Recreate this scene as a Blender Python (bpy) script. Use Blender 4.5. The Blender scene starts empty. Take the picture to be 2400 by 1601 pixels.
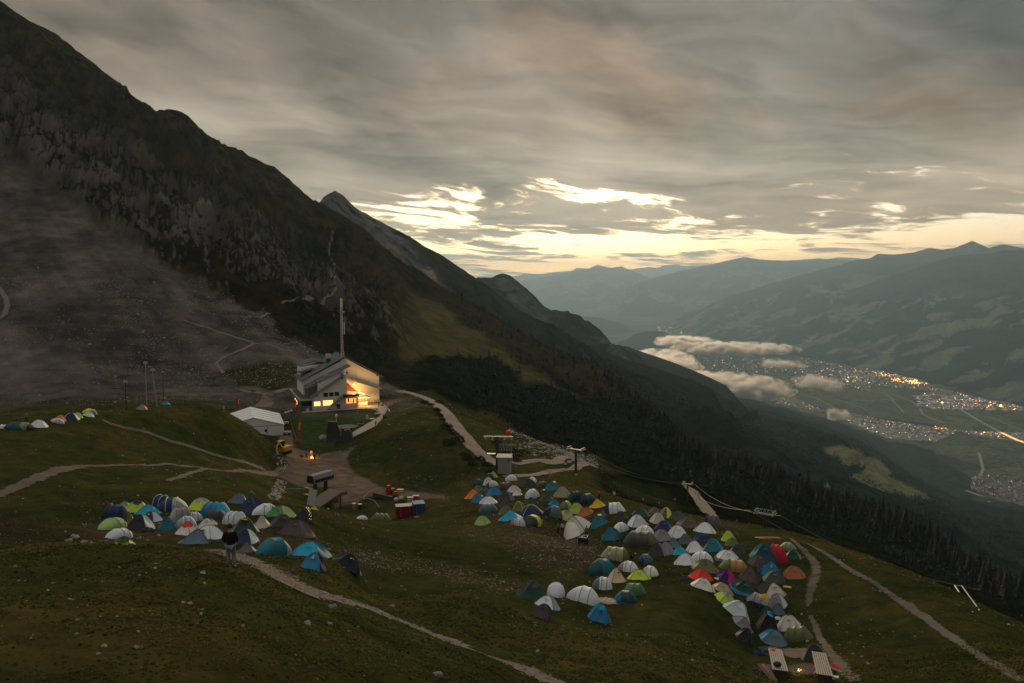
import bpy, bmesh, math, random
import numpy as np
from mathutils import Vector, Matrix
from mathutils.bvhtree import BVHTree

# ------------------------------------------------------------------ camera, sky, sun, exposure
SC = bpy.context.scene
COL = SC.collection
R = math.radians
F = 1867.0                       # focal length in pixels of the 2400 px wide photograph
TH = math.atan(145.5 / F)        # camera pitched slightly down
ct, st = math.cos(TH), math.sin(TH)
cam_d = bpy.data.cameras.new('camera'); cam = bpy.data.objects.new('camera', cam_d); COL.objects.link(cam)
cam_d.sensor_width = 36; cam_d.lens = 36 * F / 2400
cam_d.clip_start = 0.5; cam_d.clip_end = 200000
cam.rotation_euler = (R(90) - TH, 0, 0)
SC.camera = cam
SC.view_settings.view_transform = 'Standard'; SC.view_settings.look = 'None'
SC.view_settings.gamma = 1; SC.view_settings.exposure = 0.5
cy = SC.cycles
cy.max_bounces = 4; cy.diffuse_bounces = 2; cy.glossy_bounces = 2; cy.transmission_bounces = 3; volume_bounces = 6
cy.transparent_max_bounces = 6; cy.sample_clamp_indirect = 4; cy.use_denoising = True
cy.volume_max_steps = 64

class NT:
    """small node-tree helper"""
    def __init__(s, tree): s.t = tree; s.n = tree.nodes; s.l = tree.links; s.n.clear()
    def put(s, sock, v):
        if hasattr(v, 'is_linked') or hasattr(v, 'links'): s.l.new(v, sock)
        elif v is not None:
            if isinstance(v, (tuple, list)) and len(v) == 3 and sock.type == 'RGBA': v = (*v, 1)
            sock.default_value = v
    def m(s, op, a, b=None, c=None, clamp=False):
        n = s.n.new('ShaderNodeMath'); n.operation = op; n.use_clamp = clamp
        for i, v in enumerate((a, b, c)):
            if v is not None: s.put(n.inputs[i], v)
        return n.outputs[0]
    def vm(s, op, a, b=None, scale=None):
        n = s.n.new('ShaderNodeVectorMath'); n.operation = op
        s.put(n.inputs[0], a)
        if b is not None: s.put(n.inputs[1], b)
        if scale is not None: s.put(n.inputs['Scale'], scale)
        return n.outputs['Value' if op in ('LENGTH', 'DOT_PRODUCT') else 'Vector']
    def xyz(s, v): n = s.n.new('ShaderNodeSeparateXYZ'); s.put(n.inputs[0], v); return n.outputs
    def comb(s, x, y, z):
        n = s.n.new('ShaderNodeCombineXYZ')
        for i, v in enumerate((x, y, z)): s.put(n.inputs[i], v)
        return n.outputs[0]
    def noise(s, vec, scale, detail=4, rough=.5, dist=0, out='Fac', lac=2):
        n = s.n.new('ShaderNodeTexNoise'); s.put(n.inputs['Vector'], vec); s.put(n.inputs['Scale'], scale)
        s.put(n.inputs['Detail'], detail); s.put(n.inputs['Roughness'], rough); s.put(n.inputs['Distortion'], dist)
        s.put(n.inputs['Lacunarity'], lac)
        return n.outputs[out]
    def vor(s, vec, scale, feature='F1', out='Distance', rnd=1):
        n = s.n.new('ShaderNodeTexVoronoi'); n.feature = feature; s.put(n.inputs['Vector'], vec)
        s.put(n.inputs['Scale'], scale); s.put(n.inputs['Randomness'], rnd); return n.outputs[out]
    def ramp(s, fac, stops, interp='LINEAR'):
        n = s.n.new('ShaderNodeValToRGB'); n.color_ramp.interpolation = interp; s.put(n.inputs[0], fac)
        e = n.color_ramp.elements
        while len(e) < len(stops): e.new(0.5)
        for el, (p, c) in zip(e, stops):
            el.position = p; el.color = (*c, 1) if isinstance(c, tuple) else (c, c, c, 1)
        return n.outputs[0]
    def mix(s, f, a, b, mode='MIX'):
        n = s.n.new('ShaderNodeMix'); n.data_type = 'RGBA'; n.blend_type = mode
        s.put(n.inputs[0], f); s.put(n.inputs[6], a); s.put(n.inputs[7], b); return n.outputs[2]
    def ss(s, x, a, b):
        n = s.n.new('ShaderNodeMapRange'); n.interpolation_type = 'SMOOTHSTEP'; n.clamp = True
        s.put(n.inputs[0], x); s.put(n.inputs[1], a); s.put(n.inputs[2], b); return n.outputs[0]
    def attr(s, name, out='Color'):
        n = s.n.new('ShaderNodeAttribute'); n.attribute_name = name; return n.outputs[out]
    def tc(s, out='Object'): return s.n.new('ShaderNodeTexCoord').outputs[out]

SUN_AZ = R(5.5); SUN_EL = R(9.0)
W = bpy.data.worlds.new('World'); SC.world = W; W.use_nodes = True
w = NT(W.node_tree)
d = w.xyz(w.vm('NORMALIZE', w.tc('Generated')))
el = d[2]                                             # sine of elevation
az = w.m('ARCTAN2', d[0], d[1])                       # azimuth from the camera's forward direction
# cloud field: features get smaller and flatter towards the horizon, as a sheet seen in perspective does
v_ = w.m('MULTIPLY', w.m('LOGARITHM', w.m('ADD', w.m('MAXIMUM', el, 0.0), .04), math.e), 2.7)
u_ = w.m('MULTIPLY', az, 5.2)
P = w.comb(w.m('ADD', u_, w.m('MULTIPLY', v_, .35)), w.m('ADD', v_, w.m('MULTIPLY', u_, .12)), 0)
warp = w.noise(P, 1.1, 3, out='Color')
Pw = w.vm('ADD', P, w.vm('SCALE', w.vm('SUBTRACT', warp, (.5, .5, .5)), scale=.9))
nA = w.noise(Pw, 1.1, 9, .58)
nB = w.noise(w.vm('ADD', Pw, (31.0, 7.0, 0)), .75, 8, .56)
nC = w.noise(w.vm('ADD', P, (11.0, 47.0, 0)), .32, 3, .5)
nD = w.noise(w.vm('ADD', w.vm('MULTIPLY', Pw, (1.0, 2.6, 1)), (3.0, 90.0, 0)), .8, 6, .55)
def gauss(x, c, s): return w.m('EXPONENT', w.m('MULTIPLY', w.m('POWER', w.m('DIVIDE', w.m('SUBTRACT', x, c), s), 2), -1))
def G2(a0, sa, e0, se): return w.m('MULTIPLY', gauss(az, a0, sa), gauss(el, e0, se))
g_sun = gauss(az, -.02, .24); g_wide = gauss(az, .0, .75)
clear = w.ramp(w.m('MULTIPLY', el, 8.0, clamp=True), [(0.0, (1.20, .40, .05)), (.10, (1.20, .44, .06)), (.24, (1.05, .48, .11)), (.42, (.92, .56, .24)), (.7, (.80, .68, .48)), (1.0, (.62, .57, .46))])
sunny = w.mix(w.m('MULTIPLY', g_sun, w.ss(el, .018, .045)), clear, (1.25, .90, .48))
sky = w.n.new('ShaderNodeTexSky'); sky.sky_type = 'NISHITA'; sky.sun_disc = False
sky.sun_elevation = SUN_EL; sky.sun_rotation = SUN_AZ; sky.altitude = 2000
clear2 = w.mix(1.0, sunny, w.vm('SCALE', sky.outputs[0], scale=0.05), 'ADD')
clear2 = w.vm('SCALE', clear2, scale=w.m('ADD', .70, w.m('MULTIPLY', g_wide, .26)))
T = w.ramp(w.m('MULTIPLY', w.m('ADD', el, w.m('MULTIPLY', az, -.014)), 6.0, clamp=True), [(0.0, .50), (.06, .505), (.12, .52), (.175, .45), (.22, .545), (.30, .54), (.355, .46), (.46, .415), (.60, .43), (.85, .30), (1, .1)])
hol = w.m('ADD', w.m('ADD', w.m('MULTIPLY', G2(-.09, .10, .087, .011), .074), w.m('MULTIPLY', G2(.10, .06, .104, .010), .066)), w.m('ADD', w.m('MULTIPLY', G2(.19, .055, .097, .007), .09), w.m('MULTIPLY', G2(.045, .04, .122, .006), .08)))
hol = w.m('ADD', hol, w.m('MULTIPLY', G2(-.03, .16, .068, .008), .035))
nE = w.noise(w.vm('MULTIPLY', Pw, (1.0, 1.4, 1)), 4.2, 7, .62)
x = w.m('SUBTRACT', w.m('ADD', w.m('MULTIPLY', nA, .56), w.m('MULTIPLY', nE, .44)), w.m('ADD', T, hol))
thick = w.ss(x, -.030, .040)
cl = w.ramp(el, [(0.0, (.46, .32, .17)), (.03, (.42, .33, .22)), (.07, (.37, .315, .225)), (.13, (.295, .262, .205)), (.20, (.245, .218, .178)), (.28, (.205, .188, .160)), (.36, (.170, .162, .145)), (.55, (.36, .37, .36)), (1.0, (.52, .54, .54))])
lit = w.m('ADD', w.m('MULTIPLY', w.m('SUBTRACT', nB, .5), 2.0), w.m('MULTIPLY', w.m('SUBTRACT', nD, .5), 1.6))
cl = w.vm('SCALE', cl, scale=w.m('ADD', 1.0, w.m('MULTIPLY', lit, w.m('MULTIPLY', w.ss(el, -.05, .12), 1.1))))
cl = w.mix(w.ss(nC, .44, .64), cl, w.vm('MULTIPLY', cl, (.80, .74, .70)))
cl = w.mix(w.m('MULTIPLY', w.ss(w.noise(w.vm('ADD', Pw, (7.0, 19.0, 0)), .4, 4), .50, .64), w.ss(el, .1, .2)), cl, w.vm('MULTIPLY', cl, (1.15, .98, .86)))
right_dark = w.m('MULTIPLY', w.ss(az, .10, .60), w.ss(el, .09, .24))
cl = w.mix(right_dark, cl, w.vm('MULTIPLY', cl, (.42, .50, .56)))
top_dark = w.m('MULTIPLY', G2(-.05, .26, .32, .09), .75)
cl = w.mix(top_dark, cl, w.vm('MULTIPLY', cl, (.6, .58, .56)))
edge = w.m('MULTIPLY', w.m('SUBTRACT', 1, w.ss(x, 0, .07)), w.m('MULTIPLY', g_wide, w.ss(el, .20, .06)))
cl = w.mix(w.m('MULTIPLY', edge, .6), cl, (.80, .58, .32))
cl = w.vm('MULTIPLY', cl, (1.055, .995, .950))
final = w.mix(thick, clear2, cl)
# below the horizon: dull ground tone so that haze and slopes are not lit from beneath
final = w.mix(w.ss(el, -.02, -.06), final, (.03, .035, .035))
bg = w.n.new('ShaderNodeBackground'); w.put(bg.inputs[0], final); bg.inputs[1].default_value = 1.0
o = w.n.new('ShaderNodeOutputWorld'); w.l.new(bg.outputs[0], o.inputs[0])

sl = bpy.data.lights.new('sun', 'SUN'); sl.energy = 1.5; sl.angle = R(14); sl.color = (1, .74, .46)
sun = bpy.data.objects.new('sun', sl); COL.objects.link(sun)
sdir = Vector((math.sin(SUN_AZ) * math.cos(SUN_EL), math.cos(SUN_AZ) * math.cos(SUN_EL), math.sin(SUN_EL)))
sun.rotation_euler = (-sdir).to_track_quat('-Z', 'Y').to_euler()

# ------------------------------------------------------------------ geometry helpers
def tan_el(py):
    v = (800.5 - py) / F
    return (v * ct - st) / (ct + v * st)
def P3(px, py, Y):
    """world point at forward distance Y seen at photo position px, py"""
    u = (px - 1200) / F; v = (800.5 - py) / F
    k = Y / (ct + v * st)
    return Vector((u * k, Y, (v * ct - st) * k))
def ray(px, py):
    u = (px - 1200) / F; v = (800.5 - py) / F
    return Vector((u, ct + v * st, v * ct - st)).normalized()
def proj(x, y, z):
    dep = y * ct - z * st; up = y * st + z * ct
    dep = np.maximum(dep, 1e-3)
    return 1200 + F * x / dep, 800.5 - F * up / dep

rs = np.random.RandomState(7)
_perm = rs.permutation(512); _perm = np.concatenate([_perm, _perm]); _gr = rs.uniform(0, 2 * np.pi, 512)
_gx, _gy = np.cos(_gr), np.sin(_gr)
def perlin(x, y):
    xi = np.floor(x).astype(np.int64); yi = np.floor(y).astype(np.int64); xf = x - xi; yf = y - yi
    def g(ix, iy, fx, fy):
        h = _perm[(_perm[ix & 511] + iy) & 511]; return _gx[h] * fx + _gy[h] * fy
    u = xf * xf * xf * (xf * (xf * 6 - 15) + 10); v = yf * yf * yf * (yf * (yf * 6 - 15) + 10)
    a = g(xi, yi, xf, yf); b = g(xi + 1, yi, xf - 1, yf); c = g(xi, yi + 1, xf, yf - 1); e = g(xi + 1, yi + 1, xf - 1, yf - 1)
    return (a + u * (b - a)) * (1 - v) + (c + u * (e - c)) * v
def fbm(x, y, s, o=5, g=.5):
    r = 0; a = 1; 
    for i in range(o): r = r + a * perlin(x / s + 17.3 * i, y / s - 9.1 * i); a *= g; s /= 2.03
    return r
def ridged(x, y, s, o=5, g=.5):
    r = 0; a = 1
    for i in range(o): r = r + a * (1 - 2.6 * np.abs(perlin(x / s + 5.7 * i, y / s + 3.1 * i))); a *= g; s /= 2.1
    return r
def sstep(x, a, b): t = np.clip((x - a) / (b - a), 0, 1); return t * t * (3 - 2 * t)
def inpoly(px, py, poly):
    res = np.zeros(px.shape, bool); n = len(poly)
    for i in range(n):
        x1, y1 = poly[i]; x2, y2 = poly[(i + 1) % n]
        c = ((y1 > py) != (y2 > py)) & (px < (x2 - x1) * (py - y1) / ((y2 - y1) or 1e-9) + x1); res ^= c
    return res
def polymask(px, py, poly, soft=14):
    """soft mask by averaging jittered tests"""
    r = np.zeros(px.shape); k = 5
    for i in range(k):
        a = 6.28 * i / k; r += inpoly(px + soft * math.cos(a) * .7, py + soft * math.sin(a) * .45, poly)
    return r / k
def lineinterp(pts, x):
    p = np.array(pts, float); return np.interp(x, p[:, 0], p[:, 1])
def gridmesh(name, V, nu, nv, mat, mask=None, cols=None, smooth=True, kind='structure', label=None):
    """V: (nv*nu,3) row major. mask per face."""
    idx = np.arange(nu * nv).reshape(nv, nu)
    q = np.stack([idx[:-1, :-1], idx[:-1, 1:], idx[1:, 1:], idx[1:, :-1]], -1).reshape(-1, 4)
    if mask is not None: q = q[mask]
    used = np.unique(q); re = np.full(nu * nv, -1); re[used] = np.arange(len(used)); q = re[q]; v = V[used]
    me = rawmesh(name, v, q, mat)
    if cols is not None: setcol(me, cols[used])
    return obj_from(name, me, kind=kind, label=label, smooth=smooth)
def rawmesh(name, v, q, mat=None, smooth=True):
    me = bpy.data.meshes.new(name); k = q.shape[1]
    me.vertices.add(len(v)); me.vertices.foreach_set('co', np.asarray(v, np.float32).ravel())
    me.loops.add(q.size); me.loops.foreach_set('vertex_index', q.ravel().astype(np.int32))
    me.polygons.add(len(q)); me.polygons.foreach_set('loop_start', (np.arange(len(q)) * k).astype(np.int32))
    me.polygons.foreach_set('use_smooth', np.full(len(q), smooth))
    me.update(); me.validate()
    if mat: me.materials.append(mat)
    return me
def setcol(me, c, name='Col'):
    a = me.color_attributes.new(name, 'FLOAT_COLOR', 'POINT')
    cc = np.ones((len(me.vertices), 4), np.float32); cc[:, :3] = c; a.data.foreach_set('color', cc.ravel())
def obj_from(name, me, parent=None, kind=None, label=None, cat=None, group=None, smooth=None):
    o = bpy.data.objects.new(name, me); COL.objects.link(o)
    if parent: o.parent = parent
    if kind: o['kind'] = kind
    if label: o['label'] = label
    if cat: o['category'] = cat
    if group: o['group'] = group
    return o

# ------------------------------------------------------------------ materials
MATS = {}
def mat(name, col, rough=.8, var=.0, vscale=3.0, bump=0.0, bscale=8.0, emit=None, es=0, metal=0, trans=0, spec=.3):
    if name in MATS: return MATS[name]
    m = bpy.data.materials.new(name); m.use_nodes = True; t = NT(m.node_tree)
    b = t.n.new('ShaderNodeBsdfPrincipled'); oo = t.n.new('ShaderNodeOutputMaterial'); t.l.new(b.outputs[0], oo.inputs[0])
    c = (*col, 1)
    if var > 0:
        n = t.noise(t.tc('Object'), vscale, 5, .6)
        c = t.mix(n, tuple(k * (1 - var) for k in col), tuple(min(1, k * (1 + var)) for k in col))
    t.put(b.inputs['Base Color'], c); b.inputs['Roughness'].default_value = rough; b.inputs['Metallic'].default_value = metal
    b.inputs['Specular IOR Level'].default_value = spec
    if bump > 0:
        bn = t.n.new('ShaderNodeBump'); bn.inputs['Strength'].default_value = bump; bn.inputs['Distance'].default_value = .05
        t.put(bn.inputs['Height'], t.noise(t.tc('Object'), bscale, 4, .6)); t.l.new(bn.outputs[0], b.inputs['Normal'])
    if emit: b.inputs['Emission Color'].default_value = (*emit, 1); b.inputs['Emission Strength'].default_value = es
    if trans:
        tr = t.n.new('ShaderNodeBsdfTranslucent'); t.put(tr.inputs[0], c); mx = t.n.new('ShaderNodeMixShader')
        mx.inputs[0].default_value = trans; t.l.new(b.outputs[0], mx.inputs[1]); t.l.new(tr.outputs[0], mx.inputs[2]); t.l.new(mx.outputs[0], oo.inputs[0])
    MATS[name] = m; return m

def terrain_mat(name, specks=0.0, bump=.6, sc=1.0, amp=.55, speck_scale=1.2):
    m = bpy.data.materials.new(name); m.use_nodes = True; t = NT(m.node_tree)
    b = t.n.new('ShaderNodeBsdfPrincipled'); oo = t.n.new('ShaderNodeOutputMaterial'); t.l.new(b.outputs[0], oo.inputs[0])
    P = t.tc('Object'); c = t.attr('Col')
    nf = t.noise(P, 3.4 / sc, 8, .72); nm = t.noise(P, .16 / sc, 6, .62); nl = t.noise(P, .025 / sc, 4, .6)
    k = t.m('ADD', t.m('MULTIPLY', t.m('SUBTRACT', nf, .5), amp * 2.6), t.m('MULTIPLY', t.m('SUBTRACT', nm, .5), amp * 2.8))
    k = t.m('ADD', k, t.m('MULTIPLY', t.m('SUBTRACT', nl, .5), amp * 1.4))
    k = t.m('MAXIMUM', t.m('ADD', 1, k), .12)
    c = t.mix(t.ss(nm, .45, .7), c, t.vm('MULTIPLY', c, (1.14, 1.0, .84)))
    c = t.vm('SCALE', c, scale=k)
    if specks > 0:
        v = t.n.new('ShaderNodeTexVoronoi'); v.feature = 'F1'; t.put(v.inputs['Vector'], P); v.inputs['Scale'].default_value = speck_scale / sc
        pr = t.xyz(v.outputs['Color'])[0]
        thr = t.m('MULTIPLY', t.m('MULTIPLY', pr, .20), t.m('MULTIPLY', t.ss(nl, .40, .62), t.ss(nm, .42, .6)))
        mk = t.m('MULTIPLY', t.m('LESS_THAN', v.outputs['Distance'], thr), t.attr('Stone', 'Fac'))
        c = t.mix(t.m('MULTIPLY', mk, specks), c, (.34, .31, .27, 1))
    t.put(b.inputs['Base Color'], c); b.inputs['Roughness'].default_value = 1.0; b.inputs['Specular IOR Level'].default_value = 0.0
    bn = t.n.new('ShaderNodeBump'); bn.inputs['Strength'].default_value = bump; bn.inputs['Distance'].default_value = .6 * sc
    t.put(bn.inputs['Height'], t.m('ADD', nf, t.m('MULTIPLY', nm, 2.0))); t.l.new(bn.outputs[0], b.inputs['Normal'])
    return m
# ------------------------------------------------------------------ terrain near and middle: (photo x, photo y, forward distance)
CP = """-150 1600 15;0 1600 16;300 1600 17;600 1600 19;900 1600 25;1150 1600 32;1280 1600 37;1500 1600 43;1700 1600 51;1850 1600 56;2000 1600 55;2200 1600 50;2400 1600 46;2550 1600 44
-150 2000 9;600 2000 11;1200 2000 22;1800 2000 34;2550 2000 28;-150 1800 12;1500 1800 34;2100 1800 40
-150 1450 21;0 1450 22;300 1450 23;600 1450 26;900 1500 32;1100 1520 38;0 1350 28;300 1350 29.5;600 1370 32
-150 1290 33;0 1282 34;150 1278 35;300 1280 35;400 1282 36;480 1295 36.5;540 1312 37;700 1385 38;850 1430 40;1000 1480 44;1150 1540 44
-150 1320 44;0 1312 46;150 1308 47;300 1310 47;400 1308 48;480 1310 47
-150 1285 58;0 1275 60;100 1272 62;240 1262 68;320 1275 65;250 1215 82;450 1257 72;450 1200 86;600 1184 94;560 1268 67;700 1262 70;700 1200 86;640 1310 58;810 1339 60;740 1306 61;600 1320 50;760 1370 48
-150 1190 80;0 1172 85;150 1150 91;300 1165 93;300 1130 106;180 1095 112;-150 1130 95;0 1130 95;400 1095 126;560 1105 144;650 1108 172;480 1150 105;600 1150 125;660 1180 120
840 1380 60;950 1350 70;857 1300 80;857 1225 112;952 1234 116;1069 1240 120;729 1191 108;793 1206 112;1100 1300 96;1200 1300 95;1300 1300 92;1200 1250 110;1100 1400 57;1250 1450 60;1400 1460 67;1300 1530 50;1364 1417 71;1250 1380 76;1300 1340 86
760 1184 150;850 1200 152;870 1222 138;950 1215 144;1030 1170 154;900 1170 160;1000 1190 148;850 1120 178;727 1075 193;780 1100 182;700 1130 168;1100 1140 162
1130 1232 122;1110 1169 142;1200 1127 163;1330 1132 152;1325 1258 121;1260 1180 135;1450 1352 86;1300 1220 124
1400 1160 140;1500 1190 128;1600 1215 120;1700 1235 115;1790 1250 109;1850 1264 104;1950 1310 96;2050 1350 88;2150 1390 82;2250 1425 76;2400 1490 68;2550 1550 60
1501 1211 115;1600 1250 108;1700 1300 96;1800 1300 97;1790 1450 80;1800 1520 72;1900 1400 84;2000 1500 70;2200 1500 64;1500 1500 58;1650 1500 64;1650 1400 77;1600 1330 90;1500 1280 103;1400 1230 118;2100 1430 78;2300 1500 62
650 1020 222;600 1005 226;700 1030 213;750 1045 207;800 1000 235;770 955 271;700 965 265;850 960 268;900 950 276;880 1000 236;830 1045 207;640 1045 204;650 980 245;600 940 280
900 920 300;960 925 292;1060 990 236;1110 1050 201;1170 1100 177;950 1020 203;1050 1060 192;950 1100 178;880 1080 190;1000 960 245;920 960 262;1120 1120 168
1250 1100 184;1300 1075 200;1370 1100 186;1330 1110 180;1200 1075 200;1250 1060 215;1400 1105 190
1450 1175 180;1500 1190 195;1600 1215 200;1700 1235 190;1790 1255 180;1850 1270 175;1950 1315 165;2050 1360 150;2150 1400 140;2250 1440 130;2400 1505 118
1500 1150 235;1450 1120 270;1620 1165 255;1600 1130 300;1400 1080 310;1700 1190 290;1850 1230 300;2000 1290 280;2150 1350 270;2250 1390 260;2400 1450 240
0 1003 122;100 990 128;200 977 138;330 961 155;400 953 165;500 966 172;600 1012 180;650 1062 182;-150 1010 116
-150 1040 160;0 1015 160;100 1005 165;200 992 178;330 978 190;400 975 205;500 985 210
-150 985 235;0 975 235;200 960 240;300 950 245;400 945 250;500 930 280
100 1050 115;300 1020 140;400 1050 145;500 1060 155;0 1060 108;200 1020 130;600 1075 168
0 900 300;300 900 310;500 900 320;650 880 330;-150 900 295;870 890 350
0 600 450;-150 500 500;0 750 360;200 700 400;400 800 370;550 830 360;200 820 340;700 860 350
-150 250 640;0 350 600;200 490 545;420 640 475;600 745 430;720 830 390;0 200 700;200 300 690;400 450 660;600 600 600;300 560 500
-150 -60 850;0 11 850;89 65 860;165 112 870;232 161 880;308 223 890;366 268 900;393 257 905;442 273 910;473 312 915;518 344 930;567 364 945;612 384 960;656 406 975;701 455 990;746 481 1005;788 501 1020;830 526 1035;853 534 1042;891 580 1050;945 618 1055;991 637 1055;1021 664 1050;1075 695 1035;1140 737 1005;1178 756 985;1236 790 955;1312 832 905;1350 842 880;1389 851 855;1427 874 830;1500 932 780;1562 978 740;1621 1029 700;1689 1076 675;1762 1093 655;1859 1131 640;1927 1156 625;1990 1173 615;2057 1190 605;2109 1219 590;2162 1236 580;2232 1289 560;2320 1338 540;2400 1387 520;2550 1460 490
800 700 620;900 770 600;830 800 480;850 640 850;1000 735 800;1200 840 740;1370 915 690;700 600 800;900 900 400;1100 900 500;1000 840 540;1200 960 470;1400 1000 480;1300 1020 380;1200 1010 310;1500 1050 430;1600 1090 420;1700 1130 430;1850 1170 440;2000 1220 430;2150 1290 420;2300 1360 400;1300 1050 260;1100 960 340;1000 880 420"""
cp = np.array([[float(k) for k in p.split()] for ln in CP.split('\n') for p in ln.split(';')])
# hidden falls behind every ridge point of the big spur
crest = cp[(cp[:, 2] >= 480) & np.array([(p[0] in (-150,) and p[2] == 850) or any(abs(p[0] - c) < .5 and abs(p[2] - y) < .5 for c, y in
    [(0,850),(89,860),(165,870),(232,880),(308,890),(366,900),(473,915),(567,945),(656,975),(746,1005),(830,1035),(891,1050),(991,1055),(1075,1035),(1178,985),(1312,905),(1389,855),(1500,780),(1621,700),(1762,655),(1927,625),(2057,605),(2162,580),(2320,540),(2550,490)]) for p in cp])]
ext = []
for c in crest:
    ext.append([c[0], c[1] + 45, c[2] * 1.16]); ext.append([c[0], c[1] + 150, c[2] * 1.5])
cp = np.vstack([cp, np.array(ext)])
A_, B_ = 1 / 100.0, 8.0
tx = cp[:, 0] * A_; ty = np.log(cp[:, 2]) * B_; tv = np.array([tan_el(p) for p in cp[:, 1]])
def _phi(r2): return .5 * r2 * np.log(np.maximum(r2, 1e-12))
N_ = len(cp)
K_ = _phi((tx[:, None] - tx) ** 2 + (ty[:, None] - ty) ** 2) + np.eye(N_) * .02
Pm = np.stack([np.ones(N_), tx, ty], 1)
sol = np.linalg.solve(np.block([[K_, Pm], [Pm.T, np.zeros((3, 3))]]), np.concatenate([tv, np.zeros(3)]))
def tps(px, Y):
    a = np.ravel(px) * A_; b = np.log(np.ravel(Y)) * B_; out = np.empty(a.size)
    for i in range(0, a.size, 20000):
        aa, bb = a[i:i + 20000], b[i:i + 20000]
        out[i:i + 20000] = _phi((aa[:, None] - tx) ** 2 + (bb[:, None] - ty) ** 2) @ sol[:N_] + sol[N_] + aa * sol[N_ + 1] + bb * sol[N_ + 2]
    return out.reshape(np.shape(px))
# coarse evaluation then bicubic-ish upsampling by linear interpolation on a fine coarse grid
U0, U1, L0, L1 = -160, 2560, math.log(9), math.log(1500)
cu = np.linspace(U0, U1, 300); cl_ = np.linspace(L0, L1, 420)
CU, CLg = np.meshgrid(cu, cl_); CE = tps(CU, np.exp(CLg))
def sampE(px, lY):
    a = np.clip((px - U0) / (U1 - U0) * 299, 0, 298.999); b = np.clip((lY - L0) / (L1 - L0) * 419, 0, 418.999)
    i = a.astype(int); j = b.astype(int); fa = a - i; fb = b - j
    def cub(f): return f
    fa = cub(fa); fb = cub(fb)
    return (CE[j, i] * (1 - fa) + CE[j, i + 1] * fa) * (1 - fb) + (CE[j + 1, i] * (1 - fa) + CE[j + 1, i + 1] * fa) * fb
NU, NV = 820, 1050
uu = np.linspace(U0, U1, NU); ll = np.linspace(L0, L1, NV)
GU, GL = np.meshgrid(uu, ll); GY = np.exp(GL)
E = sampE(GU, GL)
# smooth slightly
E[1:-1, 1:-1] = (E[1:-1, 1:-1] * 2 + E[:-2, 1:-1] + E[2:, 1:-1] + E[1:-1, :-2] + E[1:-1, 2:]) / 6
GZ = E * GY; dep = GY * ct - GZ * st; GX = (GU - 1200) / F * dep
PX, PY = proj(GX, GY, GZ)
wx = 26 * perlin(PX / 70, PY / 55) + 9 * perlin(PX / 21, PY / 17); wy = 20 * perlin(PX / 66 + 9, PY / 50 + 4) + 8 * perlin(PX / 19 + 3, PY / 15)
QX, QY = PX + wx * sstep(GY, 150, 350), PY + wy * sstep(GY, 150, 350)
# masks of ground cover, outlined where each kind of cover grows
scree_l = [(-200, 345), (0, 352), (100, 425), (200, 505), (300, 565), (420, 640), (520, 690), (620, 745), (720, 815), (800, 850), (900, 890), (960, 925)]
far = sstep(GY, 225, 262)
under = sstep(QY - lineinterp(scree_l, QX), -8, 8)
scree = under * sstep(QX, 1010, 940) * sstep(GY, 243, 280) * sstep(GY, 700, 560)
rocky = (1 - under) * sstep(GY, 330, 420) * sstep(QX, 1010, 860)
meadow_poly = [(780,605),(899,638),(991,688),(1083,760),(1178,816),(1312,910),(1400,945),(1312,922),(1216,877),(1140,834),(1025,828),(930,852),(872,812),(884,744),(815,700)]
meadow = polymask(QX, QY, meadow_poly, 16) * sstep(GY, 330, 400)
grassb = polymask(QX, QY, [(950, 930), (1010, 920), (1150, 975), (1270, 1040), (1380, 1075), (1480, 1110), (1400, 1110), (1330, 1075), (1240, 1050), (1130, 1010), (1040, 960)], 14) * sstep(GY, 240, 280)
slope3 = polymask(QX, QY, [(560, 500), (700, 470), (850, 560), (950, 640), (1040, 720), (950, 700), (850, 640), (780, 640), (700, 560)], 20) * sstep(GY, 400, 500)
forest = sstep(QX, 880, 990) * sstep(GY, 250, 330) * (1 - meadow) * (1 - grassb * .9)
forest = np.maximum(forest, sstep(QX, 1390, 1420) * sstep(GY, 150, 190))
track_g = polymask(QX, QY, [(1380, 1120), (1460, 1160), (1560, 1190), (1600, 1200), (1560, 1150), (1480, 1130)], 12) * sstep(GY, 160, 200)
# displacement
rk = ridged(GX * .9 + GZ * .7, GY - GZ * .4, 90, 6, .55); rk2 = fbm(GX + .5 * GZ, GY, 22, 5, .6); rk3 = ridged(GX + .45 * GY, GZ * .42 - GX * .12, 22, 5, .62)
strat = perlin(GZ / 9 + GX / 60, GY / 90) 
cyl = np.array([(c, y) for c, y in [(-150,850),(0,850),(89,860),(165,870),(232,880),(308,890),(366,900),(473,915),(567,945),(656,975),(746,1005),(830,1035),(891,1050),(991,1055),(1075,1035),(1178,985),(1312,905),(1389,855),(1500,780),(1621,700),(1762,655),(1927,625),(2057,605),(2162,580),(2320,540),(2550,490)]], float)
cdist = np.abs(GL - np.log(np.interp(GU, cyl[:, 0], cyl[:, 1])))
crestfade = .10 + .90 * sstep(cdist, .01, .14)
GZ2 = GZ + rocky * ((rk - .8) * 13 + rk2 * 6 + (rk3 - .5) * 5.5 + strat * 4) * sstep(GY, 420, 560) * crestfade
GZ2 = GZ2 + scree * (fbm(GX, GY, 40, 4) * 1.3 + fbm(GX, GY, 6, 3) * .5)
GZ2 = GZ2 + (forest * (fbm(GX, GY, 60, 5) * 7) * sstep(GY, 330, 500) + meadow * fbm(GX, GY, 50, 4) * 5) * crestfade
GZ2 = GZ2 + (1 - far) * (fbm(GX, GY, 9, 5, .5) * .42 * sstep(GY, 10, 60) + fbm(GX + 50, GY, 1.6, 4, .6) * .09)
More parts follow.
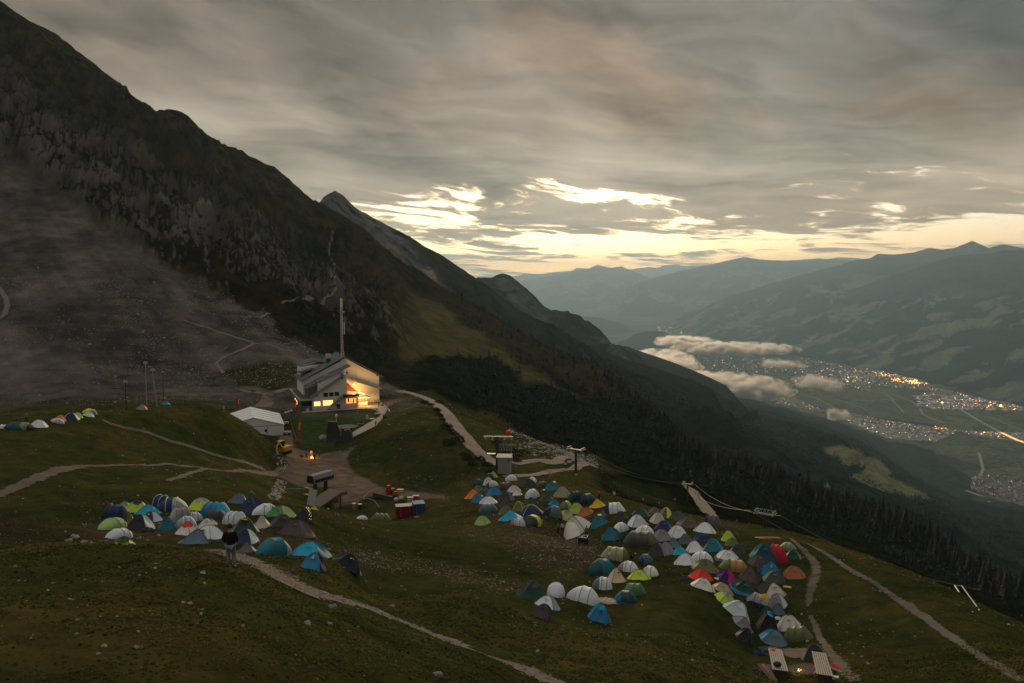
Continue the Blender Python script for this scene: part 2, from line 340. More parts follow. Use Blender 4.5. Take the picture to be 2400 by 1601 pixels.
# level pads: forecourt, lawn and hut terrace
pad = polymask(PX, PY, [(660, 1060), (690, 1012), (680, 985), (560, 985), (545, 960), (640, 930), (690, 940), (905, 935), (925, 955), (850, 1035), (830, 1070), (800, 1110), (700, 1110)], 10) * sstep(GY, 185, 196) * sstep(GY, 330, 300)
GZ2 = GZ2 * (1 - pad) + pad * (GZ * .35 - 44.4 * .65)
GZ = GZ2
NXg = np.gradient(GZ, axis=1) / np.maximum(np.gradient(GX, axis=1), .01)
NYg = np.gradient(GZ, axis=0) / np.gradient(GY, axis=0)
slope = np.sqrt(NXg ** 2 + NYg ** 2)
# base colours
def C(*a): return np.array(a)
n1 = fbm(GX, GY, 14, 5, .6); n2 = fbm(GX + 300, GY, 55, 4, .6); n3 = fbm(GX, GY + 80, 4, 4, .6)
grass = C(.038, .046, .015)[None, None] * (1 - sstep(n1, -.1, .35)[..., None]) + C(.064, .054, .019) * sstep(n1, -.1, .35)[..., None]
grass = grass * (1 - .6 * sstep(n2, .0, .4)[..., None]) + C(.022, .032, .011) * .6 * sstep(n2, .05, .45)[..., None]
colr = grass.copy()
def blend(c, m): 
    global colr
    m = m[..., None] if m.ndim == 2 else m; colr = colr * (1 - m) + np.asarray(c) * m
lawn = polymask(PX, PY, [(685, 972), (735, 962), (870, 955), (882, 965), (815, 1010), (770, 1050), (705, 1040), (684, 1005)], 3) * sstep(GY, 190, 200)
blend(C(.034, .054, .016), lawn)
stony = polymask(PX + 14 * n3, PY + 9 * n3, [(1080, 1235), (1250, 1235), (1400, 1265), (1400, 1330), (1330, 1350), (1270, 1330), (1180, 1280), (1090, 1260)], 20) * sstep(GY, 70, 80)
stony2 = polymask(PX + 14 * n3, PY + 9 * n3, [(740, 1275), (850, 1285), (1000, 1320), (1150, 1345), (1240, 1380), (1180, 1390), (1000, 1345), (850, 1330)], 16)
campdirt = polymask(PX + 10 * n3, PY + 8 * n3, [(200, 1215), (700, 1230), (760, 1262), (730, 1300), (560, 1275), (200, 1275)], 12) * sstep(GY, 48, 55) * sstep(GY, 100, 90)
for s_, w__ in ((stony, .5), (stony2, .28), (campdirt, .6)): blend(C(.070, .052, .034), s_ * w__)
gully = polymask(PX + 14 * n3, PY, [(-50, 1190), (60, 1200), (140, 1240), (250, 1265), (100, 1280), (-50, 1280)], 16) * sstep(GY, 48, 56)
blend(C(.035, .025, .017), gully * .8)
court = polymask(PX + 5 * n3, PY + 3 * n3, [(655, 1020), (685, 1010), (690, 1045), (745, 1062), (810, 1055), (830, 1040), (812, 1075), (830, 1110), (900, 1145), (1040, 1160), (1050, 1172), (960, 1170), (870, 1160), (830, 1180), (780, 1190), (800, 1160), (770, 1140), (700, 1140), (640, 1112), (680, 1095), (660, 1060)], 5) * sstep(GY, 140, 148)
blend(C(.150, .112, .082), court)
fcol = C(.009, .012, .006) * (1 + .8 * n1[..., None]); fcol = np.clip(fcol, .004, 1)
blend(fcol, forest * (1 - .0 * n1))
blend(C(.092, .080, .034), meadow); blend(C(.046, .048, .020), grassb * .9); blend(C(.032, .040, .016), track_g * .8)
scol = C(.120, .106, .094)[None, None] * (1 - sstep(n2, -.2, .3)[..., None]) + C(.078, .069, .062) * sstep(n2, -.2, .3)[..., None]
streak = fbm(.77 * GX + .64 * GY, (.64 * GX - .77 * GY) * .09, 15, 5, .62); scol = scol * (1 + .50 * streak[..., None])
lowdark = sstep(PY, 640, 800)[..., None]
scol = scol * (1 - .35 * sstep(fbm(GX, GY, 70, 4), -.1, .3)[..., None] * lowdark)
blend(np.clip(scol, .008, 1), scree)
blend(C(.040, .042, .018) * 1.0, scree * polymask(QX, QY, [(500, 880), (560, 855), (680, 850), (720, 880), (660, 925), (560, 905)], 14))
rcol = C(.088, .083, .077)[None, None] * np.clip(.8 + .5 * rk2[..., None] + .5 * (rk3[..., None] - .4), .2, 2.0)
gcol = C(.023, .021, .011)[None, None] * (1 + .9 * n1[..., None])
rockiness = np.clip(sstep(slope + .30 * rk2 + .25 * n3 + .6 * fbm(GX + GZ, GY + GZ, 90, 4, .6), 1.05, 1.28), 0, 1)[..., None]
hab = lineinterp(scree_l, QX) - QY; rockiness = rockiness * (.22 + .78 * sstep(hab, 250, 90))[..., None]; gcol = gcol * (1 + .5 * sstep(hab, 120, 260)[..., None])
blend(np.clip(gcol * (1 - rockiness) + rcol * rockiness, .006, 1), rocky)
blend(C(.056, .048, .022), slope3 * rocky * .7 * (1 - rockiness[..., 0]))
brown = polymask(QX, QY, [(960, 610), (1100, 700), (1250, 790), (1400, 850), (1500, 950), (1400, 930), (1250, 850), (1100, 770), (980, 690)], 14) * sstep(GY, 500, 600)
blend(C(.046, .037, .022), brown * .8)
mugo = (sstep(fbm(GX, GY, 30, 5, .6), .02, .18) * sstep(QX, 620, 760) * sstep(QX, 1050, 950) * sstep(GY, 360, 420))
blend(C(.012, .015, .008), mugo * .85 * (1 - .6 * meadow))
stone_a = np.clip(scree + .55 * stony + .5 * stony2 + .4 * campdirt + .22 * (1 - far) * (1 - lawn) * (1 - court) + .3 * gully, 0, 1)
stone_a = np.clip(stone_a + .35 * grassb, 0, 1) * (1 - .9 * forest)
colr = np.clip(colr, .004, 1)
V = np.stack([GX, GY, GZ], -1).reshape(-1, 3)
cf = colr.reshape(-1, 3)
def fmean(a): return (a[:-1, :-1] + a[1:, 1:]).ravel() / 2
yf = fmean(GY); scf = fmean(scree); rof = fmean(rocky); ff = fmean(np.maximum(forest, np.maximum(meadow, grassb)) * sstep(GY, 200, 260))
reg_scree = (scf > .5) & (yf > 225); reg_rock = (~reg_scree) & (rof > .5) & (yf > 300)
reg_for = (~reg_scree) & (~reg_rock) & ((yf > 330) | (ff > .5))
reg_mead = ~(reg_scree | reg_rock | reg_for)
forest_mask = np.clip(forest, 0, 1)
TM = terrain_mat('grass_ground', .85, .75, .35, .6, 1.0); TS = terrain_mat('scree', .3, 1.0, 1.6, .62, .9)
TR = terrain_mat('mountain_rock', .0, 1.0, 4.0, .62); TF = terrain_mat('wooded_slope', 0, .8, 3.0, .55)
def terr(nm, m, reg):
    o = gridmesh(nm, V, NU, NV, m, reg, cf)
    idx = np.arange(NU * NV).reshape(NV, NU)
    q = np.stack([idx[:-1, :-1], idx[:-1, 1:], idx[1:, 1:], idx[1:, :-1]], -1).reshape(-1, 4)[reg]; used = np.unique(q)
    a = o.data.attributes.new('Stone', 'FLOAT', 'POINT'); a.data.foreach_set('value', stone_a.ravel()[used].astype(np.float32))
    return o
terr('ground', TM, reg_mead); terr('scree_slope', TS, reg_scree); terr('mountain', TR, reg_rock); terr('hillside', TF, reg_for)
# surface lookup straight from the grid (same triangles-ish, bilinear)
step = 1
vi = V.reshape(NV, NU, 3)
bv = vi.reshape(-1, 3); idx = np.arange(NU * NV).reshape(NV, NU)
qq = np.stack([idx[:-1, :-1], idx[:-1, 1:], idx[1:, 1:], idx[1:, :-1]], -1).reshape(-1, 4)
BV = BVHTree.FromPolygons([tuple(p) for p in bv.tolist()], qq.tolist())
def gz(x, y):
    """ground height under x, y (vectorised)"""
    x = np.asarray(x, float); y = np.asarray(y, float); l = np.log(np.maximum(y, 9.01))
    fj = np.clip((l - L0) / (L1 - L0) * (NV - 1), 0, NV - 1.001); j = fj.astype(int); fb = fj - j
    px = 1200 + F * x / (y * ct)
    for _ in range(5):
        fi = np.clip((px - U0) / (U1 - U0) * (NU - 1), 0, NU - 1.001); i = fi.astype(int); fa = fi - i
        # a vertex column is fixed by its undisplaced height
        z0 = (EZ[j, i] * (1 - fa) + EZ[j, i + 1] * fa) * (1 - fb) + (EZ[j + 1, i] * (1 - fa) + EZ[j + 1, i + 1] * fa) * fb
        px = 1200 + F * x / (y * ct - z0 * st)
    return (GZ[j, i] * (1 - fa) + GZ[j, i + 1] * fa) * (1 - fb) + (GZ[j + 1, i] * (1 - fa) + GZ[j + 1, i + 1] * fa) * fb
EZ = E * GY
def G(x, y, dz=0.0): return Vector((x, y, float(gz(x, y)) + dz))
def hit(px, py, fallback=None):
    r = BV.ray_cast(Vector((0, 0, 0)), ray(px, py))
    return r[0] if r[0] is not None else (P3(px, py, fallback) if fallback else None)
# ------------------------------------------------------------------ far terrain
FLOOR = -1380.0
def floorY(py): return FLOOR / tan_el(py)
def z5(cx, cy): return (1400 + cx / 2.351, 740 + cy / 2.351)       # from an enlarged detail of the valley
def z4(cx, cy): return (1100 + cx / 1.808, 540 + cy / 1.808)
def far_mat(name, sc, field=False, tree=0.0):
    m = bpy.data.materials.new(name); m.use_nodes = True; t = NT(m.node_tree)
    b = t.n.new('ShaderNodeBsdfDiffuse'); oo = t.n.new('ShaderNodeOutputMaterial'); t.l.new(b.outputs[0], oo.inputs[0])
    Pp = t.tc('Object'); c = t.attr('Col'); n = t.noise(Pp, 1 / sc, 7, .62)
    c = t.vm('SCALE', c, scale=t.m('MAXIMUM', t.m('ADD', 1, t.m('MULTIPLY', t.m('SUBTRACT', n, .5), 2.6)), .2))
    if field:
        q = t.vm('MULTIPLY', Pp, (.0042, .0016, 0)); q2 = t.xyz(q)
        rot = t.comb(t.m('ADD', t.m('MULTIPLY', q2[0], .8), t.m('MULTIPLY', q2[1], .6)), t.m('SUBTRACT', t.m('MULTIPLY', q2[1], 1.2), t.m('MULTIPLY', q2[0], .5)), 0)
        v = t.n.new('ShaderNodeTexVoronoi'); v.distance = 'CHEBYCHEV'; v.inputs['Scale'].default_value = 1.5; t.put(v.inputs['Vector'], rot)
        h = t.xyz(v.outputs['Color'])[0]
        fcol = t.ramp(h, [(0, (.60, .72, .62)), (.3, (.95, .95, .8)), (.6, (1.25, 1.22, .95)), (1, (1.0, .78, .60))])
        ve = t.n.new('ShaderNodeTexVoronoi'); ve.distance = 'EUCLIDEAN'; ve.feature = 'DISTANCE_TO_EDGE'; ve.inputs['Scale'].default_value = 1.5; t.put(ve.inputs['Vector'], rot)
        edge = t.m('LESS_THAN', ve.outputs['Distance'], .022)
        fc = t.vm('MULTIPLY', c, fcol); fc = t.mix(t.m('MULTIPLY', edge, .6), fc, (.17, .155, .12, 1))
        c = t.mix(t.attr('Stone', 'Fac'), c, fc)
    t.put(b.inputs['Color'], c); b.inputs['Roughness'].default_value = 1
    bn = t.n.new('ShaderNodeBump'); bn.inputs['Strength'].default_value = .8; bn.inputs['Distance'].default_value = sc * .25
    t.put(bn.inputs['Height'], n); t.l.new(bn.outputs[0], b.inputs['Normal'])
    return m
FM1 = far_mat('forested_mountain', 30); FM2 = far_mat('valley_fields', 45, True); FM3 = far_mat('distant_range', 260)
MEADOW = [z5(*p) for p in [(1235,722),(1330,712),(1440,745),(1460,770),(1560,800),(1625,862),(1600,885),(1700,930),(1760,960),(1850,1010),(1840,1020),(1700,1000),(1560,960),(1480,925),(1390,885),(1460,860),(1480,835),(1420,822),(1372,835),(1330,790),(1260,765)]]
CLEAR = [[z5(*p) for p in q] for q in ([(730,535),(770,530),(820,560),(865,588),(840,590),(790,575)], [(700,480),(780,482),(780,495),(710,497)], [(1220,930),(1270,920),(1290,950),(1240,960)], [(2060,220),(2150,220),(2200,260),(2120,270),(2040,245)])]
# lower wooded side of the valley
M3 = """1400 960 1400;1400 880 3000;1400 870 7000;1600 1060 1300;1600 962 2500;1600 932 4500;1600 914 7500;1600 905 9900;1800 1200 1150;1800 1052 2200;1800 1002 4000;1800 962 7000;1800 950 8600
2000 1290 1050;2000 1122 2000;2000 1062 3800;2000 1026 6000;2000 1008 7150;2200 1380 900;2200 1243 1700;2200 1200 2900;2200 1180 4300;2200 1165 4990;2400 1500 760;2400 1352 1500;2400 1270 2700;2400 1225 3900;2400 1200 4650;2600 1600 700;2600 1430 1500;2600 1300 2700;2600 1240 4300
1200 860 1500;1200 850 4000;1200 845 9000;1000 840 1500;1000 840 4000;1700 935 9300;1900 975 7900"""
m3 = np.array([[float(k) for k in p.split()] for ln in M3.split('\n') for p in ln.split(';')])
e3 = []
for px_, yb in ((1200, 13000), (1400, 12000), (1600, 9900), (1800, 8600), (2000, 7150), (2200, 4990), (2400, 4650), (2600, 4500)):
    for k in (1.25, 1.7): e3.append((px_, yb * k, (-1380 - 260 * (k - 1)) / (yb * k)))
for px_, Yn, py_ in ((1200, 1000, 960), (1400, 1000, 980), (1600, 850, 1160), (1800, 850, 1280), (2000, 800, 1400), (2200, 700, 1480), (2400, 600, 1600), (2600, 560, 1700)): e3.append((px_, Yn, tan_el(py_)))
tx = np.concatenate([m3[:, 0], [a[0] for a in e3]]) / 100; ty = np.log(np.concatenate([m3[:, 1 + 1], [a[1] for a in e3]])) * 6
tv = np.concatenate([[tan_el(p) for p in m3[:, 1]], [a[2] for a in e3]]); N_ = len(tx)
K_ = _phi((tx[:, None] - tx) ** 2 + (ty[:, None] - ty) ** 2) + np.eye(N_) * .02; Pm = np.stack([np.ones(N_), tx, ty], 1)
sol = np.linalg.solve(np.block([[K_, Pm], [Pm.T, np.zeros((3, 3))]]), np.concatenate([tv, np.zeros(3)]))
B_ = 6.0
nu, nv = 420, 420
gu, gl = np.meshgrid(np.linspace(1300, 2620, nu), np.linspace(math.log(620), math.log(13000), nv)); gy = np.exp(gl)
ez = tps(gu, gy); gzz = ez * gy; gx = (gu - 1200) / F * (gy * ct - gzz * st)
rr = ridged(gx * .9 + gy * .35, gy * .35 - gx * .5, 900, 6, .55) - .5
fade3 = sstep(gzz, -1370, -1150)
gzz = gzz + rr * 55 * fade3 * sstep(gy, 700, 1500) + fbm(gx, gy, 120, 4) * 16 * fade3
px3, py3 = proj(gx, gy, gzz)
def landcol(px, py, x, y, forest0):
    n = fbm(x, y, 260, 5, .6); n4 = fbm(x, y, 60, 4, .6)
    c = np.array([.013, .024, .017])[None, None] * (1 + .9 * n4[..., None] + .4 * n[..., None])
    fieldm = (1 - forest0)
    fc = np.array([.098, .104, .055])[None, None] * np.ones(n.shape)[..., None]
    c = c * (1 - fieldm[..., None]) + fc * fieldm[..., None]
    wp, wq = px + 5 * n, py + 3 * n4
    mm = polymask(wp, wq, MEADOW, 2)
    for q in CLEAR: mm = np.maximum(mm, polymask(wp, wq, q, 1.5) * .8)
    c = c * (1 - mm[..., None]) + np.array([.150, .150, .075]) * mm[..., None]
    return np.clip(c, .002, 1), np.clip(fieldm - mm, 0, 1)
c3, f3 = landcol(px3, py3, gx, gy, np.ones(gx.shape))
rkm = (sstep(fbm(gx, gy, 90, 4), .3, .42) * polymask(px3, py3, [z5(*p) for p in [(300,540),(420,560),(540,680),(500,700),(420,640),(300,580)]], 8))[..., None]
c3 = c3 * (1 - rkm) + np.array([.11, .10, .08]) * rkm
o3 = gridmesh('valley_slope', np.stack([gx, gy, gzz], -1).reshape(-1, 3), nu, nv, FM1, None, c3.reshape(-1, 3))
# valley floor
nu, nv = 560, 620
gu, gl = np.meshgrid(np.linspace(1150, 2700, nu), np.linspace(math.log(3800), math.log(64000), nv)); gy = np.exp(gl)
gx = (gu - 1200) / F * (gy * ct - FLOOR * st)
gzz = FLOOR + fbm(gx, gy, 900, 4) * 9
hum = sstep(gu, 2000, 2200) * sstep(gy, 6600, 5200)
gzz += hum * (fbm(gx, gy, 700, 4) * 45)
pxf, pyf = proj(gx, gy, gzz)
n = fbm(gx, gy, 700, 5, .6)
fo = sstep(n, .12, .2) * .75
fo = np.maximum(fo, polymask(pxf + 6 * n, pyf + 4 * n, [z5(*p) for p in [(1150,640),(1480,640),(1500,690),(1700,700),(1850,740),(1900,800),(2050,880),(2100,960),(2080,1060),(1900,1030),(1700,940),(1600,890),(1500,790),(1440,750),(1250,712),(1000,800)]], 3))
fo = np.maximum(fo, polymask(pxf, pyf, [z5(*p) for p in [(2080,1020),(2360,1030),(2700,1060),(2700,1300),(2000,1300),(1900,1040)]], 4))
fo *= 1 - .85 * polymask(pxf, pyf, [z5(*p) for p in [(1050,400),(1500,420),(1750,440),(1950,510),(2400,520),(2700,560),(2700,700),(2351,640),(1900,600),(1500,560),(1270,540),(1050,470)]], 3)
fo *= 1 - .7 * polymask(pxf, pyf, [z5(*p) for p in [(1850,640),(2400,700),(2700,760),(2700,1000),(2360,880),(2100,820),(1900,760)]], 3)
cfl, ffl = landcol(pxf, pyf, gx, gy, np.clip(fo, 0, 1))
TOWN = [[(330,60),(560,62),(700,75),(690,110),(520,105),(340,100)], [(400,205),(800,225),(1080,235),(1300,240),(1560,310),(1500,420),(1300,400),(1000,400),(1100,330),(850,320),(480,290)],
        [(1330,300),(1560,305),(1760,345),(1870,400),(2150,460),(2400,500),(2400,530),(2100,520),(1880,520),(1760,500),(1760,440),(1850,420),(1650,400),(1450,380),(1330,360)],
        [(960,455),(1100,455),(1190,500),(1275,535),(1180,525),(1050,500),(960,480)], [(1290,560),(1400,540),(1560,575),(1800,610),(1930,625),(2000,640),(1860,700),(1760,690),(1600,680),(1500,640),(1380,590)],
        [(2000,640),(2200,640),(2400,650),(2400,720),(2260,690),(2050,660)], [(2070,900),(2160,880),(2360,885),(2380,1040),(2260,1020),(2180,990),(2060,960)], [(480,20),(700,40),(640,62),(480,50)]]
TOWN = [[z5(*p) for p in q] for q in TOWN]
tm = np.zeros(gx.shape)
for q in TOWN: tm = np.maximum(tm, polymask(pxf, pyf, q, 3))
tm = tm[..., None]; cfl = cfl * (1 - tm * .85) + np.array([.05, .05, .04]) * tm * .85
ffl = ffl * (1 - tm[..., 0])
of = gridmesh('valley_ground', np.stack([gx, gy, gzz], -1).reshape(-1, 3), nu, nv, FM2, None, cfl.reshape(-1, 3))
a = of.data.attributes.new('Stone', 'FLOAT', 'POINT'); a.data.foreach_set('value', ffl.ravel().astype(np.float32))
# roads and river on the valley floor
def ribbon(name, pts, width, m, dz, ground=None, n=120, rag=0.0, kind='structure', label=None, tight=False):
    """flat strip along 3D points; ground(x,y) gives the height"""
    P = np.array(pts, float); seg = np.r_[0, np.cumsum(np.linalg.norm(np.diff(P[:, :2], axis=0), axis=1))]
    s = np.linspace(0, seg[-1], n); k = P[:, :2]
    xs, ys = np.interp(s, seg, P[:, 0]), np.interp(s, seg, P[:, 1])
    for _ in range(max(2, n // 20)): xs[1:-1] = (xs[:-2] + xs[2:] + 2 * xs[1:-1]) / 4; ys[1:-1] = (ys[:-2] + ys[2:] + 2 * ys[1:-1]) / 4
    tx_, ty_ = np.gradient(xs), np.gradient(ys); L = np.hypot(tx_, ty_) + 1e-9; nx, ny = -ty_ / L, tx_ / L
    wd = np.interp(s, seg, width) if np.ndim(width) else np.full(n, float(width))
    M = 7; off = np.linspace(-.5, .5, M)
    wl = wd * (1 + rag * np.random.RandomState(3).uniform(-1, 1, n)); wr = wd * (1 + rag * np.random.RandomState(4).uniform(-1, 1, n))
    X = np.stack([xs + nx * o_ * (wl if o_ < 0 else wr) for o_ in off], 1); Yy = np.stack([ys + ny * o_ * (wl if o_ < 0 else wr) for o_ in off], 1)
    Z = (ground(X, Yy) if ground else np.interp(s, seg, P[:, 2])[:, None] + 0 * X) + dz
    v = np.stack([X, Yy, Z], -1).reshape(-1, 3); ix = np.arange(n * M).reshape(n, M)
    q = np.stack([ix[:-1, :-1], ix[1:, :-1], ix[1:, 1:], ix[:-1, 1:]], -1).reshape(-1, 4)
    if True:
        aa, bb, cc_ = v[q[0, 0]], v[q[0, 1]], v[q[0, 2]]
        if np.cross(bb - aa, cc_ - aa)[2] < 0: q = q[:, ::-1]
    return obj_from(name, rawmesh(name, v, q, m), kind=kind, label=label)
def fpt(cx, cy): px, py = z5(cx, cy); return P3(px, py, floorY(py))
m_road = mat('pale_road', (.22, .20, .16), .9, .2, .02); m_river = mat('river_water', (.03, .05, .05), .15, spec=.6)
m_lit = mat('lit_road', (.2, .17, .1), .9, emit=(1, .62, .2), es=.8)
for w_, pts in ((38, [(1985,512),(2080,570),(2170,620),(2260,665),(2320,690)]), (20, [(1100,430),(1200,455),(1310,515)]), (18, [(1530,425),(1640,440),(1730,475),(1770,505)]), (22, [(1780,515),(1790,545),(1850,575),(1915,598)]), (16, [(1320,465),(1480,520)]), (16, [(1440,470),(1530,470),(1700,460)]), (20, [(2100,760),(2110,790),(2125,850),(2110,890)]), (24, [(2030,970),(2110,1000),(2160,1035)]), (14, [(1200,500),(1400,530)]), (14, [(1600,440),(1690,540)]), (14, [(2150,560),(2351,640)])):
    ribbon('road', [fpt(*p) for p in pts], w_, m_road, 9, n=50)
ribbon('river', [fpt(*p) for p in [(1180,205),(1290,222),(1400,245),(1480,285),(1560,300),(1700,330),(1870,362),(1960,395),(2050,430),(2200,470),(2400,500)]], 70, m_river, 8, n=80)
ribbon('lit_highway', [fpt(*p) for p in [(2225,650),(2262,668),(2320,695),(2400,720)]], 38, m_lit, 11, n=30)

def ridge(name, crest, foot, m, colr_, amp, sc, nu=300, nv=70, back=.35, cur=1.0, rocky=None, seed=0, fields=0):
    """mountain: crest and foot are lists of (px, py, Y); front face between them, back face falling away"""
    cr = np.array(crest, float); ft = np.array(foot, float)
    us = np.linspace(cr[0, 0], cr[-1, 0], nu)
    cz = np.interp(us, cr[:, 0], cr[:, 1]); cY = np.interp(us, cr[:, 0], cr[:, 2])
    cz = cz + (1.6 if sc < 300 else .8) * (perlin(us / 11 + seed, us * 0 + .5) + .6 * perlin(us / 4.3 + seed, us * 0 + 3.5))
    C0 = np.array([P3(a, b, c) for a, b, c in zip(us, cz, cY)])
    t_ = np.linspace(0, 1, nu); fs = np.linspace(ft[0, 0], ft[-1, 0], nu)
    F0 = np.array([P3(a, b, c) for a, b, c in zip(fs, np.interp(fs, ft[:, 0], ft[:, 1]), np.interp(fs, ft[:, 0], ft[:, 2]))])
    rows = []
    bk = []
    for t in np.linspace(1, 0, 14)[:-1]:
        Bp = C0.copy(); Bp[:, 1] += t * (C0[:, 1] * back); Bp[:, 0] += t * C0[:, 0] * back * .6; Bp[:, 2] -= t ** 1.0 * (C0[:, 2] - F0[:, 2]) * 1.0; bk.append(Bp)
    for t in np.linspace(0, 1, nv):
        q = C0 * (1 - t) + F0 * t; q[:, 2] = C0[:, 2] + (F0[:, 2] - C0[:, 2]) * (t ** cur); rows.append(q)
    Vv = np.array(bk + rows); T = np.r_[np.zeros(13), np.linspace(0, 1, nv)][:, None] * np.ones(nu)
    isb = np.r_[np.linspace(1, 0, 14)[:-1], np.zeros(nv)][:, None] * np.ones(nu)
    X, Y_, Z = Vv[..., 0], Vv[..., 1], Vv[..., 2]
    nz = ridged(X + seed * 99, Y_ * .55 + Z * .8, sc, 6, .55) - .5
    env = np.sin(np.clip(T, 0, 1) * np.pi * .95 + .02) * (1 - isb)
    Z = Z + nz * amp * env * (1 - .25 * T)
    px_, py_ = proj(X, Y_, Z)
    n4 = fbm(X, Y_ + Z, sc * .25, 5, .6); c = np.array(colr_)[None, None] * (1 + .9 * n4[..., None]) * .8
    if rocky:
        for poly, rc, sf in rocky:
            mk = polymask(px_ + 8 * n4, py_ + 6 * n4, poly, sf)[..., None] * np.clip(.75 + 1.2 * n4[..., None], 0, 1)
            c = c * (1 - mk) + np.array(rc) * mk
    if fields:
        fn = fbm(X, Y_, fields, 5, .6); mk = (sstep(fn, .10, .15) * sstep(T, .30, .42) * .9)[..., None]
        c = c * (1 - mk) + np.array([.135, .142, .075]) * mk
    c = np.clip(c, .002, 1)
    return gridmesh(name, np.stack([X, Y_, Z], -1).reshape(-1, 3), nu, nv + 13, m, None, c.reshape(-1, 3))
def withY(pts, ya, yb):
    n = len(pts) - 1; return [(p[0], p[1], ya + (yb - ya) * i / n) for i, p in enumerate(pts)]
ROCK = (.16, .155, .15); BRN = (.05, .042, .028)
m1c = [(700,500),(746,478),(757,469),(771,455),(785,447),(798,454),(811,465),(822,478),(832,488),(853,499),(891,520),(930,540),(960,555),(995,578),(1033,597),(1067,620),(1098,641),(1117,654),(1151,675),(1174,696),(1209,721),(1255,746),(1293,763),(1331,783),(1366,802),(1385,821),(1404,832),(1446,855),(1500,886),(1579,922),(1650,962),(1720,1000)]
m1crest = [(p[0], p[1], 1700 + 500 * min(1, (p[0] - 700) / 450) - 600 * max(0, (p[0] - 1380) / 340)) for p in m1c]
ridge('rocky_peak_ridge', m1crest, [(600, 760, 1250), (900, 800, 1300), (1200, 930, 1350), (1500, 1040, 1300), (1750, 1110, 1200)], terrain_mat('peak_rock', 0, 1.0, 9.0, .5), (.020, .024, .014), 42, 190, 420, 120,
      rocky=[([(700,440),(785,430),(850,480),(930,530),(1000,600),(1060,680),(1130,760),(1100,760),(1000,690),(900,640),(820,600),(700,520)], ROCK, 10),
             ([(930,530),(1033,590),(1117,648),(1200,715),(1280,780),(1250,800),(1150,740),(1050,680),(1000,620)], BRN, 8), ([(1110,725),(1140,745),(1150,760),(1130,755)], (.3, .26, .23), 3), ([(1000,620),(1030,650),(1020,660),(990,640)], (.28, .24, .2), 3)], seed=1)
m2c = [(1090,668),(1119,652),(1153,652),(1163,645),(1178,641),(1194,645),(1209,656),(1236,679),(1255,696),(1274,718),(1293,728),(1327,731),(1350,740),(1373,760),(1408,779),(1427,798),(1446,817),(1469,832),(1500,851),(1535,872),(1570,895),(1610,912),(1680,940),(1760,970)]
ridge('wooded_dome_ridge', [(p[0], p[1], 3700 if p[0] < 1500 else 3700 - 4 * (p[0] - 1500)) for p in m2c], [(1050, 860, 2600), (1300, 900, 2600), (1550, 990, 2400), (1800, 1060, 2200)], FM1, (.024, .032, .022), 80, 420, 420, 110,
      rocky=[([(1160,650),(1200,650),(1250,700),(1290,750),(1270,770),(1220,730),(1180,690)], (.085, .082, .072), 7), ([(1400,790),(1440,800),(1480,850),(1450,860)], (.08, .078, .065), 6)], seed=2)
def yb(pts): return pts
ra = [(1560,768),(1592,756),(1653,722),(1708,695),(1791,670),(1874,645),(1930,631),(1963,623),(2007,609),(2040,605),(2057,595),(2096,597),(2140,592),(2178,581),(2206,585),(2239,581),(2278,565),(2295,572),(2317,581),(2350,573),(2400,581),(2500,575),(2700,590)]
ridge('far_ridge_with_summit', withY(ra, 25500, 20500), [(1550, 772, floorY(772)), (1700, 800, floorY(800)), (1850, 830, floorY(830)), (2000, 850, floorY(850)), (2800, 900, floorY(900))], FM3, (.020, .030, .024), 260, 2600, 420, 110, seed=3, fields=900)
rb = [(1720,785),(1741,775),(1780,760),(1819,745),(1860,730),(1902,717),(1952,692),(2040,664),(2112,640),(2178,617),(2245,598),(2317,595),(2350,587),(2400,587),(2500,580),(2700,575)]
ridge('forested_mountain_across_the_valley', withY(rb, 20800, 15200), [(1700, 790, floorY(790)), (1800, 822, floorY(822)), (1900, 842, floorY(842)), (2100, 880, floorY(880)), (2250, 915, floorY(915)), (2400, 955, floorY(955)), (2700, 1010, floorY(1010))], FM3, (.015, .026, .021), 190, 1900, 480, 150, cur=.85, seed=4, fields=800,
      rocky=[([(2150,740),(2206,706),(2289,685),(2420,676),(2700,670),(2700,760),(2400,775),(2250,765)], (.012, .021, .019), 6)])
rd = [(1480,672),(1526,653),(1598,634),(1653,623),(1703,612),(1744,602),(1780,609),(1838,611),(1902,609),(1952,607),(2000,611),(2100,612)]
ridge('hazy_middle_range', withY(rd, 37000, 34000), [(1440, 745, floorY(742)), (1600, 748, floorY(745)), (2150, 760, floorY(755))], FM3, (.022, .032, .026), 380, 3800, 320, 70, seed=5, fields=1500)
re_ = [(1150,672),(1180,668),(1216,659),(1283,648),(1338,637),(1377,631),(1399,621),(1432,628),(1457,624),(1487,638),(1526,653),(1580,668),(1640,690)]
ridge('hazy_twin_peak_range', withY(re_, 47000, 45000), [(1120, 726, floorY(724)), (1400, 730, floorY(728)), (1700, 736, floorY(733))], FM3, (.022, .032, .026), 420, 4800, 300, 70, seed=6, fields=2000)
rf = [(1000,660),(1128,651),(1205,648),(1233,641),(1266,643),(1294,638),(1338,635),(1354,628),(1377,630),(1420,636),(1482,631),(1520,626),(1540,628),(1560,622),(1587,620),(1600,624),(1625,623),(1681,620),(1780,618),(1850,612),(1919,605),(1940,608),(1960,604),(1996,604),(2030,608),(2100,602),(2400,600)]
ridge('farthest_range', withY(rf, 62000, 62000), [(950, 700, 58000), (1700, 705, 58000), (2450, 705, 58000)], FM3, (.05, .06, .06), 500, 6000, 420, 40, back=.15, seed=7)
h1 = [(1425,826),(1455,808),(1489,783),(1511,777),(1540,776),(1570,783),(1604,793),(1630,803)]
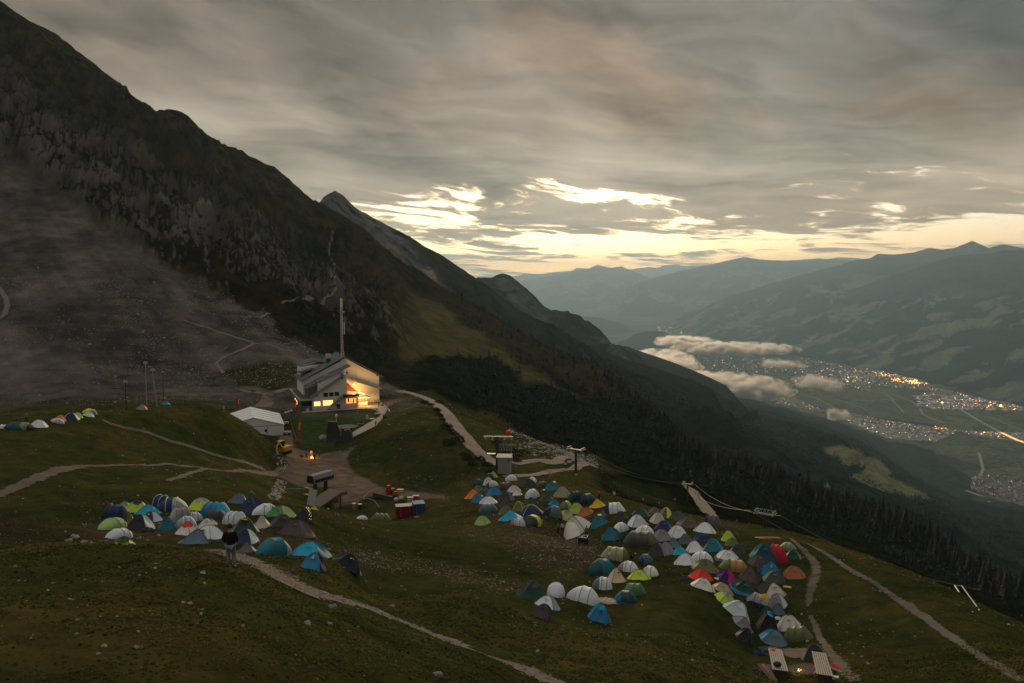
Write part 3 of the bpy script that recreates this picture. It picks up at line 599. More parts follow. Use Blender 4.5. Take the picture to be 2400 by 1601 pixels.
ridge('wooded_hill_in_the_valley', withY(h1, 16300, 16900), [(1425, 836, floorY(834)), (1520, 820, floorY(818)), (1640, 806, floorY(805))], FM1, (.012, .020, .015), 30, 500, 160, 50, back=.12, seed=8)
h2 = [(1340,740),(1360,741),(1410,745),(1454,758),(1487,776),(1500,783)]
ridge('low_wooded_hill', withY(h2, 23800, 22500), [(1330, 778, floorY(774)), (1420, 782, floorY(780)), (1510, 786, floorY(784))], FM1, (.020, .028, .020), 40, 700, 120, 40, back=.12, seed=9)

# ------------------------------------------------------------------ air: one haze box, fog banks in the valley
hz = bpy.data.materials.new('haze_air'); hz.use_nodes = True; t = NT(hz.node_tree)
pv = t.n.new('ShaderNodeVolumePrincipled'); pv.inputs['Color'].default_value = (.48, .72, .92, 1); pv.inputs['Density'].default_value = 2.9e-5; pv.inputs['Anisotropy'].default_value = .4
oo = t.n.new('ShaderNodeOutputMaterial'); t.l.new(pv.outputs[0], oo.inputs['Volume'])
bm = bmesh.new(); bmesh.ops.create_cube(bm, size=1)
for v_ in bm.verts: v_.co = Vector((v_.co.x * 100000, v_.co.y * 74000 + 29000, -1800 if v_.co.z < 0 else 1350))
me = bpy.data.meshes.new('haze'); bm.to_mesh(me); bm.free(); me.materials.append(hz); obj_from('haze', me, kind='stuff', label='pale bluish haze filling the valley air')
def fog(name, cx, cy, wpx, hz_, dY, alt, label, dn=.020, rot=0, seed=0.0):
    px, py = z5(cx, cy); Y = (FLOOR + alt) / tan_el(py); p = P3(px, py, Y); a = wpx / 2.351 * Y / F / 2 * 1.15
    m = bpy.data.materials.new('fog'); m.use_nodes = True; t = NT(m.node_tree)
    pv = t.n.new('ShaderNodeVolumePrincipled'); pv.inputs['Color'].default_value = (1, .99, .97, 1); pv.inputs['Anisotropy'].default_value = .78
    G_ = t.tc('Generated'); rad = t.vm('LENGTH', t.vm('SUBTRACT', t.vm('SCALE', G_, scale=2.0), (1.0, 1.0, 1.0)))
    O_ = t.vm('ADD', t.tc('Object'), (seed * 900, 0, 0))
    nn = t.noise(O_, .0052, 5, .62)
    dd = t.ss(t.m('ADD', t.m('SUBTRACT', .86, rad), t.m('MULTIPLY', t.m('SUBTRACT', nn, .5), 3.8)), 0, 1.0)
    t.put(pv.inputs['Density'], t.m('MULTIPLY', dd, dn))
    oo = t.n.new('ShaderNodeOutputMaterial'); t.l.new(pv.outputs[0], oo.inputs['Volume'])
    bm = bmesh.new(); bmesh.ops.create_icosphere(bm, subdivisions=3, radius=1)
    for v_ in bm.verts: v_.co = Vector((v_.co.x * a, v_.co.y * dY, v_.co.z * hz_))
    me = bpy.data.meshes.new(name); bm.to_mesh(me); bm.free(); me.materials.append(m)
    o = obj_from(name, me, kind='stuff', label=label); o.location = p; o.rotation_euler[2] = rot
fog('low_cloud', 350, 262, 400, 160, 1700, 200, 'cream fog bank lying along the foot of the near slope', rot=R(-8), seed=1)
fog('low_cloud', 700, 385, 640, 135, 1000, 175, 'widest cream fog bank above the near side of the valley town', rot=R(4), seed=2)
fog('low_cloud', 760, 180, 640, 105, 900, 230, 'long flat fog bank across the middle of the valley', seed=3)
fog('low_cloud', 490, 145, 330, 110, 1100, 240, 'small fog bank beside the dark wooded hill', seed=4)
fog('low_cloud', 1225, 370, 270, 95, 500, 150, 'thin fog patch over the town edge', .006, seed=5)
fog('low_cloud', 1325, 543, 130, 70, 190, 130, 'tiny round fog puff above the village', .03, seed=6)
fog('low_cloud', 1020, 265, 250, 70, 500, 150, 'faint fog shred between the two long banks', .008, seed=7)
# ------------------------------------------------------------------ builders
class MB:
    def __init__(s): s.v = []; s.f = []
    def add(s, vs, fs): k = len(s.v); s.v += [tuple(map(float, p)) for p in vs]; s.f += [tuple(i + k for i in f) for f in fs]; return s
    def box(s, x0, x1, y0, y1, z0, z1, M=None):
        vs = [Vector(p) for p in ((x0,y0,z0),(x1,y0,z0),(x1,y1,z0),(x0,y1,z0),(x0,y0,z1),(x1,y0,z1),(x1,y1,z1),(x0,y1,z1))]
        if M is not None: vs = [M @ p for p in vs]
        return s.add(vs, [(0,3,2,1),(4,5,6,7),(0,1,5,4),(1,2,6,5),(2,3,7,6),(3,0,4,7)])
    def prism(s, poly, y0, y1):
        """polygon in x,z extruded along y"""
        n = len(poly); vs = [(x, y0, z) for x, z in poly] + [(x, y1, z) for x, z in poly]
        return s.add(vs, [tuple(range(n)), tuple(range(2 * n - 1, n - 1, -1))] + [(i + n, (i + 1) % n + n, (i + 1) % n, i) for i in range(n)])
    def slab(s, x0, z0, x1, z1, y0, y1, t=.25):
        return s.prism([(x0, z0 - t), (x1, z1 - t), (x1, z1), (x0, z0)], y0, y1)
    def tube(s, a, b, r, n=6, r2=None):
        a, b = Vector(a), Vector(b); d_ = (b - a)
        if d_.length < 1e-6: return s
        q = d_.to_track_quat('Z', 'Y'); r2 = r if r2 is None else r2; vs = []
        for p, rr_ in ((a, r), (b, r2)):
            for i in range(n): t_ = 6.28318 * i / n; vs.append(p + q @ Vector((rr_ * math.cos(t_), rr_ * math.sin(t_), 0)))
        return s.add(vs, [(i, (i + 1) % n, (i + 1) % n + n, i + n) for i in range(n)] + [tuple(range(n - 1, -1, -1)), tuple(range(n, 2 * n))])
    def path(s, pts, r, n=5):
        for a, b in zip(pts[:-1], pts[1:]): s.tube(a, b, r, n)
        return s
    def ball(s, c, r, nu_=8, nv_=5, sz=1):
        vs = []; c = Vector(c)
        for j in range(nv_ + 1):
            for i in range(nu_):
                a, b = 6.28318 * i / nu_, math.pi * j / nv_; vs.append(c + Vector((r * math.sin(b) * math.cos(a), r * math.sin(b) * math.sin(a), r * sz * math.cos(b))))
        return s.add(vs, [(j * nu_ + i, (j + 1) * nu_ + i, (j + 1) * nu_ + (i + 1) % nu_, j * nu_ + (i + 1) % nu_) for j in range(nv_) for i in range(nu_)])
    def mesh(s, name, m, smooth=False):
        me = bpy.data.meshes.new(name); me.from_pydata(s.v, [], s.f); me.materials.append(m)
        if smooth: me.polygons.foreach_set('use_smooth', [True] * len(me.polygons))
        me.update(); return me
    def obj(s, name, m, parent=None, smooth=False, **k): return obj_from(name, s.mesh(name, m, smooth), parent, **k)
def thing(name, label, cat, loc, rz=0.0, group=None, M=None):
    o = bpy.data.objects.new(name, None); COL.objects.link(o); o.empty_display_size = .3
    if M is not None: o.matrix_world = M
    else: o.location = loc; o.rotation_euler = (0, 0, rz)
    o['label'] = label; o['category'] = cat
    if group: o['group'] = group
    return o
def copytree(o, parent=None):
    c = o.copy(); COL.objects.link(c); c.parent = parent
    for ch in list(o.children): copytree(ch, c)
    return c
def normal(x, y, e=1.2):
    zx = float(gz(x + e, y) - gz(x - e, y)) / (2 * e); zy = float(gz(x, y + e) - gz(x, y - e)) / (2 * e)
    return Vector((-zx, -zy, 1)).normalized()
CR = {'A': (200, 1120, 3.4574), 'B': (500, 820, 5.1109), 'K': (580, 1000, 4.702), 'D': (1060, 1080, 6.9147), 'E': (1360, 1140, 5.8775), 'Fq': (1560, 1200, 5.5976), 'Gq': (1180, 1260, 5.5976),
      'H': (1640, 1340, 5.5976), 'R': (0, 940, 6.5306), 'L': (1130, 1020, 9.404), 'J': (820, 880, 12.06), 'S': (620, 1080, 11.755), 'Hut': (660, 680, 5.227), 'W': (0, 600, 3.3586), 'V': (1600, 1050, 2.846), 'N': (0, 1050, 2.8457), 'T': (680, 1240, 3.7919), 'U': (1100, 1000, 3.918), 'X': (0, 0, 1.0)}
def cr(k, x, y): o = CR[k]; return o[0] + x / o[2], o[1] + y / o[2]

# ------------------------------------------------------------------ tents
TC = dict(white=(.66,.70,.72), pale=(.52,.55,.56), grey=(.30,.32,.34), dgrey=(.10,.105,.11), mauve=(.25,.22,.23), char=(.035,.035,.037), black=(.014,.016,.020), navy=(.012,.026,.085), blue=(.016,.17,.33), cyan=(.015,.33,.48),
          teal=(.012,.14,.18), dteal=(.008,.055,.07), steel=(.09,.15,.18), green=(.06,.19,.06), lgreen=(.30,.42,.12), lime=(.46,.58,.06), yelgreen=(.36,.42,.07), olive=(.12,.13,.05), dolive=(.055,.062,.042), dgreen=(.015,.05,.034), sage=(.16,.24,.13), khaki=(.30,.27,.15), tan=(.42,.32,.18), beige=(.55,.47,.38),
          peach=(.74,.47,.27), orange=(.85,.20,.02), yellow=(.62,.56,.06), amber=(.85,.42,.02), red=(.68,.045,.02), crimson=(.48,.02,.04), magenta=(.42,.01,.14), brown=(.10,.07,.06), plum=(.055,.040,.042), rust=(.36,.12,.045), ochre=(.33,.20,.06), mint=(.45,.62,.45), cream=(.62,.58,.50), purple=(.05,.012,.09))
TC = {k: tuple(min(.82, q * 1.2) for q in v) for k, v in TC.items()}
def tmat(c): return mat('fabric_' + c, TC[c], .62, .10, 1.3, trans=.18, spec=.35)
def tent_surface(kind, W_, D_, H_, rng):
    """returns grid points [j][i], uv info and the pole curves"""
    nu_, nv_ = 40, 12; P_ = []; wr = rng.uniform(0, 9)
    if kind in ('dome', 'point', 'low'):
        p = {'dome': 3.0, 'point': 2.4, 'low': 2.4}[kind]
        for j in range(nv_ + 1):
            t = j / nv_; row = []
            for i in range(nu_):
                a = 2 * math.pi * (i + .0) / nu_; cs, sn = math.cos(a), math.sin(a)
                rad = 1 / ((abs(cs) ** p + abs(sn) ** p) ** (1 / p)); w_ = 1 - abs(math.cos(2 * a)) ** .75
                if kind == 'dome': zp = (1 - t ** 2.1); zm = (1 - t ** 1.45) * .97 - .05 * math.sin(math.pi * t)
                elif kind == 'point': zp = 1 - t ** 1.35; zm = 1 - t ** 1.1 - .08 * math.sin(math.pi * t)
                else: zp = 1 - t ** 1.6; zm = 1 - t ** 1.2 - .1 * math.sin(math.pi * t)
                z = H_ * (zp * w_ + zm * (1 - w_)); sag = 1 - .07 * (1 - w_) * math.sin(math.pi * min(1, t * 1.1))
                wk = .018 * math.sin(7 * a + wr + 9 * t) * t
                row.append((W_ / 2 * t * rad * cs * sag * (1 + wk), D_ / 2 * t * rad * sn * sag * (1 + wk), z))
            P_.append(row)
        info = [[(2 * math.pi * i / nu_, j / nv_) for i in range(nu_)] for j in range(nv_)]
        poles = [[(W_ / 2 * s * rr_ * .7071 * 1.0 * (1), D_ / 2 * s * rr_ * .7071 * sg, 0) for s in ()] for sg in (1, -1) for rr_ in (1,)]
        poles = []
        rad = 1 / ((2 * .70711 ** p) ** (1 / p))
        for sg in (1, -1):
            q = []
            for k in range(-10, 11):
                t = abs(k) / 10; zp = (1 - t ** 2.1) if kind == 'dome' else (1 - t ** 1.35 if kind == 'point' else 1 - t ** 1.6)
                s_ = 1 if k > 0 else -1; q.append((W_ / 2 * t * rad * .70711 * s_ * 1.01, D_ / 2 * t * rad * .70711 * s_ * sg * 1.01, H_ * zp + .015))
            poles.append(q)
        return P_, info, poles, True
    # long shapes along x
    nu_, nv_ = 26, 14; hoops = {'tunnel': (-.42, .0, .45), 'popup': (-.12, .38), 'hoop': (-.3, .3)}[kind]
    def hf(s):
        if kind == 'tunnel': b = 1 if abs(s) < .5 else max(0, 1 - ((abs(s) - .5) / .5) ** 1.25)
        elif kind == 'popup': b = max(0, 1 - abs((s - .08) / (1.08 if s < .08 else .92)) ** 2.0) ** .62
        else: b = max(0, 1 - abs(s) ** 2.1) ** .75
        near = min(abs(s - h) for h in hoops); return b * (1 - .07 * min(1, near / .22) * (b > .3))
    def wf(s): return max(.03, (1 - abs(s) ** (3.2 if kind == 'tunnel' else 2.2))) ** .5 * (1 if kind != 'tunnel' else 1)
    for i in range(nu_ + 1):
        s = -1 + 2 * i / nu_; row = []
        for j in range(nv_ + 1):
            a = math.pi * j / nv_; row.append((W_ / 2 * s, -D_ / 2 * wf(s) * math.copysign(abs(math.cos(a)) ** .82, math.cos(a)), H_ * hf(s) * math.sin(a) ** .72))
        P_.append(row)
    info = [[(-1 + 2 * i / nu_, j / nv_) for j in range(nv_)] for i in range(nu_)]
    poles = []
    for h in hoops: poles.append([(W_ / 2 * h, -D_ / 2 * wf(h) * 1.015 * math.copysign(abs(math.cos(a)) ** .82, math.cos(a)), H_ * hf(h) * 1.01 * math.sin(a) ** .72 + .012) for a in [math.pi * k / 12 for k in range(13)]])
    return P_, info, poles, False
TENTN = [0]
def tent(k, x0, y0, x1, y1, kind, style, c1, c2, yaw, label, pole='dgrey', group='tents pitched on the meadow', size=None):
    px0, py0 = cr(k, x0, y0); px1, py1 = cr(k, x1, y1); TENTN[0] += 1; rng = random.Random(TENTN[0])
    h_ = hit((px0 + px1) / 2, py1 - 1.0, 120); Y = h_.y; mpp = Y / F / ct
    Wd = (px1 - px0) * mpp; sn = math.sin(math.atan(-tan_el(py1)))
    yw = R(yaw if yaw is not None else rng.uniform(-28, 28))
    c_, s_ = abs(math.cos(yw)), abs(math.sin(yw)); asp = {'dome': .82, 'point': .8, 'low': .75, 'tunnel': .58, 'popup': .62, 'hoop': .75}[kind]
    W_ = Wd / math.sqrt(c_ * c_ + (asp * s_) ** 2) * 1.10; D_ = W_ * asp; De = math.sqrt((W_ * s_) ** 2 + (D_ * c_) ** 2)
    H_ = ((py1 - py0) * mpp - De * .5 * sn) / math.cos(math.asin(sn)); H_ = min(max(H_, .34 * min(W_, D_ * 1.6)), .80 * W_)
    # far enough behind the front edge that the footprint starts there
    hh = hit((px0 + px1) / 2, py1 - De * .47 * (sn / mpp) * .9, 120)
    if hh is None or abs(hh.y - Y) > De * 2.2: hh = h_ + Vector((0, De * .4, 0)); hh.z = float(gz(hh.x, hh.y))
    nrm = (normal(hh.x, hh.y) * .75 + Vector((0, 0, .25))).normalized()
    q = Vector((0, 0, 1)).rotation_difference(nrm).to_matrix().to_4x4()
    M = Matrix.Translation(hh - nrm * .04) @ q @ Matrix.Rotation(yw, 4, 'Z')
    root = thing('tent', label, 'tent', None, group=group, M=M)
    P_, info, poles, radial = tent_surface(kind, W_, D_, H_, rng)
    A = MB(); B2 = MB(); Dn = MB(); n = len(P_[0]); off = {}
    def sel(a, t):
        if radial:
            dg = math.degrees(a) % 360
            if style == 'top': return t < .42
            if style == 'skirt': return t > .80
            if style == 'half': return -92 < ((dg + 180) % 360 - 180) < 88
            if style == 'alt': return (45 <= dg < 135) or (225 <= dg < 315)
            if style == 'front': return 225 <= dg < 315
            if style == 'right': return dg >= 315 or dg < 45
            if style == 'left': return 135 <= dg < 225
            if style == 'door': return 250 <= dg < 290 and t > .42
            return False
        if style == 'band': return not (-.18 < a < .42)
        if style == 'half': return a > .05
        if style in ('left', 'front'): return a < -.38
        if style == 'right': return a > .42
        if style == 'skirt': return t < .14 or t > .84
        if style == 'top': return .3 < t < .7
        if style == 'door': return a < -.35 and .2 < t < .5
        return False
    V_ = [p for row in P_ for p in row]
    FA, FB = [], []
    for j in range(len(P_) - 1):
        for i in range(n if radial else n - 1):
            i2 = (i + 1) % n; f = (j * n + i, (j + 1) * n + i, (j + 1) * n + i2, j * n + i2)
            a, t = info[j][i if radial else min(i, len(info[j]) - 1)]
            if radial: a += math.pi / 40
            (FB if sel(a, t + .03) else FA).append(f if radial else f)
    def sub(F_):
        us = sorted({i for f in F_ for i in f}); mp = {u: k2 for k2, u in enumerate(us)}; return MB().add([V_[u] for u in us], [tuple(mp[i] for i in f) for f in F_])
    sub(FA).obj('flysheet', tmat(c1), root)
    nm2 = {'top': 'roof_panel', 'skirt': 'inner_wall', 'door': 'door'}.get(style, 'side_panel')
    if FB: sub(FB).obj(nm2, tmat(c2), root)
    for q_ in poles: MB().path(q_, .022 if pole == 'dgrey' else .045, 4).obj('pole', tmat(pole), root)
    # small vent hood near the apex on the front
    if H_ > .7 and kind in ('dome', 'point', 'popup', 'tunnel'):
        zz_ = H_ * .80; yy = -D_ * .5 * (.52 if radial else .62); ww = W_ * .06
        MB().add([(-ww, yy + .10, zz_), (ww, yy + .10, zz_), (ww * 1.1, yy - .10, zz_ - .04), (0, yy - .13, zz_ + .03), (-ww * 1.1, yy - .10, zz_ - .04)], [(0, 1, 3), (1, 2, 3), (0, 3, 4)]).obj('vent_hood', tmat(c2 or 'dgrey'), root)
    return root
LT = 'tents of the left camp'; RT = 'tents of the right camp'; ROWT = 'tents along the left knoll'
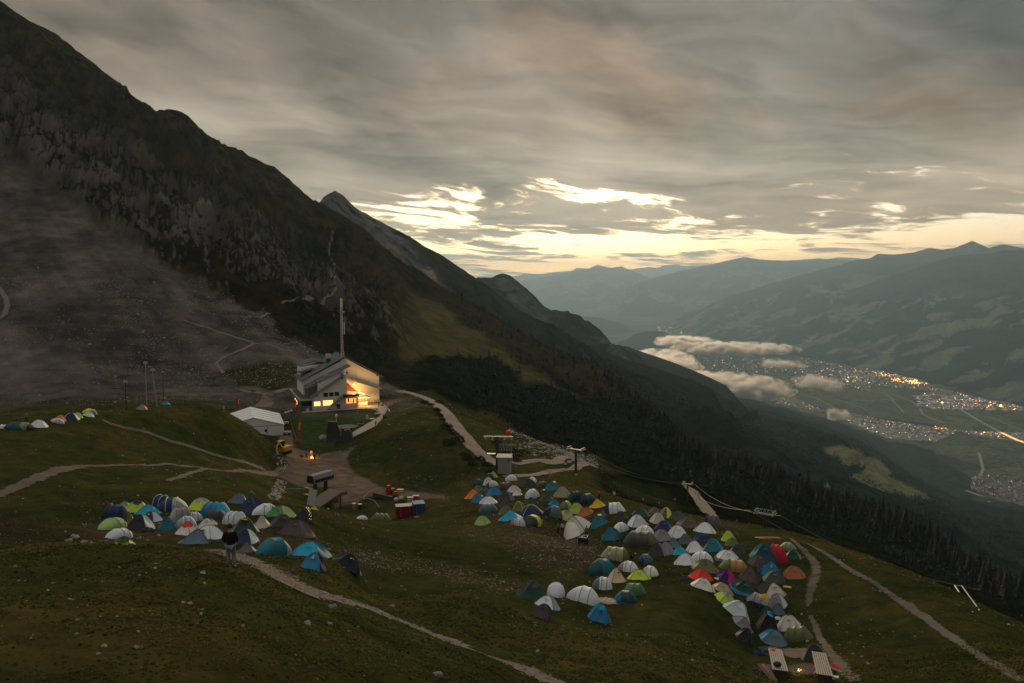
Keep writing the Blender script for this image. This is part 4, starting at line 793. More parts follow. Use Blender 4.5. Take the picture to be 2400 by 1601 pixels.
TT = '''
A|160|185|235|270|hoop||black||10|near-black hooped tent at the back left corner of the left camp
A|135|215|355|345|tunnel||navy||-8|navy-black tunnel tent at the left end of the left camp
A|268|182|365|232|low||sage||10|low sage green tent peeking out behind the lime dome with dark top
A|325|178|508|280|dome|top|lime|char|20|lime dome with a charcoal top, back row left of the striped pair
A|400|228|612|312|low||cyan||12|crumpled bright cyan tent between the lime dome and the grey awning tent
A|530|130|690|252|hoop|left|navy|dteal|-18|tall navy hooped tent with white edging at the back of the left camp
A|585|148|822|285|hoop|half|navy|grey|15|large navy and grey tent with bright yellow poles
A|840|153|1035|275|dome|top|lime|grey|-20|lime dome with a grey roof vent, alone in the back row
A|930|192|1172|310|tunnel|right|blue|cyan|-15|royal blue tunnel tent beside the lime dome with grey vent
A|1155|118|1320|222|dome||steel||15|blue-grey geodesic dome, farthest tent of the left camp
A|1250|150|1462|305|dome||navy||-20|big dark navy dome in front of the blue-grey geodesic one
A|1365|200|1552|305|popup|right|white|teal|22|white pop-up tent with a teal back end beside the navy dome
A|1480|218|1697|335|dome|front|lgreen|green|-30|light and mid green dome at the back right of the left camp
A|1355|295|1505|412|point||beige||10|beige pointed tent below the white and teal pop-up
A|1505|290|1690|402|dome||plum||25|dark plum dome between the beige tent and the tent with lights
A|1700|235|1850|362|dome||black||-12|black dome draped with a glowing string of lights
A|1590|338|1852|490|dome|right|plum|brown|-25|large plum-brown dome at the right edge of the left camp
A|285|272|400|385|dome|half|dolive|olive|20|small dark olive dome behind the light green pop-up
A|465|268|612|360|dome|right|char|pale|-20|charcoal dome with pale stripes behind the grey awning tent
A|345|290|548|435|dome|front|pale|black|-4|grey tent with a wide open black awning
A|590|313|730|432|dome||teal||28|small teal dome with slanting sides near the front of the left camp
A|690|235|855|365|tunnel|front|mauve|grey|35|mauve-grey tunnel tent behind the red-topped one
A|805|268|942|362|popup||pale||30|pale grey pop-up just behind the white and red pair
A|733|300|892|425|popup|front|pale|grey|25|grey-white pop-up touching the back of the red-topped tent
A|728|345|922|475|point|top|cream|red|-18|cream tent with a vivid red top
A|950|262|1152|348|tunnel||char||-10|charcoal tunnel tent below the royal blue one
A|905|320|1072|412|dome|right|cream|black|15|small cream dome with a black side, centre of the left camp
A|1110|265|1312|385|tunnel||pale||-28|pale tunnel tent directly behind the standing man's head
A|1185|318|1397|460|dome|front|green|dgreen|20|green dome with an orange flap right of the standing man
A|875|375|1132|540|dome|skirt|white|char|-26|largest white dome, left of the standing man
A|1225|410|1397|540|dome|front|white|navy|-14|white-topped arch tent with a navy front at the standing man's elbow
A|1228|520|1385|612|low||dgrey||10|low grey tent behind the standing man's legs
A|135|322|305|450|popup||lgreen||80|light green pop-up at the left front of the left camp
A|190|395|352|522|popup|front|white|pale|70|white pop-up in front of the light green one
A|190|484|372|545|low|top|lime|char|5|lime and black tent half hidden by the near slope
A|1395|465|1660|655|hoop|right|teal|grey|40|big dark teal hooped tent with a grey back half
A|1670|528|1987|665|dome|right|cyan|teal|-15|wide turquoise dome behind the navy one with white triangle
A|1738|600|1946|757|dome|front|navy|blue|-8|navy dome with a small white triangle on top
A|1975|600|2246|757|dome|right|black|grey|20|black dome with a grey panel, lone right end of the left camp
A|765|488|1050|550|low||steel||8|flat slate blue sheet tent lying beside the path
A|1815|222|1892|264|low||yelgreen||20|tiny yellow-green tent behind the tent with lights
K|1203|978|1322|1032|popup||white||20|small lone white pop-up on the grass below the gravel court
K|1352|950|1583|1050|tunnel||olive||-5|lone olive tunnel tent left of the red container
R|-60|365|125|432|popup|left|white|black|10|white and black tent cut by the left picture edge
R|78|318|350|440|hoop||dteal||-20|big dark slate tent second from the left picture edge
R|250|318|492|436|hoop|right|sage|black|10|green hooped tent with a black open end on the left knoll
R|465|275|708|400|dome|left|white|pale|15|white dome between the green hooped tent and the orange one
R|845|202|998|300|dome||orange||0|orange dome on the left knoll
R|788|255|968|335|popup||pale||15|low grey-white tent in front of the orange dome on the knoll
R|1115|168|1257|255|dome||lime||-10|lime dome behind the white one on the left knoll
R|978|175|1197|283|dome|front|white|navy|20|white dome with a dark base right of the orange one
R|1270|108|1478|208|hoop|right|yellow|steel|-10|yellow and blue hooped tent at the right end of the knoll row
R|1272|150|1432|236|dome||mint||0|pale mint dome in front of the yellow and blue one
R|2100|45|2247|130|dome|right|mauve|red|10|lone small grey and red dome beside the drag lift mast
W|1265|1150|1340|1172|low||blue||0|tiny blue tent on the knoll top right of the grey and red one
D|345|283|482|402|hoop|left|dgrey|dgreen|80|dark grey hooped tent at the left back corner of the right camp
D|325|385|502|498|low||olive||-20|half-collapsed olive tent left of the bright blue dome
D|580|163|745|282|point||yelgreen||-20|yellow-green ridge tent hard against the lift building
D|515|190|692|342|hoop||dgreen||20|dark green hooped tent in front of the yellow-green ridge tent
D|503|258|682|395|dome||pale||20|pale grey dome below the lift building
D|545|315|747|428|popup|front|cream|brown|-10|cream pop-up with a dark brown door at the back of the right camp
D|858|220|1048|330|popup|front|white|pale|8|white pop-up at the back right of the lift building
D|728|338|1002|472|tunnel|left|brown|plum|22|brown tunnel tent in the back row of the right camp
D|1225|252|1366|360|popup||white||-30|white pop-up tip behind the charcoal dome
D|1100|278|1368|442|dome|right|char|black|20|big charcoal dome in the back row
D|885|390|1112|522|dome||beige||-20|beige-grey dome behind the small pinkish tent
D|955|458|1142|575|low||cream||-15|small pinkish cream tent in front of the beige-grey dome
D|205|455|487|618|point||orange||15|bright orange tent at the left edge of the right camp
D|503|428|602|482|low||teal||10|teal groundsheet heap beside the bright blue dome
D|303|525|517|682|dome||blue||-15|blue dome touching the bright orange tent
D|558|413|808|577|dome||blue||25|bright blue dome below the cream pop-up with brown door
D|760|490|997|652|dome|front|steel|char|-20|blue-grey dome below the beige-grey one
D|773|612|962|748|dome||dolive||15|dark olive-brown dome between the grey and yellow-olive tents
D|1185|445|1408|614|popup|front|white|pale|35|white pop-up with a grey front in the upper middle of the camp
D|1410|508|1632|650|point||dolive||10|brown-olive pointed tent in the upper middle of the camp
D|1373|328|1557|422|tunnel||brown||15|low brown tunnel tent behind the teal and yellow dome
D|1495|333|1752|492|dome|right|teal|dteal|10|teal dome with a yellow corner below the shirtless walker
D|1645|406|1922|597|dome||khaki||-10|big khaki dome right of the teal one with yellow corner
D|1885|486|2112|637|tunnel||dteal||25|dark teal-blue tunnel tent right of the khaki dome
D|2060|518|2345|702|hoop|left|dteal|black|15|dark teal tunnel tent behind the amber one
D|1165|585|1402|717|low||dgreen||10|dark green tent with a sagging roof between lime and white tents
D|975|655|1197|827|dome||olive||-15|olive-lime dome left of the navy tent with yellow poles
D|1100|703|1467|887|dome|right|navy|dgrey|8|navy and grey dome with bright yellow poles in the right camp
D|443|578|727|705|dome|left|white|pale|5|white dome right of the blue one at the camp's left edge
D|430|688|728|832|tunnel||steel||0|grey-blue tent tucked under the white dome at the left edge
D|450|798|692|932|low||dgreen||15|low dark green tent above the light green dome
D|360|883|617|1057|dome|left|lgreen|green|-25|light green dome, frontmost at the camp's left corner
D|753|716|1003|887|dome||olive||20|yellow-olive dome behind the bright cyan tent
D|755|800|1142|980|point||cyan||-5|bright cyan pointed tent at the front left
D|945|913|1182|1057|popup|front|pale|mauve|-20|small grey-mauve pop-up between the cyan and yellow tents
D|1160|863|1447|1072|hoop|left|yellow|char|55|yellow tent with a charcoal door facing the stony ground
D|1545|620|1757|737|low||blue||25|crumpled blue tent above the steel blue pop-up
D|1490|710|1777|912|popup|front|steel|navy|-12|steel blue pop-up with a dark front
D|1745|638|1942|792|hoop|front|yelgreen|olive|35|yellow-green hooped tent with an open end
D|1880|670|2137|847|dome||yelgreen||-15|yellow-green dome above the big cream family tent
D|1713|783|1972|947|dome|top|yellow|grey|20|yellow-lime dome with a grey roof beside the cream family tent
D|2015|768|2312|887|low||rust||-8|low rust orange tent lying above the cream family tent
E|130|163|348|297|point||amber||-15|amber yellow tent on the rim of the right camp
E|335|214|612|382|tunnel|left|white|navy|-22|white tunnel tent with a navy end near the rim
E|262|308|432|412|low||dgrey||20|low grey-mauve tent between the amber and teal ones
E|465|338|667|472|dome|left|char|plum|-10|maroon and charcoal dome below the white tunnel tent
E|450|488|672|632|popup|right|white|pale|10|white pop-up behind the teal tent with the boxy roof
E|145|383|397|562|dome|right|teal|dteal|5|teal dome with a yellow corner beside the cream family tent
E|300|558|567|737|dome|right|teal|dteal|-15|plain teal tent with a boxy roof in the middle of the right camp
E|665|380|924|550|dome|left|pale|white|10|pale grey dome in front of the black-green dome near the rim
E|710|286|952|422|dome|right|dgreen|dgrey|-15|black-green dome on the rim of the right camp
E|945|280|1097|384|dome||olive||20|small olive tent left of the yellow and grey striped dome
E|1080|288|1274|442|dome|half|dgrey|yellow|0|dome striped yellow and grey on the rim
E|958|353|1172|522|dome||beige||15|beige dome in front of the yellow and grey striped one
E|1215|333|1467|478|dome||dolive||-20|mottled grey-green dome on the rim
E|1030|463|1277|617|dome|right|navy|blue|-12|navy dome under the beige one
E|1325|413|1642|582|dome|right|brown|olive|5|large brown-grey dome near the gravel track
E|1700|383|1932|547|tunnel|front|dgrey|char|-30|dark grey tunnel tent with a clear window at the rim
E|1560|483|1862|662|dome|left|white|pale|-20|big white dome in front of the dark tunnel tent at the rim
E|1205|528|1477|712|dome|left|white|pale|10|white dome with a dark skirt in the middle of the right camp
E|757|528|1008|680|popup||white||-25|white ridge tent behind the long dark olive tunnel
E|600|610|1067|822|tunnel|right|dolive|olive|-12|longest dark olive tunnel tent in the middle of the camp
E|993|583|1252|757|dome||mauve||15|mauve-grey dome right of the long olive tunnel
E|1345|648|1552|807|dome||dgrey||-25|dark grey dome under the white one with dark skirt
E|1190|703|1392|847|low||steel||-10|blue-grey sheet tent between the mauve domes
E|1560|638|1807|767|dome||navy||10|deep navy tent under the big white dome
E|1703|713|1962|902|dome|right|teal|cyan|-15|teal-blue dome with a bright edge right of the navy tent
E|1948|548|2192|702|low||char||-25|charcoal tent behind the lime one near the rim
E|1948|603|2137|757|dome|right|lime|lgreen|-15|pale lime dome near the rim
E|1995|700|2192|822|low||olive||15|olive green lean-to tent touching the pale lime dome
E|2053|788|2282|947|dome|left|char|dgrey|-20|black and grey dome below the olive lean-to
E|1080|758|1292|962|dome||mauve||-30|tall mauve dome left of the bright azure tent
E|940|768|1202|982|dome|front|mauve|char|-25|mauve dome with a black open front
E|1455|743|1707|922|dome|left|white|pale|-5|white dome right of the bright azure tent
E|1235|818|1522|967|point||cyan||8|bright azure tent in the middle of the right camp
E|1528|885|1817|1062|popup|left|white|pale|-20|white pop-up behind the yellow-olive tent with a dark doorway
E|1293|913|1592|1112|dome|left|white|pale|-15|white dome below the bright azure tent
E|1863|868|2192|1040|dome|skirt|white|steel|-5|wide white ridge tent above the ochre tunnel
E|283|828|692|1032|tunnel|right|khaki|olive|-8|large khaki tunnel tent with a round white badge
E|790|923|1002|1072|popup|front|steel|dteal|5|grey-teal pop-up with a black doorway beside the khaki tunnel
E|100|985|482|1245|popup|front|teal|dteal|28|large teal pop-up below the khaki tunnel
E|523|1018|792|1190|popup|left|white|mauve|-25|grey and white pop-up between the khaki tunnel and the lime tent
E|850|1083|1067|1252|popup|left|white|mauve|-35|white pop-up behind the lime tent
Gq|1343|388|1613|610|point|left|peach|beige|20|peach dome with a small dark vent
Gq|1633|413|1927|568|dome||lime||-5|vivid lime tent right of the peach dome
E|1540|998|1897|1192|dome||olive||-10|yellow-olive tent with a dark round doorway
Fq|300|733|622|910|low||red||25|red-orange awning sheet below the yellow-olive tent
E|1928|1003|2312|1172|tunnel|left|ochre|olive|-8|ochre tunnel tent in the lower right camp
Fq|655|738|927|922|dome|half|purple|magenta|0|purple and magenta dome
Fq|958|720|1217|912|dome|right|brown|dolive|-20|dark brown mesh dome right of the magenta one
Gq|158|560|572|862|dome|top|dgreen|dolive|12|big dark green dome at the lower left of the right camp
Gq|568|573|802|825|popup|left|white|pale|85|tall narrow white pop-up beside the big dark green dome
Gq|403|750|732|952|dome|right|white|grey|-25|white dome in front of the big dark green one
Gq|373|863|652|1087|dome|right|plum|char|-30|plum tent, frontmost of the four at the lower left
Gq|833|623|1252|882|popup|front|white|pale|-20|largest white pop-up, alone in the lower middle
Gq|1163|506|1424|692|popup|front|white|steel|-5|slate blue pop-up with a white band under the peach dome
Gq|1083|863|1417|1137|dome|top|blue|cyan|-3|vivid blue dome with a black triangle, front of the lower middle
Gq|1573|593|1867|767|tunnel|left|green|sage|-15|fresh green hooped tent in the lower middle
Gq|1450|683|1757|882|hoop|front|dteal|teal|-15|dark teal open pop-up leaning on the fresh green tent
Fq|1340|405|1582|662|tunnel||crimson||-25|red annexe tent joined to the large teal family tent
Fq|1108|400|1482|662|dome|left|dteal|teal|-10|large dark teal family tent on the right
Fq|1083|558|1327|712|dome||brown||15|brown-mauve dome left of the large teal family tent
Fq|1208|640|1522|832|dome|front|navy|blue|-10|navy tent with an orange triangle below the family tent
Fq|1283|763|1562|932|dome|left|dolive|sage|-15|dark olive dome below the navy tent with orange triangle
Fq|1543|700|1827|877|dome||rust||-15|rust brown dome nearest the dirt footpath
Fq|1505|393|1702|502|hoop||sage||-20|green hooped tent behind the red annexe
Fq|1573|485|1772|622|dome|front|sage|dgreen|-20|small sage green dome right of the red annexe
Fq|598|933|882|1072|dome||tan||-15|tan dome behind the lime dome with grey roof
Fq|833|878|1187|1087|dome|skirt|dgreen|blue|-8|dark green dome with a blue base line
Fq|608|1033|922|1232|dome|top|lime|grey|10|lime dome with a grey roof in the lower right camp
Fq|338|858|642|1032|dome||cream||-10|cream white tent under the red-orange awning
Fq|1213|916|1562|1102|dome|left|beige|char|10|beige and charcoal dome near the footpath
Fq|1333|1058|1577|1247|dome|front|pale|mauve|-35|pale arch tent below the beige and charcoal dome
Fq|1058|1078|1432|1272|tunnel|skirt|mauve|navy|-25|mauve-grey ridge tent with a navy base
Fq|1393|1183|1552|1342|low||steel||-40|small translucent teal-grey tent below the pale arch tent
H|270|365|662|617|dome|left|pale|white|-20|big pale blue-grey dome in the lower right camp
H|788|455|982|622|dome||dgreen||10|dark green tent with a yellow bag on its roof
H|733|523|1032|802|dome|front|brown|black|-10|brown and black tent with a turquoise tip
H|363|568|712|752|point||mauve||8|grey-mauve pointed tent left of the turquoise-tipped one
H|453|723|697|932|dome|right|black|dgreen|-15|black-green dome below the grey-mauve pointed tent
H|743|753|1182|1012|dome|left|steel|blue|-10|big steel blue dome above the left wooden table
H|1023|560|1327|772|dome||cream||-15|pinkish cream dome right of the turquoise-tipped tent
H|1118|713|1472|942|tunnel||olive||-30|olive lean-to tarp with an open front
H|1348|946|1702|1192|dome|front|olive|black|-20|olive dome with a dark front above the right wooden table
'''
sp = {}
for ln in TT.strip().split('\n'):
    q = ln.split('|'); k = q[0]
    if k == 'K': g = 'lone tents on the grass below the court'
    elif k == 'A': g = LT
    elif k in ('R', 'W'): g = ROWT
    else: g = RT
    pole = 'yellow' if 'yellow poles' in q[10] or 'striped yellow' in q[10] else ('pale' if q[7] in ('navy', 'teal', 'dgreen') and 'white edging' in q[10] else 'dgrey')
    sp[q[10]] = tent(k, *[float(a) for a in q[1:5]], q[5], q[6] or 'plain', q[7], q[8] or None, float(q[9]), q[10], pole, g)
def deco(lbl, name, m, pts, faces):
    MB().add(pts, faces).obj(name, m, sp[lbl])
def bbz(o):
    fs = [c for c in o.children if c.name.startswith('flysheet')][0]; v = np.array([p.co for p in fs.data.vertices]); return v.min(0), v.max(0)
# emblems and differently coloured details on particular tents
for lb, mn, sh in (("navy dome with a small white triangle on top", 'white', 'tri'), ("vivid blue dome with a black triangle, front of the lower middle", 'char', 'tri'), ("navy tent with an orange triangle below the family tent", 'amber', 'tri'), ("peach dome with a small dark vent", 'dgreen', 'tri'), ("large khaki tunnel tent with a round white badge", 'white', 'disc')):
    o = sp[lb]; a, b = bbz(o); H_ = b[2]; D_ = b[1] - a[1]; s_ = H_ * .11
    if sh == 'tri': y0_, z0_ = -D_ * .5 * .50 - .05, H_ * .80; v = [(-s_, y0_ - .12, z0_ - s_), (s_, y0_ - .12, z0_ - s_), (0, y0_ + .10, z0_ + s_)]; f = [(0, 1, 2)]
    else: v = [(-.8 + s_ * math.cos(t), -D_ * .5 * .93, H_ * .60 + s_ * 1.2 * math.sin(t)) for t in np.linspace(0, 6.28, 13)[:-1]]; f = [tuple(range(12))]
    MB().add(v, f).obj('emblem', tmat(mn), o)
for lb, c in (("teal dome with a yellow corner below the shirtless walker", 'yellow'), ("teal dome with a yellow corner beside the cream family tent", 'yellow'), ("green dome with an orange flap right of the standing man", 'orange'), ("brown and black tent with a turquoise tip", 'cyan'), ("lime and black tent half hidden by the near slope", 'char')):
    o = sp[lb]; a, b = bbz(o); H_ = b[2]; w_ = b[0]; dx = .35 if c == 'yellow' else -.05
    MB().add([(w_ * dx - .25, -.45, H_ * .93), (w_ * dx + .28, -.5, H_ * .86), (w_ * dx + .30, .2, H_ * .98), (w_ * dx - .25, .2, H_ * 1.03)], [(0, 1, 2, 3)]).obj('corner_panel', tmat(c), o)
# the string of lights and things lying on tents
o = sp["black dome draped with a glowing string of lights"]; a, b = bbz(o); M = o.matrix_world
bulb = mat('warm_bulb', (1, .8, .4), .4, emit=(1, .50, .12), es=3.2)
q = thing('light_string', 'glowing warm string of lights draped over the black dome', 'string lights', None, M=o.matrix_world.copy()); wire = []
for k in range(16):
    t = k / 15; x_ = b[0] * (-.05 + .85 * t); zf = b[2] * (1 - (t * .86) ** 2.1) + .07; wire.append((x_, -.30 - .25 * math.sin(k * 1.9) - .2 * t, zf - .05 * abs(math.sin(k * 1.9))))
MB().path(wire, .012, 4).obj('wire', tmat('char'), q)
for p_ in wire: MB().ball(p_, .022, 6, 4).obj('bulb', bulb, q)
# ------------------------------------------------------------------ paths and gravel (draped on the ground)
m_gravel = mat('gravel', (.110, .086, .068), .95, .45, 1.6, .6, 7)
m_dust = mat('dusty_gravel', (.125, .095, .072), .95, .35, .7, .6, 5)
m_dirt = mat('dirt_track', (.078, .058, .042), .95, .4, 1.2, .6, 6)
def drape(name, pts, width, m=m_gravel, dz=.05, rag=.12, n=220, label=None):
    P = []
    for px, py in pts:
        h = hit(px, py, 200)
        if h is not None: P.append((h.x, h.y, h.z))
    return ribbon(name, P, width, m, dz, ground=gz, n=n, rag=rag, label=label)
drape('gravel_path', [(505,1288),(540,1303),(600,1322),(660,1352),(700,1382),(780,1400),(850,1422),(930,1452),(1000,1480),(1080,1515),(1180,1550),(1260,1582),(1330,1612)], [1.6,2.2,2.6,2.8,2.7,2.6,2.5,2.4,2.2,2.0,1.9,1.8,1.8], m_gravel, .04, .4, 420)
drape('gravel_path', [(-40,1172),(20,1150),(80,1126),(130,1103),(185,1093),(260,1091),(360,1092),(450,1094),(540,1106),(600,1108),(660,1099),(700,1094)], [2.4,2.3,2.1,1.8,1.3,1.1,1.1,1.1,1.1,1.2,1.5,2], m_dirt, .06, .35, 260)
drape('gravel_path', [(240,985),(300,1005),(400,1035),(480,1058),(560,1082),(620,1100)], 1.2, m_dirt, .06, .2, 160)
drape('gravel_path', [(395,1128),(440,1112),(480,1099)], .9, m_dirt, .05, .2, 60)
drape('gravel_path', [z for z in [cr('V',715,605),cr('V',760,640),cr('V',820,695),cr('V',880,760),cr('V',893,830),cr('V',870,900),cr('V',845,980),cr('V',835,1060)]], [.5,.7,.9,1.0,1.0,1.0,.9,.4], m_dirt, .05, .45, 240)
drape('gravel_path', [cr('V',850,1120),cr('V',890,1200),cr('V',930,1290),cr('V',980,1370),cr('V',1040,1440),cr('V',1090,1500),cr('V',1150,1560)], [.4,.6,.6,.8,1.0,.9,.8], m_dirt, .05, .5, 200)
drape('gravel_path', [cr('V',790,625),cr('V',880,665),cr('V',1000,735),cr('V',1090,795),cr('V',1200,860),cr('V',1330,935),cr('V',1480,1035),cr('V',1640,1145),cr('V',1800,1265),cr('V',1960,1370),cr('V',2130,1470),cr('V',2277,1560)], [.6,.8,.9,.9,.9,.9,.9,.85,.8,.75,.75,.75], mat('grey_path', (.062,.053,.044), .95, .3, 1.5), .05, .35, 420)
drape('gravel_road', [(935,915),(975,925),(1010,938),(1040,962),(1062,990),(1085,1020),(1112,1052),(1150,1080),(1175,1092)], [5,5.5,5.5,5.5,5,5,5,4,3], m_dust, .07, .08, 260)
drape('gravel_road', [(1180,1118),(1235,1115),(1290,1104),(1345,1100),(1385,1090)], [3,3.5,3.5,3,2.5], m_dust, .07, .08, 160)
drape('gravel_road', [(1205,1088),(1240,1080),(1275,1078),(1300,1088),(1390,1090)], [4,5,4.5,3.5,3], m_dust, .09, .08, 160)
drape('gravel_road', [cr('E',1510,10),cr('E',1560,80),cr('E',1620,160),cr('E',1680,240),cr('E',1740,320),cr('E',1790,390)], [6,5,5,5,5,4], m_dust, .12, .1, 200)
drape('gravel_path', [cr('B',300,470),cr('B',400,505),cr('B',560,520),cr('B',760,510),cr('B',890,460)], [2,3,4,4,3.5], m_dirt, .1, .15, 140)
drape('gravel_path', [cr('B',590,690),cr('B',640,640),cr('B',660,560),cr('B',640,525)], [6,5,4,4], m_dirt, .12, .1, 80)
for pts, w_ in (([cr('W',1440,505),cr('W',1600,560),cr('W',1800,625),cr('W',2000,690),cr('W',2351,765)], 1.4), ([cr('W',2000,690),cr('W',1900,745),cr('W',1780,790),cr('W',1700,850),cr('W',1760,925)], 1.6), ([cr('W',1900,485),cr('W',2050,485),cr('W',2110,450)], 1.2), ([cr('W',-20,240),cr('W',40,320),cr('W',60,390),cr('W',40,460),cr('W',-20,500)], 2.2), ([(780,540),(770,590),(785,620),(778,650),(800,680),(770,690),(700,700),(660,712)], 2.0)):
    drape('scree_path', pts, w_, mat('scree_path', (.14, .115, .09), .95, .3, .4), .25, .3, 160)

# ------------------------------------------------------------------ mountain hut
psi = R(22); HR = Vector((math.cos(psi), math.sin(psi), 0)); HB = Vector((-math.sin(psi), math.cos(psi), 0))
HO = ray(705, 965); HO = HO * (-44.4 / HO.z)
def Hq(cx, cy, bb):
    px, py = cr('Hut', cx, cy); d_ = ray(px, py); P0 = HO + HB * bb; t = P0.dot(HB) / d_.dot(HB); q = d_ * t - HO; return q.dot(HR), q.z
m_wall = mat('white_render', (.60, .57, .53), .85, .07, .35); m_roof = mat('grey_metal_roof', (.115, .135, .145), .45, .14, .5, metal=.3, spec=.5)
m_wood = mat('weathered_wood', (.115, .088, .066), .85, .25, 2.2); m_dark = mat('dark_glass', (.01, .012, .014), .12, spec=.7); m_trim = mat('dark_trim', (.03, .03, .032), .6)
m_cream = mat('cream_cap', (.42, .38, .28), .8); m_flat = mat('flat_roof_felt', (.065, .06, .055), .95, .2, .6); m_warm = mat('lit_window', (1, .62, .2), .5, emit=(1, .55, .16), es=1.6)
m_warm2 = mat('lit_window_red', (1, .4, .1), .5, emit=(1, .33, .07), es=1.1); m_steel = mat('galvanised_steel', (.30, .30, .29), .5, .2, 1, metal=.5); m_white = mat('white_paint', (.62, .60, .56), .6, .1, 1)
hut = thing('mountain_hut', 'large white mountain hut with stepped grey roofs and lit windows behind the lawn', 'mountain hut', HO, psi)
def part(nm, mb, m, par=None, **k): return mb.obj(nm, m, par or hut, **k)
w_ = MB().prism([(3.8,-2),(15.5,-2),(15.5,12.2),(14.2,11.3),(3.8,4.6)], 0, 10).prism([(15.5,-2),(19.3,-2),(19.3,4.2),(15.5,4.2)], .02, 9.9)
fw = part('front_wall', w_, m_wall)
w_ = MB().prism([(15.5,-2),(20.9,-2),(20.9,14.3),(16.8,16.7),(15.5,15.9)], 10.02, 28).prism([(20.9,-2),(28.9,-2),(28.9,9.8),(20.9,14.2)], 9.7, 28)
gw = part('gable_wall', w_, m_wall)
part('rear_wall', MB().prism([(2.3,-2),(15.5,-2),(15.5,15.6),(2.3,9.3)], 10.2, 27.5).prism([(2.6,-2),(12,-2),(12,14.2),(2.6,12.6)], 20, 28.4), m_wall)
an = part('annexe', MB().box(0, 3.78, .02, 28, -2, 3.9), m_wood)
part('flat_roof', MB().box(-.15, 3.9, -.2, 28.1, 3.9, 4.08), m_flat, an); part('parapet', MB().box(-.35, -.15, -.4, 28.2, 3.6, 4.25).box(-.35, 3.95, -.4, -.2, 3.6, 4.25), m_cream, an)
x0, z0 = Hq(245, 1365, 0); x1, z1 = Hq(370, 1417, 0)
part('window', MB().box(x0, x1, -.06, 0, z1, z0), m_dark, an); part('shop_front', MB().box(x0, x1, -.08, 0, -.1, z1 - .05), mat('grey_panel', (.12,.12,.12), .7), an)
part('window', MB().box(-.06, 0, 9.5, 11.5, 1.0, 2.4), m_warm, an); part('window', MB().box(-.06, 0, 14, 15.2, 1.2, 2.6), m_warm, an)
def roofpart(nm, *sl):
    mb = MB()
    for s_ in sl: mb.slab(*s_)
    o_ = part(nm, mb, m_roof)
    sm = MB()
    for (a0, c0, a1, c1, b0, b1, *_) in sl:                     # standing seams
        for k in range(1, int((b1 - b0) / .9)):
            yy = b0 + k * .9; sm.prism([(a0, c0), (a1, c1), (a1, c1 + .05), (a0, c0 + .05)], yy, yy + .05)
    part('seam', sm, m_roof, o_); return o_
roofpart('front_roof', (3.2, 4.55, 14.7, 11.95, -.9, 4.5)); roofpart('raised_roof', (5.8, 9.5, 13.9, 12.9, 1.2, 9.5)); part('raised_wall', MB().prism([(6.1,6),(13.6,8),(13.6,12.55),(6.1,9.35)], 1.5, 9.2), m_wall)
roofpart('dormer_roof', (2.4, 7.5, 7.1, 8.95, 2.8, 14)); part('dormer_wall', MB().prism([(2.8,3.5),(6.8,3.5),(6.8,8.6),(2.8,7.35)], 3.1, 13.8), m_wood)
roofpart('main_roof', (3.2, 7.9, 17.7, 14.45, 4, 10.1)); roofpart('upper_roof', (1.3, 9.2, 16.85, 17.3, 9.6, 28.6))
part('main_roof_gable', MB().prism([(3.6,6),(15.5,6),(15.5,13.1),(3.6,7.8)], 4.4, 9.9), m_wall)
roofpart('gable_roof', (16.85, 17.3, 30.5, 9.45, 9.0, 28.6)); roofpart('canopy_roof', (17.4, 9.3, 29.2, 5.3, 7.9, 9.6))
roofpart('wing_roof', (2.2, 13.6, 8.2, 15.4, 21, 29), (7.9, 15.0, 12.6, 14.4, 19.5, 29)); roofpart('lower_wing_roof', (1.6, 11.4, 7.0, 12.6, 16.5, 21))
ch = part('chimney', MB().box(11.2, 12.7, 15.3, 16.8, 11, 16.2), m_trim); part('chimney_cap', MB().box(11.1, 12.8, 15.2, 16.9, 16.2, 17.7), m_cream, ch)
part('roof_hatch', MB().box(8.4, 9.9, 3.2, 4.0, 10.8, 11.7), m_steel)
for (a, b_, c_, d_) in ((517,1263,565,1303),(585,1258,634,1298),(652,1252,700,1292),(430,1290,440,1300),(733,1068,748,1084)):
    X0, Z0 = Hq(a, b_, 0); X1, Z1 = Hq(c_, d_, 0)
    o_ = part('window', MB().box(X0 - .08, X1 + .08, -.05, 0, Z1 - .08, Z0 + .08), m_trim); part('pane', MB().box(X0, X1, -.07, -.05, Z1, Z0), m_dark, o_)
    if X1 - X0 > 1: part('mullion', MB().box((X0+X1)/2-.04, (X0+X1)/2+.04, -.10, -.07, Z1, Z0), m_trim, o_)
for (a, b_, c_, d_, mm) in ((395,1370,477,1416,m_warm),(505,1355,628,1408,m_warm),(790,1327,916,1382,m_warm2),(672,1352,690,1372,m_warm)):
    X0, Z0 = Hq(a, b_, 0); X1, Z1 = Hq(c_, d_, 0)
    o_ = part('lit_window', MB().box(X0, X1, -.05, 0, Z1, Z0), mm); mb = MB(); nn_ = max(1, int((X1 - X0) / .8))
    for k in range(nn_ + 1): xx = X0 + (X1 - X0) * k / nn_; mb.box(xx - .05, xx + .05, -.09, -.05, Z1, Z0)
    part('window_frame', mb, m_trim, o_)
    if mm is m_warm2: part('curtain', MB().box(X0 + .5, X0 + 1.1, -.08, -.05, Z1 + .5, Z0).box(X1 - 1.2, X1 - .8, -.08, -.05, Z1, Z0 - .3), mat('red_curtain', (.4,.05,.02), .8), o_)
for (a, b_, c_, d_, bb) in ((790,998,811,1022,10.0),(1160,1035,1178,1052,9.7)):
    X0, Z0 = Hq(a, b_, bb); X1, Z1 = Hq(c_, d_, bb); part('window', MB().box(X0, X1, bb - .06, bb, Z1, Z0), m_dark)
rl = MB(); 
for k in range(14): rl.box(13.9 + k * .41, 13.94 + k * .41, -1.6, -1.56, 4.2, 5.4)
